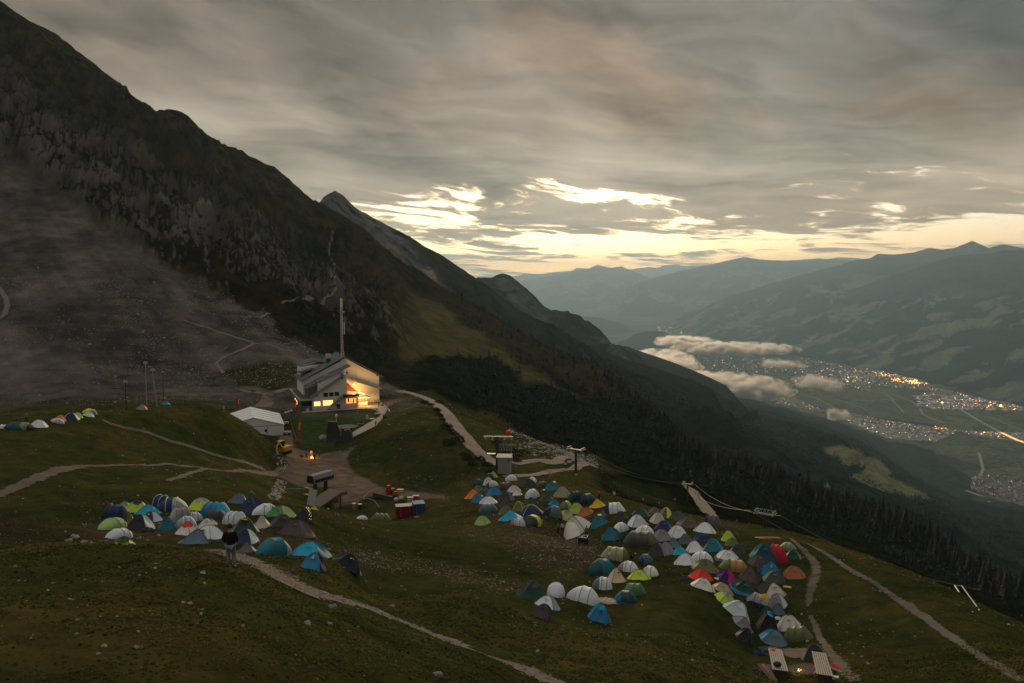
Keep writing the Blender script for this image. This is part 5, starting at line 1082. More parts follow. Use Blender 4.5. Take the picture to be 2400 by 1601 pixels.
bal = part('balcony', MB().box(13.7, 19.4, -1.6, 0, 4.0, 4.2), m_trim); part('railing', rl.box(13.8, 19.4, -1.62, -1.56, 5.35, 5.45).box(13.8, 19.4, -1.6, -1.57, 4.4, 5.2), m_trim, bal)
stp = MB().prism([(7.5,-.2),(8.1,-.2),(13.9,4.0),(13.9,4.7),(13.2,4.7)], -1.9, -.7)
part('outside_stair', stp, mat('concrete', (.20,.19,.18), .9, .2, 1)); part('stair_rail', MB().tube((8,-1.95,1.0),(14,-1.95,5.4),.04).tube((8,-1.95,0),(8,-1.95,1),.04), m_steel)
part('door', MB().box(11.9, 13.2, -.05, 0, -.4, 1.9), m_trim)
part('mural', MB().add([Hq(805,1135,9.9)[0:1] + (9.6,) + Hq(805,1135,9.9)[1:2], Hq(925,1240,9.9)[0:1] + (9.6,) + Hq(925,1240,9.9)[1:2], Hq(805,1235,9.9)[0:1] + (9.6,) + Hq(805,1235,9.9)[1:2]], [(0, 1, 2)]), mat('red_mural', (.22,.05,.04), .8))
def HL(x, b, z=0.0): return HO + HR * x + HB * b + Vector((0, 0, z))
# mast
mast = thing('antenna_mast', 'tall slim white antenna mast rising behind the hut roof', 'antenna mast', HL(16.6, 14, 10), psi)
mb = MB(); hh = 27.0
for sx, sy in ((-.38,-.38),(.38,-.38),(.38,.38),(-.38,.38)): mb.tube((sx, sy, 0), (sx * .6, sy * .6, hh), .05, 5)
for k in range(26):
    z_ = k * 1.04; w0 = .38 * (1 - .4 * z_ / hh)
    for (a, b_) in (((-1,-1),(1,-1)),((1,-1),(1,1)),((1,1),(-1,1)),((-1,1),(-1,-1))): mb.tube((a[0]*w0,a[1]*w0,z_),(b_[0]*w0,b_[1]*w0,z_+1.0),.035,4)
mb.obj('lattice', m_white, mast); MB().box(-.34, .34, -.34, .34, 24.5, 27.6).obj('antenna_drum', m_white, mast)
for zb in (14.8, 16.3, 17.8): MB().box(.75, 1.05, -.2, .2, zb, zb + 1.3).obj('antenna_panel', m_white, mast)
MB().tube((.3,0,22.8),(1.1,0,22.8),.12,8).obj('dish', m_white, mast); MB().tube((.3,0,20.6),(1.2,0,20.6),.05,5).obj('antenna_arm', m_steel, mast)
MB().box(.3, .75, -.2, .2, 0, 8.5).obj('cable_tray', m_cream, mast)
# terrace
def terr_poly(name, pts, m, dz, label=None, kind='structure'):
    h = [hit(*p, 280) for p in pts]; c = sum(h, Vector()) / len(h); vs = [Vector((q.x, q.y, -44.33 + dz)) for q in h]
    return obj_from(name, MB().add(vs, [tuple(range(len(vs)))]).mesh(name, m), kind=kind, label=label)
m_terr = mat('terrace_paving', (.24, .205, .165), .9, .2, .5)
terr_poly('hut_terrace', [cr('Hut',235,1500),cr('Hut',700,1455),cr('Hut',905,1425),cr('Hut',905,1400),cr('Hut',936,1395),cr('Hut',936,1230),cr('Hut',1080,1260),cr('Hut',1200,1370),cr('Hut',1215,1400),cr('J',990,900),cr('J',1150,1030),cr('J',1190,1110),cr('J',1000,1250),cr('J',750,1420),cr('B',1640,1065),cr('B',1600,1030),cr('B',1830,900),cr('B',1990,800),cr('B',2000,760),cr('B',1890,710),cr('B',1700,715),cr('B',1080,765)][::1], m_terr, .22)
# kiosk with bulbs on the terrace
kx, kb = 21.2, 4.6
ks = thing('terrace_bar', 'small lit bar hut with a dark pitched roof on the terrace', 'bar hut', HL(kx, kb, .3), psi)
MB().box(-1.6, 2.2, -1, 1, 0, 1.2).obj('counter', m_cream, ks); MB().prism([(-2.6,3.3),(-.6,4.3),(3.2,2.9),(3.2,2.7),(-.6,4.05),(-2.6,3.1)], -1.6, 1.6).obj('roof', m_trim, ks)
MB().prism([(-.4,4.25),(1.4,3.65),(1.4,3.75),(-.4,4.4)], -.9, .9).obj('skylight', mat('lit_skylight', (1,.8,.5), .5, emit=(1,.72,.38), es=2.5), ks)
for sx in (-2, 2.8):
    for sy in (-1.3, 1.3): MB().box(sx-.08, sx+.08, sy-.08, sy+.08, 0, 3.2).obj('post', m_wood, ks)
for k in range(12): MB().ball((-2.2 + k * .44, -1.45, 2.75 + .12 * math.sin(k)), .13, 6, 4).obj('bulb', bulb, ks)
def lamp(name, loc, e, col=(1, .55, .18), r=.3):
    l = bpy.data.lights.new(name, 'POINT'); l.energy = e; l.color = col; l.shadow_soft_size = r; o_ = bpy.data.objects.new(name, l); COL.objects.link(o_); o_.location = loc; return o_
fl = thing('wall_floodlight', 'small floodlight on the white gable wall above the terrace', 'floodlight', HL(19.6, 8.6, 7.2), psi); MB().box(-.3,.3,-.15,.15,-.15,.15).obj('lamp_head', bulb, fl); MB().box(-.05,.05,.1,1.1,-.05,.05).obj('bracket', m_trim, fl)
lamp('terrace_light', HL(20.3, 6.0, 5.6), 1000, (1, .50, .13), .5); lamp('terrace_light', HL(22.3, 1.4, 2.9), 1300, (1, .55, .17), .4)

# ------------------------------------------------------------------ people (skinned bodies, posed)
def skin(name, nodes, edges, sub=1):
    me = bpy.data.meshes.new(name); me.from_pydata([n[0] for n in nodes], edges, []); o_ = bpy.data.objects.new(name, me); COL.objects.link(o_)
    o_.modifiers.new('s', 'SKIN'); sv = me.skin_vertices[0].data
    for i, n in enumerate(nodes): sv[i].radius = n[1] if isinstance(n[1], tuple) else (n[1], n[1])
    sv[0].use_root = True; sb = o_.modifiers.new('u', 'SUBSURF'); sb.levels = sub; sb.render_levels = sub
    dg = bpy.context.evaluated_depsgraph_get(); r_ = bpy.data.meshes.new_from_object(o_.evaluated_get(dg)); bpy.data.objects.remove(o_); r_.name = name
    r_.polygons.foreach_set('use_smooth', [True] * len(r_.polygons)); return r_
def pose_joints(pose):
    # metres, facing -y (towards the camera); 1.75 m tall
    J = dict(pel=(0,0,.93), wa=(0,0,1.10), ch=(0,.01,1.32), nk=(0,0,1.50), hd=(0,-.01,1.60), tp=(0,-.01,1.72),
             sl=(-.17,0,1.42), sr=(.17,0,1.42), el=(-.25,.03,1.15), er=(.25,.03,1.15), hl=(-.24,-.06,.90), hr=(.24,-.06,.90),
             tl=(-.09,0,.88), tr=(.09,0,.88), kl=(-.11,-.02,.49), kr=(.11,-.02,.49), al=(-.12,.02,.08), ar=(.12,.02,.08), fl=(-.13,-.13,.04), fr=(.13,-.13,.04))
    def up(**k): J.update(k)
    if pose == 'walk': up(kl=(-.10,-.20,.51), al=(-.11,-.22,.09), fl=(-.12,-.37,.05), kr=(.10,.05,.50), ar=(.10,.28,.12), fr=(.11,.16,.04), hl=(-.25,.12,.93), hr=(.25,-.20,.95))
    if pose == 'sit': up(pel=(0,0,.48), wa=(0,.03,.64), ch=(0,.0,.86), nk=(0,-.05,1.03), hd=(0,-.08,1.13), tp=(0,-.09,1.25), sl=(-.17,-.02,.96), sr=(.17,-.02,.96), el=(-.24,-.12,.72), er=(.24,-.12,.72), hl=(-.1,-.33,.66), hr=(.1,-.33,.66), tl=(-.09,0,.46), tr=(.09,0,.46), kl=(-.12,-.42,.48), kr=(.12,-.42,.48), al=(-.12,-.42,.08), ar=(.12,-.42,.08), fl=(-.13,-.57,.04), fr=(.13,-.57,.04))
    if pose == 'crouch': up(pel=(0,.1,.35), wa=(0,.08,.50), ch=(0,-.06,.70), nk=(0,-.16,.86), hd=(0,-.20,.95), tp=(0,-.22,1.06), sl=(-.17,-.1,.80), sr=(.17,-.1,.80), el=(-.24,-.25,.58), er=(.24,-.25,.58), hl=(-.1,-.45,.5), hr=(.1,-.45,.5), tl=(-.09,.1,.34), tr=(.09,.1,.34), kl=(-.15,-.28,.48), kr=(.15,-.28,.48), al=(-.13,.0,.08), ar=(.13,.0,.08), fl=(-.14,-.14,.04), fr=(.14,-.14,.04))
    if pose == 'bend': up(wa=(0,-.10,1.06), ch=(0,-.30,1.18), nk=(0,-.44,1.22), hd=(0,-.52,1.20), tp=(0,-.62,1.22), sl=(-.17,-.36,1.2), sr=(.17,-.36,1.2), el=(-.2,-.42,.95), er=(.2,-.42,.95), hl=(-.12,-.5,.72), hr=(.12,-.5,.72), kl=(-.14,-.1,.5), kr=(.12,.02,.49), al=(-.15,-.02,.08), ar=(.13,.15,.08), fl=(-.16,-.17,.04), fr=(.14,.0,.04))
    if pose == 'hoodie': up(el=(-.27,.05,1.17), er=(.27,.05,1.17), hl=(-.16,-.12,1.02), hr=(.16,-.12,1.02), kl=(-.10,-.06,.49), al=(-.12,.06,.08), fl=(-.13,-.10,.04), hd=(.01,-.03,1.60), tp=(.01,-.04,1.73), sl=(-.19,0,1.42), sr=(.19,0,1.42))
    if pose == 'lean': up(tp=(0,-.10,1.70), hd=(0,-.07,1.58), ch=(0,-.02,1.32), hl=(-.10,-.30,1.10), hr=(.12,-.30,1.08), el=(-.26,-.05,1.14), er=(.26,-.05,1.14))
    return J
PC = {}
def person_meshes(pose):
    if pose in PC: return PC[pose]
    J = pose_joints(pose); V_ = {k: Vector(v) for k, v in J.items()}
    names = ['pel','wa','ch','nk','hd','tp','sl','el','hl','sr','er','hr','tl','kl','al','fl','tr','kr','ar','fr']
    rad = dict(pel=(.14,.11), wa=(.13,.095), ch=(.15,.11), nk=.055, hd=(.078,.095), tp=(.06,.075), sl=.062, sr=.062, el=.042, er=.042, hl=.026, hr=.026, tl=.085, tr=.085, kl=.056, kr=.056, al=.038, ar=.038, fl=.034, fr=.034)
    ix = {n: i for i, n in enumerate(names)}; nodes = [(V_[n], rad[n]) for n in names]
    ed = [('pel','wa'),('wa','ch'),('ch','nk'),('nk','hd'),('hd','tp'),('ch','sl'),('sl','el'),('el','hl'),('ch','sr'),('sr','er'),('er','hr'),('pel','tl'),('tl','kl'),('kl','al'),('al','fl'),('pel','tr'),('tr','kr'),('kr','ar'),('ar','fr')]
    ed = [(ix[a], ix[b]) for a, b in ed]
    # palm, five fingers of different length on each hand, nose, ears
    for h, e, s_ in (('hl','el',-1),('hr','er',1)):
        d_ = (V_[h] - V_[e]).normalized(); pl = V_[h] + d_ * .07; nodes.append((pl, (.034,.018))); pi = len(nodes) - 1; ed.append((ix[h], pi))
        sd = d_.cross(Vector((0,1,0))).normalized(); cur = Vector((0,-1,0)) * .35
        for q_, ln_ in ((-.026,.062),(-.009,.074),(.009,.070),(.025,.054)):
            p1 = pl + sd * q_ + d_ * ln_ * .5; p2 = p1 + (d_ + cur * .8).normalized() * ln_ * .5
            nodes.append((p1, .0095)); nodes.append((p2, .008)); ed += [(pi, len(nodes) - 2), (len(nodes) - 2, len(nodes) - 1)]
        p1 = V_[h] + d_ * .025 + sd * -.04 * s_; p2 = p1 + (d_ - sd * .4 * s_).normalized() * .035; nodes.append((p1, .011)); nodes.append((p2, .009)); ed += [(ix[h], len(nodes) - 2), (len(nodes) - 2, len(nodes) - 1)]
    body = skin('body', nodes, ed)
    def clothing(nm, ks, es, gr):
        nn_ = [(V_[k] if isinstance(k, str) else k, (tuple(a + gr for a in rad[k]) if isinstance(rad[k], tuple) else rad[k] + gr)) for k in ks]; mp = {k: i for i, k in enumerate(ks)}
        return skin(nm, nn_, [(mp[a], mp[b]) for a, b in es])
    V_['nk'] = V_['nk'] - (V_['nk'] - V_['ch']) * .35
    top = clothing('jacket', ['wa','pel','ch','nk','sl','el','hl','sr','er','hr'], [('wa','pel'),('wa','ch'),('ch','nk'),('ch','sl'),('sl','el'),('el','hl'),('ch','sr'),('sr','er'),('er','hr')], .048 if pose == 'hoodie' else .028)
    legs = clothing('trousers', ['pel','tl','kl','al','tr','kr','ar'], [('pel','tl'),('tl','kl'),('kl','al'),('pel','tr'),('tr','kr'),('kr','ar')], .036 if pose == 'hoodie' else .022)
    hd, tp = V_['hd'], V_['tp']; hair = MB()
    hair.ball((hd + tp) / 2 + Vector((0, .022, .018)), .098, 12, 8, 1.12); hm = hair.mesh('hair', mat('dark_hair', (.02,.015,.012), .8), True)
    sh = MB()
    for a, f_ in (('al','fl'),('ar','fr')): sh.tube(V_[a] + Vector((0,.03,-.045)), V_[f_] + Vector((0,-.02,-.005)), .05, 8, .042)
    sm = sh.mesh('shoes', mat('dark_shoes', (.02,.02,.02), .8), True)
    fc = MB(); c0 = hd.lerp(tp, .35); fc.ball(c0 + Vector((0,-.098,-.012)), .014, 6, 4, 1.6)
    nose = fc.mesh('nose', mat('skin_tone', (.34,.20,.14), .6), True)
    ey = MB()
    for s_ in (-1, 1): ey.ball(c0 + Vector((s_ * .032,-.085,.012)), .010, 6, 4)
    eye = ey.mesh('eyes', mat('eye_dark', (.02,.015,.01), .3), True)
    PC[pose] = (body, top, legs, hm, sm, nose, eye); return PC[pose]
def objmat(o_, m):
    if not o_.data.materials: o_.data.materials.append(m)
    o_.material_slots[0].link = 'OBJECT'; o_.material_slots[0].material = m
def cloth(c): return mat('cloth_' + '_'.join(str(k) for k in c), c, .9, .12, 5)
def person(loc, rz, h, pose, top, legs, label, group='people', bare=False, seat=0.0, hair=True, hat=None):
    o_ = thing('person', label, 'person', loc, rz, group); o_.scale = (h / 1.75,) * 3
    b, tpm, lg, hm, sm, no, ey = person_meshes(pose)
    objmat(obj_from('body', b, o_), mat('skin_tone', (.34,.20,.14), .6))
    if not bare: objmat(obj_from('jacket', tpm, o_), cloth(top))
    objmat(obj_from('trousers', lg, o_), cloth(legs)); obj_from('hair' if hat is None else 'hat', hm, o_); obj_from('shoes', sm, o_); obj_from('nose', no, o_); obj_from('eyes', ey, o_)
    if hat is not None: objmat(o_.children[-4] if False else [c for c in o_.children if c.name.startswith('hat')][0], cloth(hat))
    return o_
BK, GY_, WH = (.012,.012,.014), (.22,.23,.25), (.5,.48,.46)
def ground_at(k, x, y, fb=120): return hit(*cr(k, x, y), fb)
man = ground_at('A', 1180, 640); man = Vector((man.x, 34.5, 0)); man.x = (1200 - 0 and (cr('A', 1170, 600)[0] - 1200)) / F * 34.5 * 1.02; man.z = float(gz(man.x, man.y))
person(man, R(180), 1.95, 'hoodie', (.006,.006,.008), (.17,.18,.21), 'man in a black hoodie and grey trousers standing on the near path', 'people')
PP = [('K',592,340,'crouch',BK,(.05,.02,.02),30,'dark crouching person at the left of the court fire'),('K',612,338,'crouch',(.25,.03,.03),BK,-40,'crouching person in red beside the court fire'),('K',652,352,'stand',(.03,.03,.035),BK,20,'thin dark person standing left of the court fire'),
      ('K',705,330,'stand',(.6,.42,.36),(.35,.2,.2),0,'person in pale pink standing just behind the court fire'),('K',742,372,'stand',BK,BK,170,'dark person standing right in front of the court fire'),('K',792,334,'walk',(.03,.05,.035),BK,60,'person in dark green standing back right of the court fire'),
      ('D',1585,328,'walk',None,(.12,.12,.12),-30,'shirtless walker carrying a dark bag beside the back row of tents'),('D',1715,1178,'stand',(.10,.14,.25),(.02,.02,.03),20,'person in blue at the left of the cream family tent'),('D',1785,1172,'stand',(.55,.45,.42),(.02,.02,.03),-10,'person in a pale pink top at the left of the family tent'),
      ('D',1868,1235,'bend',(.55,.40,.36),(.03,.03,.035),30,'person in pale pink bending down before the family tent'),('D',2175,1245,'stand',(.12,.11,.05),BK,-20,'person in olive standing behind the black camping cart'),('E',700,1022,'crouch',BK,(.03,.03,.03),-60,'person in black crouching right of the large khaki tunnel'),
      ('E',1718,1150,'crouch',(.02,.015,.015),(.03,.03,.03),0,'dark person in the doorway of the yellow-olive tent'),('E',1018,285,'stand',BK,BK,120,'person in black below the rim by the small olive tent'),('E',1085,290,'stand',(.45,.46,.48),BK,90,'person in white below the rim of the camp'),
      ('E',258,180,'stand',(.65,.05,.03),BK,40,'person in a red jacket behind the amber tent'),('B',466,516,'walk',BK,(.05,.05,.06),-60,'dark walker on the path left of the hut'),('B',490,514,'walk',(.30,.28,.26),BK,-60,'walker in grey on the path left of the hut'),
      ('R',408,330,'stand',(.14,.15,.22),BK,0,'person in slate blue behind the green hooped knoll tent'),('J',487,664,'stand',BK,BK,30,'lone figure in front of the bar on the lit terrace'),('J',822,908,'stand',BK,BK,0,'dark figure at the top of the terrace walkway'),('J',950,1246,'stand',BK,BK,60,'lone dark walker midway along the terrace walkway'),
      ('J',732,1440,'walk',BK,(.03,.03,.05),-120,'dark walker at the lower end of the terrace walkway'),('J',1003,1240,'sit',(.04,.04,.05),BK,-30,'seated dark figure on the walkway wall, left of a pair'),('J',1050,1236,'sit',(.10,.08,.07),BK,-30,'seated brown figure on the walkway wall, right of a pair'),
      ('J',880,900,'sit',(.10,.12,.14),BK,140,'seated grey figure at the bend of the terrace wall'),('J',930,890,'sit',BK,BK,160,'seated black figure at the bend of the terrace wall'),('J',1080,960,'sit',(.30,.26,.24),BK,120,'pale seated figure on the outer terrace wall'),('J',1140,1000,'sit',BK,(.2,.2,.2),120,'dark seated figure at the outer end of the terrace wall'),
      ('J',300,1400,'sit',BK,BK,100,'dark figure seated at the lawn table, left'),('J',345,1400,'sit',(.02,.03,.05),BK,-90,'dark blue figure seated at the lawn table, right'),('E',465,185,'walk',(.42,.38,.33),(.05,.05,.05),-40,'pale walker on the dark slope beyond the amber tent'),
      ('E',862,238,'walk',(.30,.28,.25),BK,-50,'small walker on the dark slope above the black-green dome'),('E',1302,232,'walk',(.55,.30,.12),BK,30,'walker in orange on the dark slope near the pylon'),('L',1830,735,'walk',(.60,.50,.40),BK,20,'pale walker on the grass triangle by the road')]
for k, x, y, ps, tp_, lg_, rz, lb in PP:
    h_ = ground_at(k, x, y)
    if h_ is None: continue
    if k == 'J' and ps == 'sit': h_ = h_ + Vector((0, 0, .25))
    elif k == 'J': h_.z = max(h_.z, -44.1)
    person(h_, R(rz), 1.72, ps, tp_ or BK, lg_, lb, 'people', bare=tp_ is None)
# torches / lamps held on the slope
# ------------------------------------------------------------------ marquee, banners, machines, fences around the court
def at(k, x, y, fb=200): return hit(*cr(k, x, y), fb)
c0 = at('B', 847, 1018); mq = thing('marquee', 'long white marquee with a pitched roof beside the court', 'marquee', c0, R(20))
m_canvas = mat('white_canvas', (.74,.73,.70), .7, .06, .6, trans=.1)
WQ, LQ, HQ_, PQ = 16.5, 20.0, 2.9, 5.3
MB().box(-WQ, 0, 0, LQ, -1.0, HQ_).prism([(-WQ, HQ_), (0, HQ_), (-WQ/2, PQ)], .02, LQ - .02).obj('wall', m_canvas, mq)
rf = MB()
for k in range(5):
    y0_, y1_ = k * LQ / 5 + (.0 if k else -.2), (k + 1) * LQ / 5 - .06
    rf.prism([(-WQ-.2, HQ_-.05), (-WQ/2, PQ+.02), (.2, HQ_-.05), (.2, HQ_+.06), (-WQ/2, PQ+.14), (-WQ-.2, HQ_+.06)], y0_, y1_)
rr_ = rf.obj('roof', m_canvas, mq)
rb_ = MB()
for k in range(6): rb_.prism([(-WQ-.2, HQ_), (-WQ/2, PQ+.08), (.2, HQ_), (.2, HQ_+.1), (-WQ/2, PQ+.18), (-WQ-.2, HQ_+.1)], k * LQ / 5 - .06, k * LQ / 5)
rb_.obj('rib', m_steel, rr_)
MB().box(-WQ, 0, -.05, 0, HQ_ - .12, HQ_ + .02).obj('eave_beam', mat('grey_band', (.25,.25,.24), .8), mq)
MB().box(-4.55, -4.45, -.05, 0, 0, HQ_ - .12).obj('door_post', m_trim, mq); MB().box(-5.2, -4.6, -.05, 0, 1.2, 1.9).obj('window', m_dark, mq)
sm_ = MB()
for k in range(14): sm_.box(-4.2 + k * .32, -4.17 + k * .32, -.03, 0, 0, HQ_ - .15)
sm_.obj('curtain_fold', m_canvas, mq)
def banner(k, x, y, h, lean, label, wide=.75):
    o = thing('feather_banner', label, 'banner', at(k, x, y), R(10), 'red feather banners'); o.rotation_euler[1] = R(lean)
    MB().tube((0, 0, 0), (0, 0, h), .04, 5).obj('pole', m_trim, o)
    pts = [(0, .9), (wide * .8, 1.1), (wide, h * .5), (wide * .95, h * .8), (wide * .6, h * .97), (0.1, h), (0, h * .8)]
    f_ = MB().prism(pts, -.02, .02).obj('flag', mat('banner_red', (.62,.035,.015), .6, trans=.2), o)
    mk = MB(); zz = h * .78                                    # pale vertical lettering, too small to read
    for q_, w__ in enumerate((.34, .30, .36, .26, .32, .30, .28)): mk.box(.22, .22 + w__, -.035, -.02, zz - q_ * h * .055, zz - q_ * h * .055 + h * .03)
    mk.obj('lettering', m_white, f_)
banner('B', 992, 1055, 5.4, 10, 'tall leaning red feather banner at the lawn corner'); banner('B', 962, 760, 4.6, 6, 'red feather banner by the hut annexe')
banner('B', 285, 715, 4.2, 3, 'red feather banner behind the marquee'); banner('B', 105, 745, 1.6, 0, 'short pinkish red banner left of the marquee', .5)
# excavator
ex = thing('excavator', 'yellow excavator parked at the foot of the knoll', 'excavator', at('B', 848, 1250), R(-20)); m_yel = mat('machine_yellow', (.55,.33,.03), .5, .15, 2); m_blk = mat('black_rubber', (.015,.015,.015), .8)
for s_ in (-.85, .85): MB().prism([(s_-.28,.1),(s_+.28,.1),(s_+.28,.75),(s_-.28,.75)], -1.6, 1.6).obj('track', m_blk, ex)
bd = MB().box(-1.05, 1.05, -1.0, 1.9, .85, 1.9).obj('body', m_yel, ex); cb = MB().box(-1.0, .0, -1.3, .3, 1.9, 3.2).obj('cab', m_blk, ex); MB().box(-1.05, .05, -1.35, .35, 3.2, 3.32).obj('cab_roof', m_yel, cb)
bo = MB().tube((.45, -1.0, 1.4), (.45, -2.6, 3.4), .22, 6).tube((.45, -2.6, 3.4), (.45, -3.6, 1.5), .18, 6).obj('boom', m_yel, ex); MB().prism([(.0,.4),(.9,.4),(.8,1.4),(.1,1.4)], -4.0, -3.3).obj('bucket', m_steel, bo)
# lawn fence: posts and rails, one thing per run
def fence(name, pts, label, h=1.0, step=2.2, m=None, k='B', rails=(.5, .95), par=None):
    w3 = [at(k, *p) for p in pts]; o = thing(name, label, 'fence', w3[0]); b0 = w3[0]; pm = m or m_wood; rl_ = MB(); last = None
    for a, b in zip(w3[:-1], w3[1:]):
        n_ = max(1, int((b - a).length / step))
        for i in range(n_ + 1):
            p = a.lerp(b, i / n_); p.z = float(gz(p.x, p.y)); q = p - b0
            if last is not None and (q - last).length < .3: continue
            MB().box(q.x-.06, q.x+.06, q.y-.06, q.y+.06, q.z - .2, q.z + h).obj('post', pm, o)
            if last is not None:
                for r_ in rails: rl_.tube(last + Vector((0,0,h*r_)), q + Vector((0,0,h*r_)), .05, 4)
            last = q
    rl_.obj('rail', pm, o); return o
fence('wooden_fence', [(925,800),(915,850),(935,930),(960,1000),(985,1070),(1010,1120),(1060,1140),(1200,1160),(1380,1155),(1440,1140),(1475,1105)], 'wooden rail fence curving round the lawn above the court')
fence('terrace_fence', [(1240,745),(1400,735),(1560,722),(1700,712),(1830,700)], 'thin wire fence along the terrace edge above the lawn', 1.0, 3, m_steel)
fence('drag_fence', [(1560,640),(1850,700),(2020,760),(2180,800)], 'low wire fence beside the lower end of the track', 1.0, 5, m_wood, 'K')
MB_ = at('B', 1020, 1115); q = thing('barrier_banner', 'red advertising cloth hung on the lawn fence corner', 'banner', MB_, R(-35)); MB().box(-1.3, 1.3, -.03, .03, .2, 1.0).obj('cloth', mat('banner_red', (.62,.035,.015)), q)
# rock sculpture and planting bowl beside the lawn
m_rock = mat('grey_boulder', (.20,.19,.175), .95, .35, 1.2, .8, 3); m_drk = mat('dark_stone', (.05,.052,.05), .9, .3, 1.5, .5, 3)
def boulder(k, x, y, s, label, m=m_rock, group=None, sz=.7, seed=0, name='boulder', rest=True):
    rr = random.Random(seed + int(x)); bm = bmesh.new(); bmesh.ops.create_icosphere(bm, subdivisions=3, radius=1); bsc = .48 if group == 'boulders' else 1.0
    for v in bm.verts:
        n = v.co.normalized(); d_ = 1 + .28 * math.sin(n.x * 3.1 + rr.random() * .2 + seed) * math.cos(n.y * 2.7 + seed) + .12 * math.sin(n.z * 7 + n.x * 6 + seed)
        v.co = Vector((round(n.x * d_ * 3.2) / 3.2 * .35 + n.x * d_ * .65, n.y * d_ * .9, (round(n.z * d_ * 3) / 3 * .3 + n.z * d_ * .7) * sz)) * s * bsc
    me = bpy.data.meshes.new(name); bm.to_mesh(me); bm.free(); me.materials.append(m); o = obj_from(name, me, label=label, cat='rock', group=group)
    o.location = at(k, x, y) + Vector((0, 0, s * sz * .2 * bsc)); o.rotation_euler = (0, 0, rr.uniform(0, 6)); return o
rk_ = thing('rock_fountain', 'tall split dark rock sculpture standing beside the lawn', 'rock sculpture', at('B', 1425, 1105), R(15))
MB().prism([(-1.6,-.5),(2.4,-.5),(2.0,3.2),(1.2,5.6),(-1.0,5.8),(-1.5,3.4)], -.6, .9).obj('standing_stone', m_drk, rk_)
for k, xx in enumerate((-1.2, -.6, 0, .6, 1.1)): MB().box(xx, xx + .25, -.68, -.6, 2.6, 5.4).obj('groove', m_trim, rk_)
MB().prism([(2.6,-.5),(5.6,-.5),(5.2,2.4),(4.6,3.3),(3.2,3.0)], -.3, 1.4).obj('side_stone', m_drk, rk_)
boulder('B', 1320, 1075, 1.5, 'pale rounded boulder at the foot of the rock sculpture', seed=3); boulder('B', 1465, 1060, 1.4, 'slanting pale boulder against the rock sculpture', seed=5, sz=1.4)
bw = thing('planting_bowl', 'dark raised planting bowl right of the rock sculpture', 'planter', at('B', 1600, 1040)); vs = MB()
vs.tube((0, 0, 2.6), (0, 0, 2.9), 2.2, 18, 3.2).obj('bowl', m_drk, bw); MB().tube((-.9, 0, -.5), (-.9, 0, 2.7), .35, 8).tube((1.1, .2, -.5), (1.1, .2, 2.7), .45, 8).obj('support', m_drk, bw)
sp_ = thing('scrap_sculpture', 'pale thin statue on a pole at the lawn edge', 'statue', at('B', 1475, 905)); MB().tube((0,0,-.3),(0,0,2.6),.12,6).ball((0,0,3.0),.42,8,5,1.3).tube((-.5,0,2.6),(.5,0,2.9),.1,5).obj('figure', m_white, sp_)
# court fire and other fires
m_fire = mat('flame', (1,.4,.05), .5, emit=(1,.36,.06), es=3.5); m_emb = mat('embers', (1,.25,.03), .5, emit=(1,.20,.03), es=2.5)
def fire(k, x, y, s, label, e, flames=7):
    o = thing('campfire', label, 'campfire', at(k, x, y), 0, None); rr = random.Random(5)
    for i in range(8):
        a = i * .8; MB().tube((math.cos(a)*s, math.sin(a)*s, .04), (-math.cos(a)*s*.2, -math.sin(a)*s*.2, .16), .06*s+.02, 5).obj('log', m_trim, o)
    MB().ball((0,0,.03), s*.6, 10, 5, .25).obj('embers', m_emb, o)
    for i in range(flames):
        a, r_ = rr.uniform(0, 6.3), rr.uniform(0, .45) * s; b = Vector((math.cos(a)*r_, math.sin(a)*r_, .08)); MB().tube(b, b + Vector((rr.uniform(-.1,.1), 0, rr.uniform(.25, .6)*s)), .13*s, 5, .01).obj('flame', m_fire, o)
    lamp('fire_light', o.location + Vector((0, 0, .7 * s + .2)), e, (1, .36, .08), .25); return o
fire('B', 1182, 1300, .9, 'bright campfire burning on the gravel court', 200, 8); fire('H', 1300, 1310, .38, 'small campfire among stones between the two wooden tables', 12, 3)
for i in range(14):
    a = i * .45; boulder('H', 1298 + 78 * math.cos(a), 1330 + 42 * math.sin(a), .13, 'fist-sized stone in the ring round the small campfire', group='stones ringing the small campfire', seed=i, name='hearth_stone')
m_ash = mat('ash_ground', (.022,.020,.020), .95, .4, 2); 
def patch(name, k, x, y, rx, ry, m, dz=.03):
    c = at(k, x, y); rr = random.Random(int(x)); vs = []; n_ = 28
    for j in range(1, 5):
        for i in range(n_):
            a = 6.283 * i / n_; q = j / 4 * (1 + .12 * math.sin(3 * a + x) + .07 * math.sin(7 * a)); X, Y_ = c.x + rx * q * math.cos(a), c.y + ry * q * math.sin(a); vs.append((X, Y_, float(gz(X, Y_)) + dz))
    vs.append((c.x, c.y, float(gz(c.x, c.y)) + dz)); fs = [(j*n_+i, j*n_+(i+1)%n_, (j+1)*n_+(i+1)%n_, (j+1)*n_+i) for j in range(3) for i in range(n_)] + [(112, (i+1)%n_, i) for i in range(n_)]
    fs = [tuple(reversed(f)) for f in fs]; obj_from(name, MB().add(vs, fs).mesh(name, m, True), kind='structure')
patch('ash_patch', 'H', 1300, 1290, 2.6, 2.2, m_ash); patch('burnt_ground', 'B', 1430, 1290, 2.6, 6, m_ash, .06); patch('mud_patch', 'H', 1240, 1060, 1.2, 3.0, m_dirt, .03)
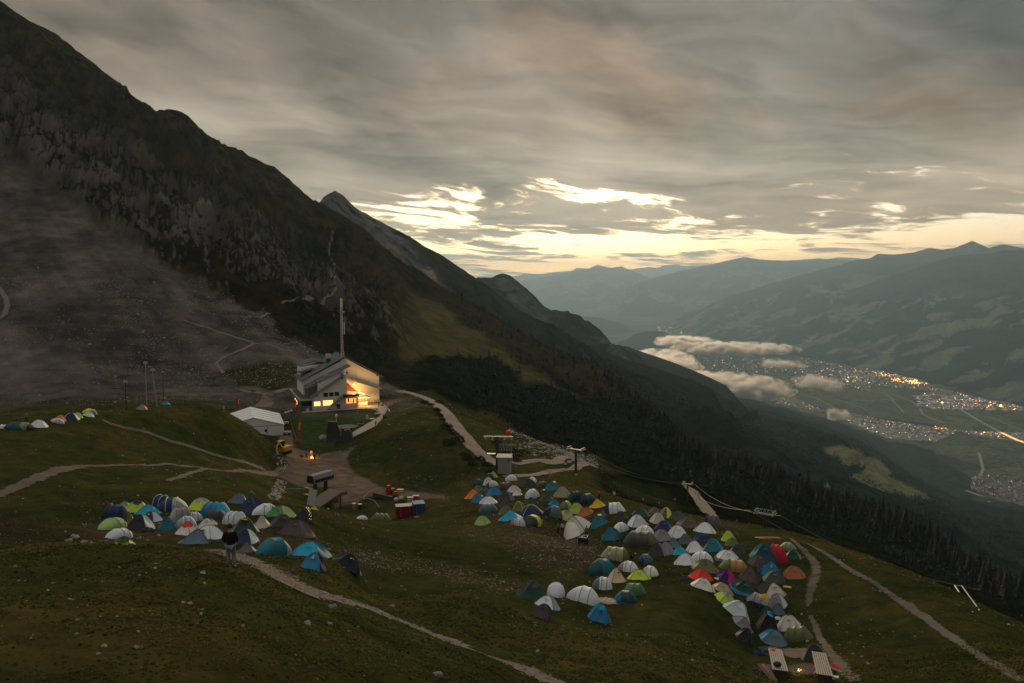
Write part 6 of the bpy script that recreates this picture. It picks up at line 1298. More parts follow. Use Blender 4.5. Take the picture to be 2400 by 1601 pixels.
# chairlift bottom station
S0 = at('S', 1500, 1000); stn = thing('chairlift_station', 'grey chairlift bottom station with a windowed cover and wooden boarding deck', 'chairlift station', S0, R(-33)); m_cov = mat('station_cover', (.20,.215,.215), .4, .12, .6, metal=.3)
ZU = 1.6
def capsule(x0, x1, y0, y1, z0, z1):
    z0 += ZU; z1 += ZU
    return [(y0, z0), (y1, z0), (y1, z0 + (z1-z0)*.6), (y1 - .5, z1 - .15), ((y0+y1)/2, z1), (y0 + .5, z1 - .15), (y0, z0 + (z1-z0)*.6)]
cv = MB(); pr = capsule(0, 0, -1.7, 1.7, 3.6, 6.4); 
cv.prism([(a, b) for a, b in pr], -3.6, 5.2); stn.scale = (.62,) * 3; co = cv.obj('cover', m_cov, stn)
MB().prism([(-1.45, 3.7+ZU), (1.45, 3.7+ZU), (1.45, 5.4+ZU), (1.1, 5.95+ZU), (-1.1, 5.95+ZU), (-1.45, 5.4+ZU)], -3.72, -3.6).obj('opening', m_dark, co)
for k in range(6): MB().box(1.70, 1.78, -2.7 + k * 1.25, -1.6 + k * 1.25, 5.0+ZU, 5.3+ZU).obj('window', mat('amber_reflection', (.5,.35,.16), .12, spec=1), co)
MB().box(1.70, 1.80, -3.0, 5.0, 4.0+ZU, 4.8+ZU).obj('dark_strip', m_dark, co)
for xx, yy in ((0,-1.5),(0,3)): MB().box(xx-.5, xx+.5, yy-.4, yy+.4, -1, 3.6+ZU).obj('pillar', m_drk, stn)
MB().box(-1.9, 1.9, -4.6, -3.8, 3.7, 3.95).box(-.9,.9,-5.6,-4.4,1.8,2.1).obj('guide_wheel_frame', m_steel, stn)
tk = MB()
for k in range(26):
    a = R(20) + k * R(5.6); tk.tube((-4.2 - 8.2*math.sin(a) + 3, -5.2 + 3.2*math.cos(a), 2.5), (-4.2 - 8.2*math.sin(a+R(5.6)) + 3, -5.2 + 3.2*math.cos(a+R(5.6)), 2.5), .07, 4)
tk.obj('parking_rail', m_steel, stn)
cm = MB(); cm.box(-.5,.5,-.05,.05,.0,.05).box(-.5,.5,-.05,.35,0,.04); cm = MB().tube((0,0,2.45),(0,.1,.9),.03,4).box(-.55,.55,0,.4,.35,.42).box(-.55,.55,.38,.44,.42,.95).tube((-.55,-.1,.75),(.55,-.1,.75),.025,4).tube((-.5,-.1,.75),(-.5,.4,.8),.02,4).tube((.5,-.1,.75),(.5,.4,.8),.02,4)
cme = cm.mesh('stored_chair', m_steel)
for k in range(26):
    a = R(20) + k * R(5.6); c_ = obj_from('stored_chair', cme, stn); c_.location = (-4.2 - 8.2*math.sin(a) + 3, -5.2 + 3.2*math.cos(a), 0); c_.rotation_euler = (0, 0, -a)
MB().box(-13.5, -1.5, -8.2, -2.2, -1.3, -.2).obj('platform_base', m_drk, stn); MB().box(-13.4,-1.6,-8.3,-8.2,-1.2,.2).obj('grille', m_steel, stn)
dk = MB().box(2.3, 8.6, -1.2, 4.2, 1.2, 1.45).box(2.5, 5.2, 4.2, 4.4, 1.45, 2.2); dk.obj('deck', m_wood, stn)
for k in range(8): MB().box(2.4 + k*.85, 2.5 + k*.85, -1.25, -1.15, -.8, 2.3).obj('deck_post', m_wood, stn)
MB().tube((2.4,-1.2,2.3),(8.5,-1.2,2.3),.05,5).tube((8.5,-1.2,2.3),(8.5,4.2,2.3),.05,5).box(8.5,8.58,-1.2,4.2,1.5,2.2).obj('railing', m_wood, stn)
r0 = at('S', 1500, 1225); rp = thing('wooden_ramp', 'plain brown plank ramp below the chairlift station', 'ramp', r0, R(-33))
MB().add([(-1.9,-2.4,.15),(1.9,-2.4,.15),(1.9,4.6,2.0),(-1.9,4.6,2.0),(-1.9,-2.4,-.1),(1.9,-2.4,-.1),(1.9,4.6,1.75),(-1.9,4.6,1.75)], [(0,1,2,3),(7,6,5,4),(0,4,5,1),(1,5,6,2),(2,6,7,3),(3,7,4,0)]).obj('ramp_deck', mat('ramp_planks', (.16,.115,.085), .85, .25, 1.5), rp)
for s_ in (-1.7, 1.7):
    MB().box(s_-.1,s_+.1,3.9,4.1,-1.5,1.7).obj('support', m_wood, rp)
pn = thing('metal_panel', 'pale metal plate leaning at the station front', 'panel', at('S', 1270, 1245), R(-15)); MB().box(-.8,.8,-.05,.05,0,2.9).obj('plate', mat('pale_plate', (.30,.30,.25), .7), pn); pn.rotation_euler[0] = R(-22)
# stored goods on the grass below the court
def crate(k, x, y, w, d_, h, m, name, label, rz=0, cat='crate', lid=None):
    o = thing(name, label, cat, at(k, x, y), R(rz)); MB().box(-w/2, w/2, -d_/2, d_/2, -.3, h).obj('body', m, o)
    MB().box(-w/2-.04, w/2+.04, -d_/2-.04, d_/2+.04, h, h+.08).obj('lid', lid or m_steel, o)
    hs = MB()
    for s_ in (-w*.25, w*.25): hs.box(s_-.03, s_+.03, -d_/2-.05, -d_/2, .3, h-.2)
    hs.obj('handle', m_steel, o); return o
crate('K', 1733, 995, 3.3, 2.0, 2.2, mat('container_red', (.17,.012,.010), .6, .2, 1), 'container', 'dark red metal container on the grass below the court', 14, 'container')
crate('K', 1885, 965, 2.1, 2.4, 2.2, mat('container_blue', (.02,.06,.12), .6, .2, 1), 'container', 'blue metal container behind the dark red one', 14, 'container', mat('container_blue_lid', (.05,.13,.19), .5))
crate('K', 1683, 742, 1.3, 1.1, .9, mat('crate_yellow', (.5,.33,.06), .6, .15, 1), 'crate', 'yellow crate beside the red machine', -8)
crate('K', 1855, 795, 1.2, .9, .6, mat('crate_red', (.5,.05,.03), .6), 'crate', 'flat red crate behind the blue container', 5); crate('K', 1795, 830, 1.1, 1.0, .9, mat('sack_white', (.4,.38,.34), .9), 'crate', 'grey-white crate right of the white sacks', 10)
sw = thing('winch_machine', 'red winch machine standing beside the stacked black pipes', 'machine', at('K', 1570, 745), R(15)); mrd = mat('machine_red', (.36,.03,.02), .5)
MB().box(-.9,.9,-.6,.6,.2,1.2).obj('body', mrd, sw); MB().prism([(-.8,1.2),(.2,1.2),(.0,1.9),(-.6,1.9)], -.5,.5).obj('hopper', mrd, sw); MB().tube((.5,-.9,.5),(.5,.9,.5),.45,10).obj('wheel', m_blk, sw)
sw2 = thing('compressor', 'small red compressor below the yellow crate', 'machine', at('K', 1632, 775), R(-10)); MB().tube((-.5,0,.5),(.5,0,.5),.4,10).obj('tank', mrd, sw2); MB().box(-.3,.3,-.3,.3,.8,1.1).obj('motor', mrd, sw2)
pb = at('K', 1500, 790)
pg = 'stacked black pipes'
pm_ = MB().tube((-2.9, 0, 0), (2.9, 0, 0), .15, 10); pme = pm_.mesh('pipe', mat('black_pipe', (.013,.015,.020), .5))
for row in range(3):
    for i in range(6 - row):
        o = obj_from('pipe', pme, label='black plastic pipe in the pile left of the red machine', cat='pipe', group=pg); X, Y_ = pb.x - .6 + 0, pb.y - 1.0 + i * .33 + row * .16
        o.location = (pb.x, Y_, float(gz(pb.x, Y_)) + .17 + row * .28); o.rotation_euler = (0, R(0), R(-38))
for i in range(5):
    o = thing('white_sack', ['tied white sack in front of the black pipes', 'white sack leaning on its neighbour below the red compressor', 'white sack by the annexe, nearest the banner', 'white sack by the annexe, second from the banner', 'white sack by the annexe, farthest from the banner'][i], 'sack', at(*[('K', 1640, 825), ('K', 1695, 810), ('B', 935, 745), ('B', 900, 760), ('B', 868, 768)][i]), 0, 'white sacks')
    MB().ball((0,0,.4), .55, 10, 6, .8).obj('sack_body', mat('sack_white', (.4,.38,.34), .9), o); MB().ball((.1,0,.85), .16, 6, 4).obj('knot', mat('sack_white', (.4,.38,.34)), o)
for x, y, cc, lb in ((1175, 905, (.55,.22,.03), 'bin with an orange front left of the black bin on the grass'), (1240, 912, (.02,.02,.02), 'plain black bin with a white rim on the grass')):
    o = thing('rubbish_bin', lb, 'bin', at('K', x, y), 0, 'rubbish bins'); MB().tube((0,0,-.1),(0,0,1.0),.34,10,.38).obj('bin_body', mat('bin_' + str(x), cc, .6), o); MB().tube((0,0,1.0),(0,0,1.1),.42,10).obj('rim', m_white, o)
hp = thing('hose', 'pale curved hose lying between the track and the bins', 'hose', at('K', 1280, 800)); hx = hp.location; pts = []
for p_ in ((1400,690),(1340,730),(1290,770),(1280,800),(1330,795),(1400,820),(1430,860),(1455,895)): q_ = at('K', *p_); pts.append(q_ - hx + Vector((0,0,.08)))
MB().path(pts, .05, 5).obj('tube', mat('pale_hose', (.45,.33,.26), .7), hp)
# cabin lift building at the back of the right camp with gantry, warning ball, mast
g0 = at('L', 490, 850); lb_ = thing('lift_engine_house', 'grey corrugated lift engine house on a dark plinth behind the right camp', 'lift building', g0, R(-4)); m_cor = mat('corrugated_grey', (.255,.265,.25), .6, .08, 1)
MB().box(-1.35,1.35,-1.1,2.2,.2,3.75).obj('cabin', m_cor, lb_); rb2 = MB()
for k in range(13): rb2.box(-1.3+k*.21, -1.26+k*.21, -1.14, -1.1, .25, 3.7)
rb2.obj('cladding_rib', m_cor, lb_); MB().box(-1.75,1.6,-1.35,2.4,3.75,3.95).obj('roof', mat('cream_roof', (.46,.43,.35), .7), lb_); MB().box(-1.1,1.2,-.9,2,-1,.2).obj('plinth', m_trim, lb_); MB().box(.75,1.15,-1.18,-1.1,2.9,3.5).obj('sign_plate', m_wood, lb_)
MB().box(1.35,1.85,-.9,-.2,3.0,3.9).obj('cable_box', m_cor, lb_); MB().tube((1.6,-.5,-.5),(1.6,-.5,3.0),.09,6).obj('downpipe', m_steel, lb_)
gy_ = thing('pylon_gantry', 'dark steel gantry with wheel trains above the grey engine house', 'lift pylon', at('L', 330, 800) + Vector((0, 3.2, 0)), R(-4))
MB().box(-.35,.35,-.35,.35,-1,7.2).obj('column', m_trim, gy_); MB().box(-3.1,3.6,-.2,.2,7.0,7.35).obj('crossbeam', m_steel, gy_)
for xx in (-2.8, -1.2, 1.6, 3.2):
    MB().tube((xx,-1.2,6.6),(xx,1.4,6.6),.14,6).obj('wheel_train', m_trim, gy_); MB().box(xx-.05,xx+.05,-.05,.05,6.6,7.0).obj('hanger', m_trim, gy_)
tr_ = MB()
for k in range(5): tr_.tube((.4+k*.6,-.2,4.2),(.7+k*.6,-.2,5.6),.05,4).tube((.7+k*.6,-.2,5.6),(1.0+k*.6,-.2,4.2),.05,4)
tr_.tube((.3,-.2,5.6),(3.6,-.2,5.6),.07,5).tube((.3,-.2,4.2),(3.6,-.2,4.2),.07,5).obj('lattice_frame', m_steel, gy_); MB().box(-2.4,-.4,-.5,.5,3.2,3.35).tube((-2.4,0,3.3),(-2.4,0,6.8),.06,5).tube((-2.4,0,4.3),(-.4,0,4.3),.04,4).obj('service_platform', m_steel, gy_)
pl_ = thing('marker_mast', 'thin pale mast beside the red warning ball', 'mast', at('L', 640, 800) + Vector((0, 2, 0))); MB().tube((0,0,0),(0,0,8.7),.07,5).obj('pole', m_steel, pl_); MB().box(-.12,.12,-.12,.12,8.3,8.6).obj('tip', m_steel, pl_)
bl = thing('warning_ball', 'bright red warning ball above the lift gantry', 'warning ball', at('L', 580, 800) + Vector((0, 2.2, 8.45))); MB().ball((0,0,0), .62, 20, 12).obj('ball', mat('signal_red', (.62,.045,.02), .45), bl, smooth=True); MB().tube((0,0,-1.5),(0,0,-.6),.05,5).obj('stem', m_steel, bl)
# pylons and cables down the slope
def pylon(k, x, y, h, label, wid=1.8, tilt=0, fb=200, dark=True):
    o = thing('lift_pylon', label, 'lift pylon', at(k, x, y, fb), R(-35), 'lift pylons'); o.rotation_euler[1] = R(tilt)
    MB().tube((0,0,-.8),(0,0,h),.34,10,.24).obj('column', m_steel if not dark else m_trim, o); MB().box(-wid,wid,-.12,.12,h-.15,h+.1).obj('crossarm', m_steel, o)
    for s_ in (-1, 1): MB().tube((s_*wid,-1.3,h+.15),(s_*wid,1.3,h+.05),.10,5).obj('wheel_train', m_steel, o); MB().box(s_*wid-.05,s_*wid+.05,-.9,.9,h+.5,h+.56).obj('walkway', m_steel, o)
    return o, o.location + Vector((0, 0, h + .15))
pyl1, t1 = pylon('L', 2065, 830, 5.4, 'dark lift pylon on the rim right of the gravel loop'); pyl2, t2 = pylon('E', 1475, 235, 6.0, 'pale-footed lift pylon beside the steep gravel track', 1.3)
p3 = at('Fq', 1290, 190, 170); pyl3, t3 = pylon('Fq', 1300, 205, 2.2, 'lattice-topped lift pylon rising from the dark slope past the camp rim', 1.4, fb=170)
ltc = MB()
for k in range(5): ltc.tube((-1.4+k*.6,-.7,2.3),(-1.1+k*.6,-.7,3.1),.04,4).tube((-1.1+k*.6,-.7,3.1),(-.8+k*.6,-.7,2.3),.04,4)
ltc.tube((-1.4,-.7,3.1),(1.6,-.7,3.1),.04,4).tube((-1.4,-.7,2.3),(1.6,-.7,2.3),.04,4).obj('lattice', m_steel, pyl3)
p4 = at('V', 1830, 1010, 200); pf = thing('cable_gantry', 'pale U-shaped cable frame at the rim in the far right', 'cable frame', at('V', 1935, 1098, 150), 0); b4 = pf.location
q1, q2, q3 = [P3(*cr('V', *p), b4.y * kk) - b4 for p, kk in (((1815, 918), 1.35), ((1862, 920), 1.35), ((1980, 1085), 1.02))]
MB().tube((0,0,0), q1, .09, 5).tube(q1, q2, .09, 5).tube(q2, q3, .09, 5).obj('cable', m_steel, pf)
def cable(a, b, sag, label, off):
    o = thing('lift_cable', label, 'cable', a + off, 0, 'lift cables'); pts = [(b - a) * t + Vector((0, 0, -sag * 4 * t * (1 - t))) for t in np.linspace(0, 1, 18)]; MB().path(pts, .035, 4).obj('strand', mat('cable_grey', (.10,.10,.10), .5), o)
tb = gy_.location + Vector((3, 0, 6.8))
for i_, dx in enumerate((-2.0, 2.0)):
    w1 = ['left', 'right'][i_]
    o_ = Vector((dx, dx * -.7, 0)); cable(tb, t1, .6, 'lift cable from the gantry to the rim pylon, %s strand' % w1, o_); cable(t1, t2, 2.2, 'lift cable between rim pylon and track pylon, %s strand' % w1, o_); cable(t2, t3, 2.0, 'lift cable from the track pylon to the lattice-topped one, %s strand' % w1, o_)
    cable(t3, b4 + (q1 + q2) * .5, 1.5, 'lift cable running on past the rim to the right, %s strand' % w1, o_)
# drag lift posts behind the left knoll
for k, x, y, h, lb in (('W', 1287, 1140, 9.5, 'tall thin dark drag lift mast left of the hut hollow'), ('W', 1157, 1195, 9.0, 'pale steel mast with a lamp head on the knoll'), ('W', 1235, 1185, 7.5, 'leaning pale steel mast right of the lamp-headed one'), ('W', 995, 1215, 5.5, 'short dark post with a white top on the knoll')):
    o = thing('steel_mast', lb, 'mast', at(k, x, y), 0, 'steel masts on the knoll'); o.rotation_euler[1] = R(-5 if 'leaning' in lb else 0); MB().tube((0,0,-.4),(0,0,h),.13,6,.08).obj('pole', m_trim if 'dark' in lb else m_steel, o); MB().box(-.35,.35,-.15,.15,h-.1,h+.35).obj('head', m_steel, o)
# terrace furniture: rows of table-and-bench sets
def table_set(loc, rz, label, m=m_cream, group='table sets on the terrace'):
    o = thing('picnic_table', label, 'picnic table', loc, rz, group)
    MB().box(-1.1,1.1,-.35,.35,.70,.76).obj('tabletop', m, o)
    for s_ in (-.7,.7): MB().box(-1.1,1.1,s_-.14,s_+.14,.42,.47).obj('bench', m, o)
    for s_ in (-.8,.8): MB().box(s_-.05,s_+.05,-.7,.7,.36,.42).box(s_-.05,s_+.05,-.1,.1,0,.7).obj('leg', m_wood, o)
    return o
rows = ['bar', 'second', 'third', 'fourth', 'fifth', 'sixth', 'seventh', 'eighth', 'ninth']
for i in range(9):
    t = i / 8; p = at('J', 520 + 250 * t, 560 + 210 * t); p.z = max(p.z, -44.1); table_set(p, R(4), 'terrace table set, ' + ('nearest the bar' if i == 0 else '%s from the bar' % rows[i]))
for x, y, lb in ((700, 1000, 'dark table set heaped with gear where lawn meets walkway'), (800, 1120, 'pale table set on the lawn edge below the heaped one'), (310, 1420, 'table set with two seated figures at the lower lawn edge')): 
    table_set(at('J', x, y), R(25), lb, m_cream if 'pale' in lb else m_wood, 'table sets along the lawn')
o = thing('sun_lounger', 'pale wooden double lounger on the lawn beside the walkway', 'lounger', at('J', 580, 1250), R(20)); MB().prism([(-1.2,.2),(1.2,.2),(1.2,.35),(-.2,.4),(-.9,1.5),(-1.2,1.4)], -.8,.8).obj('seat', mat('yellow_wood', (.5,.42,.25), .8), o); MB().box(-1.3,1.3,-.85,.85,0,.15).obj('base', m_trim, o)
wl = [at('J', *p) for p in ((700,640),(790,700),(880,780),(980,870),(1080,950),(1160,1030),(1190,1090),(1120,1150),(1010,1240))]
o = thing('parapet_wall', 'low stone parapet edging the outer terrace walkway', 'wall', wl[0]); wmb = MB()
for a, b in zip(wl[:-1], wl[1:]):
    d_ = (b - a).normalized(); n_ = Vector((-d_.y, d_.x, 0)) * .2; z0, z1 = -44.3, -43.85
    vs = [a+n_, b+n_, b-n_, a-n_]; wmb.add([(v.x-wl[0].x, v.y-wl[0].y, zz_-wl[0].z) for zz_ in (z0, z1) for v in vs], [(0,1,2,3)[::-1],(4,5,6,7),(0,1,5,4),(1,2,6,5),(2,3,7,6),(3,0,4,7)])
wmb.obj('stonework', mat('pale_stone', (.26,.24,.21), .9, .35, 2), o)
for x, y, lb in ((1130, 735, 'white bench by the hut annexe door'), (1235, 730, 'grey vending box left of the stair foot'), (1498, 690, 'white notice box at the hut door'), (1560, 690, 'brown barrel right of the hut door')):
    o = thing('hut_box' if 'box' in lb else lb.split()[1], lb, lb.split()[1] if 'box' not in lb else 'box', at('B', x, y), R(20)); MB().box(-.5,.5,-.3,.3,0,.9).obj('body', m_wood if 'brown' in lb else m_white, o); MB().box(-.54,.54,-.34,.34,.9,.97).obj('lid', m_steel, o)
for x, y, lb in ((860, 905, 'white garden cart behind the marquee corner'), (885, 1020, 'pale covered trailer at the marquee corner')):
    o = thing('trailer', lb, 'trailer', at('B', x, y), R(10)); MB().box(-1,1,-.6,.6,.5,1.1).obj('body', mat('pink_cover', (.45,.36,.33), .8), o)
    for s_ in (-.6,.6): MB().tube((s_,-.7,.35),(s_,.7,.35),.35,10).obj('wheel', m_blk, o)
# tables, planks, gear near the small campfire
m_plank = mat('bleached_planks', (.24,.22,.19), .85, .3, 3)
def longtable(k, xa, ya, xb, yb_, w, label):
    a, b = at(k, xa, ya), at(k, xb, yb_); d_ = b - a; L_ = Vector((d_.x, d_.y)).length; o = thing('wooden_table', label, 'table', (a + b) / 2, math.atan2(d_.y, d_.x)); sl_ = (b.z - a.z) / L_
    for k_ in range(7):
        y_ = -w/2 + w * k_ / 7; MB().add([(x_, yy_, zz_ + .72 + x_ * sl_) for zz_ in (0, .05) for x_, yy_ in ((-L_/2, y_), (L_/2, y_), (L_/2, y_ + w/7*.78), (-L_/2, y_ + w/7*.78))], [(3,2,1,0),(4,5,6,7),(0,1,5,4),(1,2,6,5),(2,3,7,6),(3,0,4,7)]).obj('plank', m_plank, o)
    for s_ in (-.4, .4): MB().box(s_*L_-.07, s_*L_+.07, -w*.4, w*.4, -.5 + s_*L_*sl_, .72 + s_*L_*sl_).obj('trestle', m_wood, o)
    return o
tl = longtable('H', 985, 1120, 1060, 1425, 1.15, 'long slatted wooden table with gear on it, left of the small campfire')
tr = longtable('H', 1560, 1170, 1640, 1490, 1.15, 'bare slatted wooden table right of the small campfire')
for x, y, cc, s_, lb in ((960,1155,(.5,.12,.05),.20,'small orange bag on the upper end of the left table'), (1015,1370,(.02,.02,.03),.32,'black pot on the lower end of the left table'), (1010,1290,(.35,.34,.3),.18,'pale mug and papers mid table'), (820,1320,(.45,.10,.03),.28,'orange rolled mat beside the brown planks')):
    o = thing('camping_bag', lb, 'bag', at('H', x, y) + Vector((0,0,.0 if 'mat' in lb else .78)), .4); MB().ball((0,0,s_*.45), s_, 8, 5, .6).obj('bag_body', cloth(cc), o); MB().tube((-s_*.5,0,s_*.7),(s_*.5,0,s_*.8),.03,4).obj('strap', m_trim, o)
for i, (x, y) in enumerate(((890, 1370), (935, 1380), (965, 1400))):
    o = thing('plank', ['darkest long plank at the far left of the pile', 'middle brown plank of the pile by the table', 'reddish plank of the pile nearest the table'][i], 'plank', at('H', x, y), R(-84 - 3 * i), 'planks left of the table'); MB().box(-1.7,1.7,-.16,.16,.04,.12).obj('board', mat('brown_board%d' % i, ((.045,.032,.026),(.14,.10,.075),(.12,.065,.045))[i], .85, .2, 2), o); MB().box(-1.6,-1.5,-.2,.2,0,.05).obj('batten', m_wood, o)
def tarp(k, x, y, w, d_, h, col_, name, label, rz=0):
    o = thing(name, label, name.replace('_', ' '), at(k, x, y), R(rz)); rr = random.Random(int(x)); n_ = 12; vs = []
    for j in range(n_):
        for i in range(n_):
            u_, v_ = i/(n_-1)*2-1, j/(n_-1)*2-1; e_ = max(0, 1-u_*u_)*max(0, 1-v_*v_); vs.append((u_*w/2*(1+.1*math.sin(5*v_)), v_*d_/2*(1+.1*math.sin(4*u_)), h*e_**.6*(.7+.5*rr.random())+.02))
    MB().add(vs, [(j*n_+i, j*n_+i+1, (j+1)*n_+i+1, (j+1)*n_+i) for j in range(n_-1) for i in range(n_-1)]).obj('cloth', tmat(col_) if col_ in TC else cloth(col_), o)
    MB().path([(-w/2,0,.04),(-w*.2,-.05,h*.5),(w*.2,.05,h*.5),(w/2,0,.04)], .03, 4).obj('cord', m_trim, o); return o
tarp('H', 1700, 1300, 2.1, 1.6, .45, 'crimson', 'collapsed_tarp', 'bright red collapsed tarp beside the right table', -20)
tarp('H', 940, 1040, 1.7, .7, .35, 'rust', 'clothes_heap', 'orange and brown clothes heap below the steel blue dome'); tarp('H', 770, 1085, 1.1, .8, .35, 'navy', 'gear_heap', 'dark blue gear heap left of the clothes heap'); tarp('H', 840, 1030, 1.5, .5, .3, 'dgrey', 'gear_heap', 'grey gear heap with a pole between blue heap and clothes')
tarp('H', 860, 500, 1.1, .6, .45, 'amber', 'yellow_bag', 'amber sack lying on top of the dark green tent').location += Vector((0, .5, 1.05)); tarp('H', 1148, 200, .9, .5, .08, 'amber', 'yellow_mat', 'small yellow mat right of the beige and charcoal dome', -20)
tarp('Gq', 1330, 850, 2.2, .9, .4, 'beige', 'rubbish_heap', 'pale rubbish heap behind the vivid blue dome'); tarp('Gq', 1560, 890, 1.2, .6, .25, 'char', 'gear_heap', 'black gear heap below the dark teal open pop-up'); tarp('A', 505, 430, 1.1, .6, .35, 'char', 'gear_heap', 'dark gear heap at the mouth of the grey awning tent')
tarp('Fq', 250, 885, 1.3, .8, .4, 'char', 'gear_heap', 'dark gear heap left of the red-orange awning'); tarp('Fq', 700, 885, 1.3, .6, .2, 'cream', 'rubbish_heap', 'scattered pale rubbish below the purple tent'); tarp('Fq', 1350, 345, 3.4, 1.0, .15, 'rust', 'rubbish_heap', 'reddish rubbish scatter on the rim above the family tent')
tarp('H', 1020, 620, .8, .5, .25, 'cream', 'rubbish_heap', 'small pale rubbish heap between two tents near the footpath'); tarp('D', 1540, 480, 1.9, .7, .18, 'cream', 'ground_sheet', 'crumpled pale sheet left of the khaki dome', -20); tarp('K', 1870, 1000, 1.0, .5, .3, 'ochre', 'tool_heap', 'brown tool heap at the foot of the red container')
o = thing('ski', 'long thin dark board with a white edge beside the red tarp', 'board', at('H', 1855, 1315), R(-48)); MB().box(-1.5,1.5,-.10,.10,.03,.08).obj('board', m_trim, o); MB().box(-1.4,.2,-.13,-.10,.03,.09).obj('edge', m_white, o)
o = thing('cool_box', 'small white box on the grass right of the right table', 'box', at('H', 1778, 1415), R(-20)); MB().box(-.22,.22,-.15,.15,0,.2).obj('body', m_white, o); MB().box(-.23,.23,-.16,.16,.2,.24).obj('lid', m_white, o)
cart = thing('camping_cart', 'black camping cart with a pale folded frame before the cream family tent', 'cart', at('D', 2120, 1350), R(-20)); MB().box(-.6,.6,-.4,.4,.3,.95).obj('basket', m_blk, cart)
for s_ in (-.45,.45):
    for r_ in (-.4,.4): MB().tube((s_,r_-.05,.2),(s_,r_+.05,.2),.2,10).obj('wheel', m_blk, cart)
MB().path([(-.1,-.45,1.05),(.65,-.45,1.1),(.6,.3,1.2),(-.1,.2,1.15),(-.1,-.45,1.05)], .05, 5).obj('frame', m_white, cart)
# cream family tent with blue stripes
ft = tent('D', 1795, 868, 2285, 1215, 'dome', 'plain', 'cream', None, -25, 'biggest cream family tent with blue stripes and a long sloping porch', 'char', RT); a, b = bbz(ft); W0, D0, H0 = b[0]-a[0], b[1]-a[1], b[2]
pc = MB(); n_ = 14
for j in range(7):
    for i in range(n_):
        t = i/(n_-1); s_ = j/6; x_ = (t-.5)*W0*.62*(1-.15*s_); z_ = H0*.86*math.sin(math.pi*t)**.6*(1-s_**1.25); pc.v.append((x_ + .7*s_, -D0*.36 - s_*D0*.62, max(0,z_)))
pc.f = [(j*n_+i, j*n_+i+1, (j+1)*n_+i+1, (j+1)*n_+i) for j in range(6) for i in range(n_-1)]; pc.obj('porch', tmat('cream'), ft)
for k in (0, 1):
    pts = [(-W0*.5*math.cos(t)*.93, (-.12 if k else .25)*D0, H0*1.02*math.sin(t)**.8 + .02) for t in np.linspace(.35, 1.75, 10)]; mb = MB()
    for p_, q_ in zip(pts[:-1], pts[1:]): mb.add([(p_[0],p_[1]-.12,p_[2]),(q_[0],q_[1]-.12,q_[2]),(q_[0],q_[1]+.12,q_[2]+.02),(p_[0],p_[1]+.12,p_[2]+.02)], [(0,1,2,3)])
    mb.obj('stripe', tmat('blue'), ft)
# boulders
for i, (k, x, y, s_, lb) in enumerate((('N', 500, 600, .75, 'largest beige boulder of the pile left of the camp'), ('N', 560, 632, .55, 'flat beige boulder at the right of the pile'), ('N', 460, 622, .6, 'low brown boulder at the left of the pile'), ('N', 610, 640, .4, 'long thin beige stone at the right end of the pile'), ('N', 930, 605, .45, 'brown stone in front of the grey awning tent'), ('N', 985, 618, .28, 'small pale stone in front of the grey awning tent'),
    ('N', 1210, 640, .35, 'flat pale stone by the slate blue sheet tent'), ('S', 430, 270, .95, 'pale boulder where the path meets the court'), ('T', 375, 700, .42, 'pale jagged rock on the near slope below the path'), ('T', 150, 850, .35, 'narrow pale rock low on the near slope'), ('T', 910, 690, .40, 'grey boulder on the upper edge of the gravel path'), ('T', 2200, 1090, .30, 'grey stone near the lower end of the gravel path'), ('T', 1310, 1300, .38, 'pale stone at the bottom edge of the picture'), ('T', 2170, 1050, .2, 'small reddish stone near the lower path end'), ('T', 350, 848, .22, 'flat bluish stone on the near slope'), ('T', 605, 872, .12, 'tiny bright stone on the near slope'),
    ('N', 695, 1325, .17, 'pinkish stone low on the near slope'), ('N', 655, 1375, .12, 'small pink stone just under the larger pinkish one'), ('N', 910, 1335, .16, 'pale grey stone low on the near slope'), ('N', 515, 1150, .13, 'pale yellow stone mid near slope, left'), ('N', 1620, 1190, .16, 'pale stone mid near slope, right'), ('N', 1040, 775, .16, 'pale stone near the crest of the near slope'), ('N', 100, 793, .15, 'white stone near the left picture edge'), ('N', 125, 888, .12, 'small white stone at the left picture edge'), ('V', 1320, 958, .35, 'pale boulder beside the long grey footpath'), ('V', 1268, 938, .25, 'smaller pale boulder just above the other by the grey footpath'))):
    boulder(k, x, y, s_, lb, mat('beige_rock', (.27,.22,.17), .95, .3, 2, .8, 4) if 'beige' in lb or 'pink' in lb else m_rock, 'boulders', .62, i)
# dwarf pine shrubs beside the track
m_leaf = mat('dwarf_pine', (.020,.028,.012), .9, .5, 3); 
def leafball(s, n, seed, el_=.6, leaf=.16):
    rr = np.random.RandomState(seed); th_ = rr.uniform(0, 6.283, n); cz_ = rr.uniform(-.15, 1, n); r_ = s * rr.uniform(.55, 1.05, n) ** .5 * (1 + .25 * np.sin(3 * th_ + seed)); sx = np.sqrt(np.maximum(0, 1 - cz_ ** 2))
    c = np.stack([r_ * sx * np.cos(th_), r_ * sx * np.sin(th_), r_ * cz_ * el_], 1); a = rr.normal(0, 1, (n, 3)); b = rr.normal(0, 1, (n, 3)); a /= np.linalg.norm(a, axis=1)[:, None]; b /= np.linalg.norm(b, axis=1)[:, None]
    v = np.stack([c + a * leaf, c + b * leaf, c - a * leaf * .7], 1).reshape(-1, 3); q_ = np.arange(3 * n).reshape(-1, 3); return v, q_
SHR = [(1035,985),(1028,975),(1045,1002),(1058,1012),(1022,963),(1010,950),(1066,1020),(1052,1040),(1088,1068),(1098,1078),(1105,1090),(1125,1078),(1030,945),(1180,1060),(1200,1058),(1215,1070),(1228,1062),(1190,1072),(1210,1082),(1165,1040),(1150,1108),(995,945),(1075,1032),(1140,1092)]
sw_ = ['lowest', 'uppermost', 'largest', 'smallest']
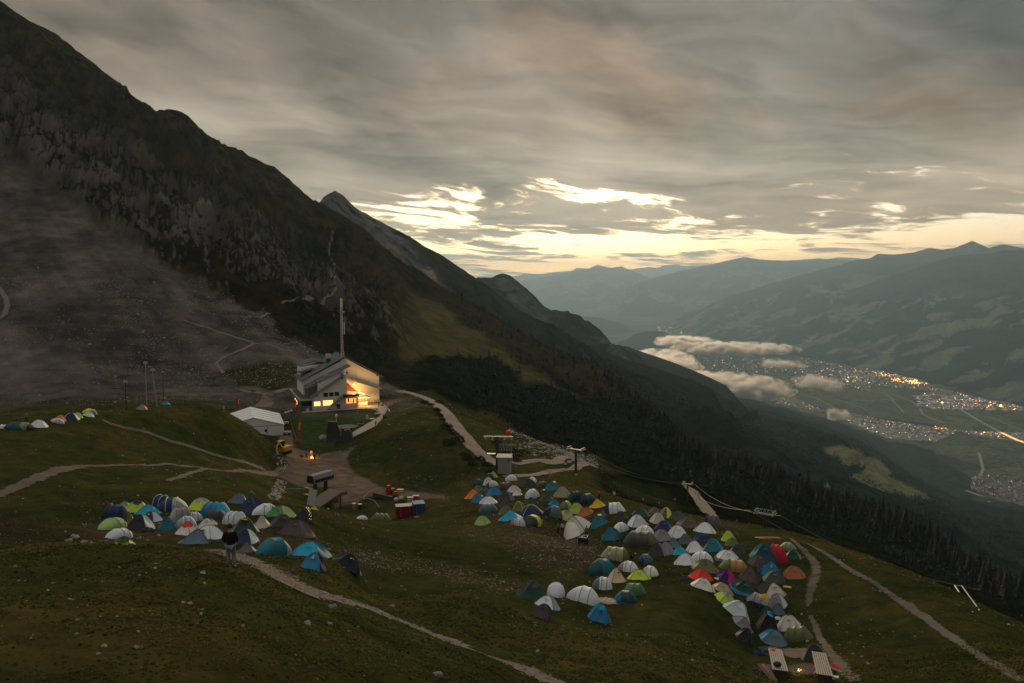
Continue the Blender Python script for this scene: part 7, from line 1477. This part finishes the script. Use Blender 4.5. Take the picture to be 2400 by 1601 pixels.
shm = []
for i in range(4): v, q_ = leafball(1.35, 700, i, .62, .17); shm.append(rawmesh('shrub_foliage', v, q_, m_leaf, False))
for i, (x, y) in enumerate(SHR):
    h_ = hit(x, y, 200)
    o = thing('dwarf_pine', 'dark dwarf pine shrub growing beside the gravel track behind the camp', 'shrub', h_, i * 1.3, 'dwarf pines beside the track'); o.scale = (.8 + .5 * ((i * 7) % 5) / 4,) * 3
    obj_from('foliage', shm[i % 4], o); MB().tube((0,0,-.3),(0,0,.5),.06,5).obj('stem', m_wood, o)
# ------------------------------------------------------------------ spruces: individuals on the near crests, stuff beyond
m_spr = mat('spruce_needles', (.007,.011,.006), .9, .5, .8); m_trunk = mat('spruce_trunk', (.05,.035,.025), .9)
def spruce_arrays(h, r, seed, n=260):
    rr = np.random.RandomState(seed); t = rr.uniform(0, 1, n) ** 1.25; z = h * (.06 + .94 * (1 - (1 - t))); rad = r * (1 - t) ** .85 * (.75 + .5 * np.abs(np.sin(t * 23 + seed))) + .03
    a = rr.uniform(0, 6.283, n); tip = np.stack([rad * np.cos(a), rad * np.sin(a), z - rad * .35], 1); w_ = .10 * h / 10 * (1 - t) + .05
    base = np.stack([0 * z, 0 * z, z + rad * .12], 1); sd = np.stack([-np.sin(a), np.cos(a), 0 * a], 1) * (w_ * 2.4)[:, None]; mid = base * .5 + tip * .5
    v = np.stack([base, mid + sd, tip, mid - sd], 1).reshape(-1, 3); q = np.arange(4 * n).reshape(-1, 4); return v, q
crown = []; trunks = []
for i in range(5):
    v, q_ = spruce_arrays(10, 1.9 + .25 * i, i, 300); crown.append(rawmesh('crown', v, q_, m_spr, False)); trunks.append(MB().tube((0,0,-1),(0,0,9.6),.16,6,.03).mesh('trunk', m_trunk))
rr = np.random.RandomState(11)
# along the wooded spur that drops to the right
CREST = [(1400,862),(1443,893),(1485,919),(1528,948),(1562,978),(1587,1004),(1621,1029),(1655,1055),(1689,1076),(1723,1089),(1762,1093),(1808,1110),(1859,1131),(1910,1153),(1927,1155),(1990,1173),(2057,1190),(2109,1219),(2162,1236),(2197,1261),(2232,1289),(2285,1310),(2320,1338),(2400,1387)]
cxs = np.array(CREST, float); cnt = 0; spots = []
tries = 0
while cnt < 290 and tries < 6000:
    tries += 1; px_ = rr.uniform(1560, 2400) if rr.rand() < .8 else rr.uniform(1400, 1700); py_ = np.interp(px_, cxs[:, 0], cxs[:, 1]) + abs(rr.normal(0, 30)) + 4
    h_ = hit(px_, py_)
    if h_ is None or h_.y < 300 or h_.y > 780: continue
    spots.append(h_); cnt += 1
LB = {0: 'dark spruce on the crest of the wooded spur below the valley town', 1: 'dark spruce standing a little below the crest of the wooded spur'}
for i, h_ in enumerate(spots):
    hgt = rr.uniform(5.5, 12) * (1.25 if h_.x > 150 else 1) * (1.25 if rr.rand() < .12 else 1) * (.75 + .25 * h_.y / 600)
    o = thing('spruce', 'dark spruce among the others on the wooded spur right of the camp', 'spruce', h_ - Vector((0, 0, .6)), rr.uniform(0, 6), 'spruces along the wooded spur'); s_ = hgt / 10; o.scale = (s_ * rr.uniform(.85, 1.25), s_ * rr.uniform(.85, 1.25), s_)
    obj_from('crown', crown[i % 5], o); obj_from('trunk', trunks[i % 5], o)
def forest(name, pts, hs, m, label, nb=26, seed=0, rad=.24):
    """many simple conifers merged: a wood nobody could count"""
    r_ = np.random.RandomState(seed); n = len(pts); P_ = np.array(pts); H_ = np.array(hs); V_ = []; Q_ = []
    t = r_.uniform(0, 1, (n, nb)) ** 1.2; a = r_.uniform(0, 6.283, (n, nb)); z = H_[:, None] * (.1 + .9 * t); rd = H_[:, None] * rad * (1 - t) ** .9 * r_.uniform(.7, 1.2, (n, nb)) + .02 * H_[:, None]; w_ = H_[:, None] * (.11 * (1 - t) + .02)
    ca, sa = np.cos(a), np.sin(a); base = np.stack([0 * z, 0 * z, z + rd * .25], -1); tip = np.stack([rd * ca, rd * sa, z - rd * .45], -1); sd = np.stack([-sa, ca, 0 * a], -1) * w_[..., None]; mid = (base + tip) / 2
    v = np.stack([base, mid + sd, tip, mid - sd], 2) + P_[:, None, None, :]; v = v.reshape(-1, 3); q = np.arange(len(v)).reshape(-1, 4)
    return obj_from(name, rawmesh(name, v, q, m, False), kind='stuff', label=label)
# wood on the spur and slope below the camp
def scatter_grid(mask, n, seed, X=None, Y_=None, Z=None, wpow=1.0):
    X = GX if X is None else X; Y_ = GY if Y_ is None else Y_; Z = GZ if Z is None else Z
    r_ = np.random.RandomState(seed); ar = np.abs(np.gradient(X, axis=1) * np.gradient(Y_, axis=0)); wgt = (mask * ar / np.maximum(Y_, 30) ** wpow).ravel(); wgt = wgt / wgt.sum()
    ix = r_.choice(wgt.size, n, p=wgt); j, i = np.unravel_index(ix, X.shape); j2 = np.minimum(j + 1, X.shape[0] - 1); i2 = np.minimum(i + 1, X.shape[1] - 1); f, g = r_.rand(n), r_.rand(n)
    def lp(A_): return (A_[j, i] * (1 - g) + A_[j, i2] * g) * (1 - f) + (A_[j2, i] * (1 - g) + A_[j2, i2] * g) * f
    return np.stack([lp(X), lp(Y_), lp(Z)], 1)
r_ = np.random.RandomState(21)
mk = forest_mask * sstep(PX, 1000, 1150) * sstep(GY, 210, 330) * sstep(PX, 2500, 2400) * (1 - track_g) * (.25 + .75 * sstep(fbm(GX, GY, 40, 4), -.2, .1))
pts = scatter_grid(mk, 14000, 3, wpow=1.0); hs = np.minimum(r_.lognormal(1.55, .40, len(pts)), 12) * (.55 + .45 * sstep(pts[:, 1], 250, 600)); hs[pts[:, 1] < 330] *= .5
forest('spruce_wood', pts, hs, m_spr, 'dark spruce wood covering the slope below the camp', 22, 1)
mk = (rocky + forest_mask * sstep(PX, 1000, 900)) * sstep(PX, 560, 720) * sstep(PX, 1150, 1050) * sstep(GY, 350, 420) * sstep(fbm(GX, GY, 30, 5, .6), .02, .12) * (1 - .8 * meadow)
pts = scatter_grid(mk, 5000, 4); forest('dwarf_pine_scrub', pts, r_.uniform(1.2, 2.6, len(pts)), m_leaf, 'dark dwarf pine scrub on the rocky spur', 12, 2, .7)
# trees on the far slopes: small simple cones
mk3 = np.ones(gx.shape)
u3, l3 = np.meshgrid(np.linspace(1300, 2620, 420), np.linspace(math.log(620), math.log(13000), 420)); y3 = np.exp(l3)
m3v = np.zeros(len(o3.data.vertices) * 3); o3.data.vertices.foreach_get('co', m3v); m3v = m3v.reshape(420, 420, 3)
no_m = 1 - polymask(px3, py3, MEADOW, 2)
for q_ in CLEAR: no_m *= 1 - polymask(px3, py3, q_, 2)
pts = scatter_grid(no_m * (m3v[..., 2] > -1370) * (px3 > 1380) * (m3v[..., 1] > 1500), 26000, 5, m3v[..., 0], m3v[..., 1], m3v[..., 2], 2.0)
forest('valley_wood', pts, r_.uniform(12, 22, len(pts)), mat('far_spruce', (.010,.018,.013), .95), 'continuous spruce forest on the lower valley side', 7, 3, .30)
# ------------------------------------------------------------------ settlements
m_house = [mat('house_wall_a', (.42,.40,.36), .8), mat('house_wall_b', (.34,.30,.25), .8), mat('house_wall_c', (.5,.49,.47), .8)]; m_hroof = [mat('house_roof_a', (.14,.08,.06), .8), mat('house_roof_b', (.10,.10,.10), .8), mat('house_roof_c', (.20,.18,.17), .8)]
def zfloor(x, y):
    return FLOOR + 8
def town_pts(poly, n, seed):
    r_ = np.random.RandomState(seed); p = np.array(poly); out = []
    while len(out) < n:
        a, b = r_.uniform(p[:, 0].min(), p[:, 0].max()), r_.uniform(p[:, 1].min(), p[:, 1].max())
        if inpoly(np.array([a]), np.array([b]), poly)[0]:
            if perlin(np.array([a / 9.0]), np.array([b / 4.0]))[0] > -.28: q = P3(a, b, floorY(b)); out.append((q.x, q.y))
    return out
hproto = []
for i in range(3):
    w0, d0, h0 = 7 + i, 9, 6
    wm = MB().prism([(-w0,-8),(w0,-8),(w0,h0),(0,h0+4.5),(-w0,h0)], -d0, d0).mesh('wall', m_house[i]); rm = MB().prism([(-w0-1,h0-.6),(0,h0+4.5),(w0+1,h0-.6),(w0+1,h0),(0,h0+5.3),(-w0-1,h0)], -d0-1, d0+1).mesh('roof', m_hroof[i]); hproto.append((wm, rm))
FV = np.zeros(len(of.data.vertices) * 3); of.data.vertices.foreach_get('co', FV); FV = FV.reshape(620, 560, 3)
def fz(x, y):
    j = np.clip((math.log(y) - math.log(3800)) / (math.log(64000) - math.log(3800)) * 619, 0, 618); px_ = 1200 + F * x / (y * ct - FLOOR * st); i = np.clip((px_ - 1150) / 1550 * 559, 0, 558); return float(FV[int(j), int(i), 2])
village = town_pts(TOWN[6], 240, 8) + town_pts([z5(*p) for p in [(1290,742),(1350,750),(1370,775),(1310,772)]], 14, 9)
r_ = np.random.RandomState(5)
for i, (x, y) in enumerate(village):
    o = thing('village_house', 'small pitched-roof house in the nearest valley village at the right edge' if i < 240 else 'small house of the hamlet on the pale valley meadow', 'house', (x, y, fz(x, y)), r_.uniform(0, 3.1), 'houses of the nearest valley village' if i < 240 else 'houses of the hamlet'); s_ = r_.uniform(.8, 1.5); o.scale = (s_, s_, s_)
    a, b = hproto[i % 3]; obj_from('wall', a, o); obj_from('roof', b, o)
def houses(name, plist, m, label, big=1.0, seed=0):
    r_ = np.random.RandomState(seed); n = len(plist); a = r_.uniform(0, 3.14, n); w_ = r_.uniform(6, 11, n) * big; d_ = r_.uniform(7, 16, n) * big; h_ = r_.uniform(6, 11, n) * (1 + .3 * (big > 2)); P_ = np.array(plist)
    sg = np.array([(-1,-1),(1,-1),(1,1),(-1,1)]); lx = sg[None, :, 0] * w_[:, None]; ly = sg[None, :, 1] * d_[:, None]; X = P_[:, :1] + lx * np.cos(a)[:, None] - ly * np.sin(a)[:, None]; Y_ = P_[:, 1:2] + lx * np.sin(a)[:, None] + ly * np.cos(a)[:, None]
    zf = np.array([fz(x, y) for x, y in plist]); lo = np.stack([X, Y_, np.repeat((zf - 6)[:, None], 4, 1)], -1); hi = np.stack([X, Y_, np.repeat((zf + h_)[:, None], 4, 1)], -1); v = np.concatenate([lo, hi], 1).reshape(-1, 3)
    fs = np.array([(4,5,6,7),(0,1,5,4),(1,2,6,5),(2,3,7,6),(3,0,4,7)]); q = (np.arange(n)[:, None, None] * 8 + fs[None]).reshape(-1, 4)
    return obj_from(name, rawmesh(name, v, q, m, False), kind='stuff', label=label)
allp = []
for i, nn_ in enumerate((300, 2600, 2400, 320, 1400, 500, 0, 260)):
    if nn_: allp += town_pts(TOWN[i], nn_, 30 + i)
houses('town_buildings', allp, mat('town_mix', (.22,.205,.18), .85, .5, .02), 'thousands of small buildings of the valley town', 1.0, 1)
houses('industrial_halls', town_pts([z5(*p) for p in [(1750,445),(1900,430),(2150,470),(2340,505),(2300,530),(2080,520),(1850,520),(1770,500)]], 90, 44), mat('hall_roofs', (.42,.40,.36), .7), 'large pale halls of the industrial area beside the river', 2.6, 2)
# street lights: small glowing globes
def lights(name, plist, size, col, es, label, seed=0, zup=9):
    r_ = np.random.RandomState(seed); base = np.array([(1,0,0),(-1,0,0),(0,1,0),(0,-1,0),(0,0,1),(0,0,-1)], float); fs = np.array([(0,2,4),(2,1,4),(1,3,4),(3,0,4),(2,0,5),(1,2,5),(3,1,5),(0,3,5)]); n = len(plist); P_ = np.array([(x, y, fz(x, y) + zup) for x, y in plist]); s_ = size * .33 * r_.lognormal(0, .45, n) * (P_[:, 1] / 8000)
    v = (P_[:, None, :] + base[None] * s_[:, None, None]).reshape(-1, 3); q = (np.arange(n)[:, None, None] * 6 + fs[None]).reshape(-1, 3); return obj_from(name, rawmesh(name, v, q, mat('glow_' + name, col, .5, emit=col, es=es), False), kind='stuff', label=label)
wl_, ol_ = (1, .66, .34), (1, .42, .10)
ps = []
for i, nn_ in enumerate((120, 330, 420, 40, 280, 90, 80, 80)): ps += town_pts(TOWN[i], nn_, 60 + i)
ps += town_pts([z5(*p) for p in [(1300,235),(1600,300),(1850,380),(1800,390),(1500,310)]], 40, 3) + [tuple(fpt(cx, cy)[:2]) for cx, cy in ((1408,165),(1345,203),(1050,412),(960,412),(660,240),(662,265),(1215,325),(1395,835),(1373,830),(1020,60),(1250,350),(478,78),(300,130),(150,186))]
lights('street_lights', ps, 6.0, wl_, 1.9, 'warm street lights scattered through the valley towns', 1)
ps2 = town_pts([z5(*p) for p in [(1500,308),(1580,312),(1760,350),(1790,385),(1730,385),(1560,340)]], 110, 71) + town_pts([z5(*p) for p in [(1760,500),(1860,470),(1990,440),(2150,470),(2330,495),(2300,520),(2100,510),(1900,515)]], 90, 72) + town_pts([z5(*p) for p in [(1850,610),(1960,630),(1930,640),(1860,630)]], 14, 73) + town_pts([z5(*p) for p in [(2030,650),(2200,645),(2250,665),(2400,700),(2400,715),(2250,680)]], 36, 74)
lights('sodium_lights', ps2, 8.5, ol_, 5.0, 'orange sodium lights of the industrial area and motorway', 2)
c8 = z5(1748, 370); q8 = P3(*c8, floorY(c8[1])); lights('bright_yard_lights', [(q8.x + a * 45, q8.y + b * 90) for a, b in r_.normal(0, 1, (26, 2))], 15, (1, .38, .09), 6.0, 'brightest orange yard lights at the river bend', 3)
ps3 = [(x, y) for x, y in town_pts([z5(*p) for p in [(1900,75),(2050,70),(2200,95),(2350,105),(2350,115),(2100,110),(1900,95)]], 60, 75)]
# meadow trees
pts = [(q[0], q[1], fz(q[0], q[1])) for q in town_pts([z5(*p) for p in [(1480,870),(1600,872),(1600,882),(1480,880)]], 26, 91) + town_pts([z5(*p) for p in [(1372,850),(1420,825),(1480,835),(1470,860),(1400,878)]], 160, 92)]
forest('meadow_grove', pts, r_.uniform(22, 38, len(pts)), mat('far_spruce', (.010,.018,.013)), 'clump and row of trees on the pale valley meadow', 12, 8, .4)
# ------------------------------------------------------------------ loose stones, tufts and gravel
def stones(name, pts, sizes, m, label, seed=0):
    r_ = np.random.RandomState(seed); n = len(pts); base = np.array([(1,0,-.2),(-.2,.95,-.1),(-1,.1,-.2),(.1,-1,-.15),(.35,.3,.62),(-.3,-.25,.7)], float); fs = np.array([(0,1,4),(1,2,4),(2,5,4),(2,3,5),(3,0,5),(0,4,5)])
    a = r_.uniform(0, 6.28, n); B_n = base[None] * r_.uniform(.55, 1.3, (n, 6, 3)); c_, s_ = np.cos(a)[:, None], np.sin(a)[:, None]; x = B_n[..., 0] * c_ - B_n[..., 1] * s_; y = B_n[..., 0] * s_ + B_n[..., 1] * c_
    v = np.array(pts)[:, None, :] + np.stack([x, y, B_n[..., 2] * .75], -1) * np.array(sizes)[:, None, None]; q = (np.arange(n)[:, None, None] * 6 + fs[None]).reshape(-1, 3); return obj_from(name, rawmesh(name, v.reshape(-1, 3), q, m, False), kind='stuff', label=label)
m_st = mat('limestone_chip', (.30,.27,.235), .9, .3, .8)
clump = sstep(fbm(GX, GY, 16, 5, .65), -.05, .35)
mk = stone_a * (1 - scree) * (clump + .08) * (1 - lawn) * (GY < 300); pts = scatter_grid(mk * (.2 + .8 * (GY > 50)), 5200, 6, wpow=1.6); sz_ = r_.lognormal(-2.85, .5, len(pts)) * (.55 + pts[:, 1] / 140); stones('loose_stones', pts, np.minimum(sz_, .45), m_st, 'pale loose stones strewn over the camp meadow', 1)
st2 = (stony + stony2) * (GY < 130); pts = scatter_grid(st2, 2600, 16, wpow=1.0); stones('stony_ground', pts, r_.lognormal(-2.7, .45, len(pts)), mat('reddish_chip', (.25,.185,.15), .9, .3, .8), 'reddish stone rubble across the middle of the meadow', 9)
mk = scree * sstep(PY, 560, 760) * (sstep(fbm(GX, GY, 45, 4), -.15, .25) + .12); pts = scatter_grid(mk, 14000, 7, wpow=1.3); stones('scree_blocks', pts, np.minimum(r_.lognormal(-1.7, .55, len(pts)) * (pts[:, 1] / 360), 1.5), mat('scree_chip', (.20,.18,.16), .9, .35, .5), 'countless pale blocks scattered over the scree', 2)
mk = grassb * (GY > 150) * (PX > 1190) * (PX < 1400) + polymask(PX, PY, [(1190,1040),(1260,1035),(1390,1060),(1400,1092),(1300,1078),(1200,1065)], 4) * (GY > 190) * (GY < 330)
pts = scatter_grid(mk, 1600, 8); stones('rubble', pts, r_.lognormal(-1.3, .5, len(pts)), m_st, 'pale rubble beside the gravel loop behind the camp', 3)
mk = polymask(PX, PY, [(660,1055),(672,1100),(655,1110),(640,1070),(645,1045)], 3) * (GY > 150) * (GY < 230) + polymask(PX, PY, [(625,1165),(650,1120),(672,1135),(640,1190)], 3) * (GY > 120) * (GY < 190); pts = scatter_grid(mk, 420, 9); stones('rock_bank', pts, r_.lognormal(-1.6, .5, len(pts)), m_st, 'rubble bank between the knoll and the court', 4)
# gravel bits along the near path
gp = [o_ for o_ in bpy.data.objects if o_.name == 'gravel_path'][0]; nvv = len(gp.data.vertices); gvv = np.zeros(nvv * 3); gp.data.vertices.foreach_get('co', gvv); gvv = gvv.reshape(-1, 7, 3)
r2 = np.random.RandomState(44); jj = r2.randint(0, len(gvv) - 1, 9000); ss_ = r2.normal(.5, .30, 9000); ff = r2.rand(9000)
A0 = gvv[jj, 0] * (1 - ss_)[:, None] + gvv[jj, 6] * ss_[:, None]; A1 = gvv[jj + 1, 0] * (1 - ss_)[:, None] + gvv[jj + 1, 6] * ss_[:, None]; pp = A0 * (1 - ff)[:, None] + A1 * ff[:, None]; pp[:, 2] = gz(pp[:, 0], pp[:, 1]) + .03
stones('path_gravel', pp, np.minimum(r2.lognormal(-3.35, .5, 9000), .14), mat('path_chip', (.23,.185,.155), .9, .35, 3), 'coarse gravel lying on the near path', 5)
# grass tufts: blades in clumps over the near slope
def tufts(name, n, mask, seed, m, hmin, hmax, label, wpow=1.3, blades=9):
    pts = scatter_grid(mask, n, seed, wpow=wpow); r_ = np.random.RandomState(seed); n = len(pts); hh_ = r_.uniform(hmin, hmax, n) * (1 + .0 * pts[:, 1]); a = r_.uniform(0, 6.283, (n, blades)); le = r_.uniform(.2, 1.1, (n, blades)); hb = hh_[:, None] * r_.uniform(.5, 1.1, (n, blades)); w_ = (.010 + .0011 * pts[:, 1])[:, None] * np.ones((1, blades)) * r_.uniform(.6, 1.4, (n, blades))
    ca, sa = np.cos(a), np.sin(a); b0 = np.stack([ca * .04, sa * .04, 0 * a - .02], -1) * 1; tip = np.stack([ca * hb * le, sa * hb * le, hb * (1 - .25 * le)], -1); sd = np.stack([-sa, ca, 0 * a], -1) * w_[..., None]
    v = np.stack([b0 - sd, b0 + sd, tip], 2) + pts[:, None, None, :]; v = v.reshape(-1, 3); q = np.arange(len(v)).reshape(-1, 3); return obj_from(name, rawmesh(name, v, q, m, False), kind='stuff', label=label)
npx = lineinterp([(500,1288),(600,1322),(700,1384),(850,1424),(1000,1482),(1180,1552),(1330,1612)], PX); offp = 1 - .93 * sstep(np.abs(PY - npx), 20, 9) * sstep(PX, 500, 530) * sstep(PX, 1400, 1340)
near = (GY < 60) * (PY > 1240) * offp
patchy = sstep(fbm(GX, GY, 3.2, 4, .6), -.1, .3); dry = sstep(fbm(GX + 70, GY, 5, 4, .6), .0, .3)
tufts('green_grass', 19000, near * (.15 + patchy) * (1 - dry * .6), 12, mat('green_blades', (.070,.085,.028), .9, .4, .6, trans=.5, spec=0), .05, .14, 'short green grass tufts on the near slope')
tufts('dry_grass', 17000, near * (.08 + dry), 13, mat('dry_blades', (.135,.114,.044), .9, .4, .6, trans=.5, spec=0), .05, .16, 'dry golden grass tufts on the near slope')
tufts('dark_cushions', 700, near * sstep(fbm(GX + 20, GY + 9, 1.4, 4, .6), .12, .3), 14, mat('dark_blades', (.045,.055,.02), .9, trans=.4, spec=0), .06, .15, 'dark cushions of low shrubs in the near grass', 1.2, 16)
mid = offp * (GY > 40) * (GY < 210) * (1 - court) * (1 - lawn)
tufts('meadow_grass', 22000, mid * (.2 + sstep(fbm(GX, GY, 7, 4, .6), -.1, .3)), 15, mat('meadow_blades', (.125,.112,.045), .9, .4, .3, trans=.55, spec=0), .06, .15, 'rough meadow grass between and around the tents', 1.5, 6)
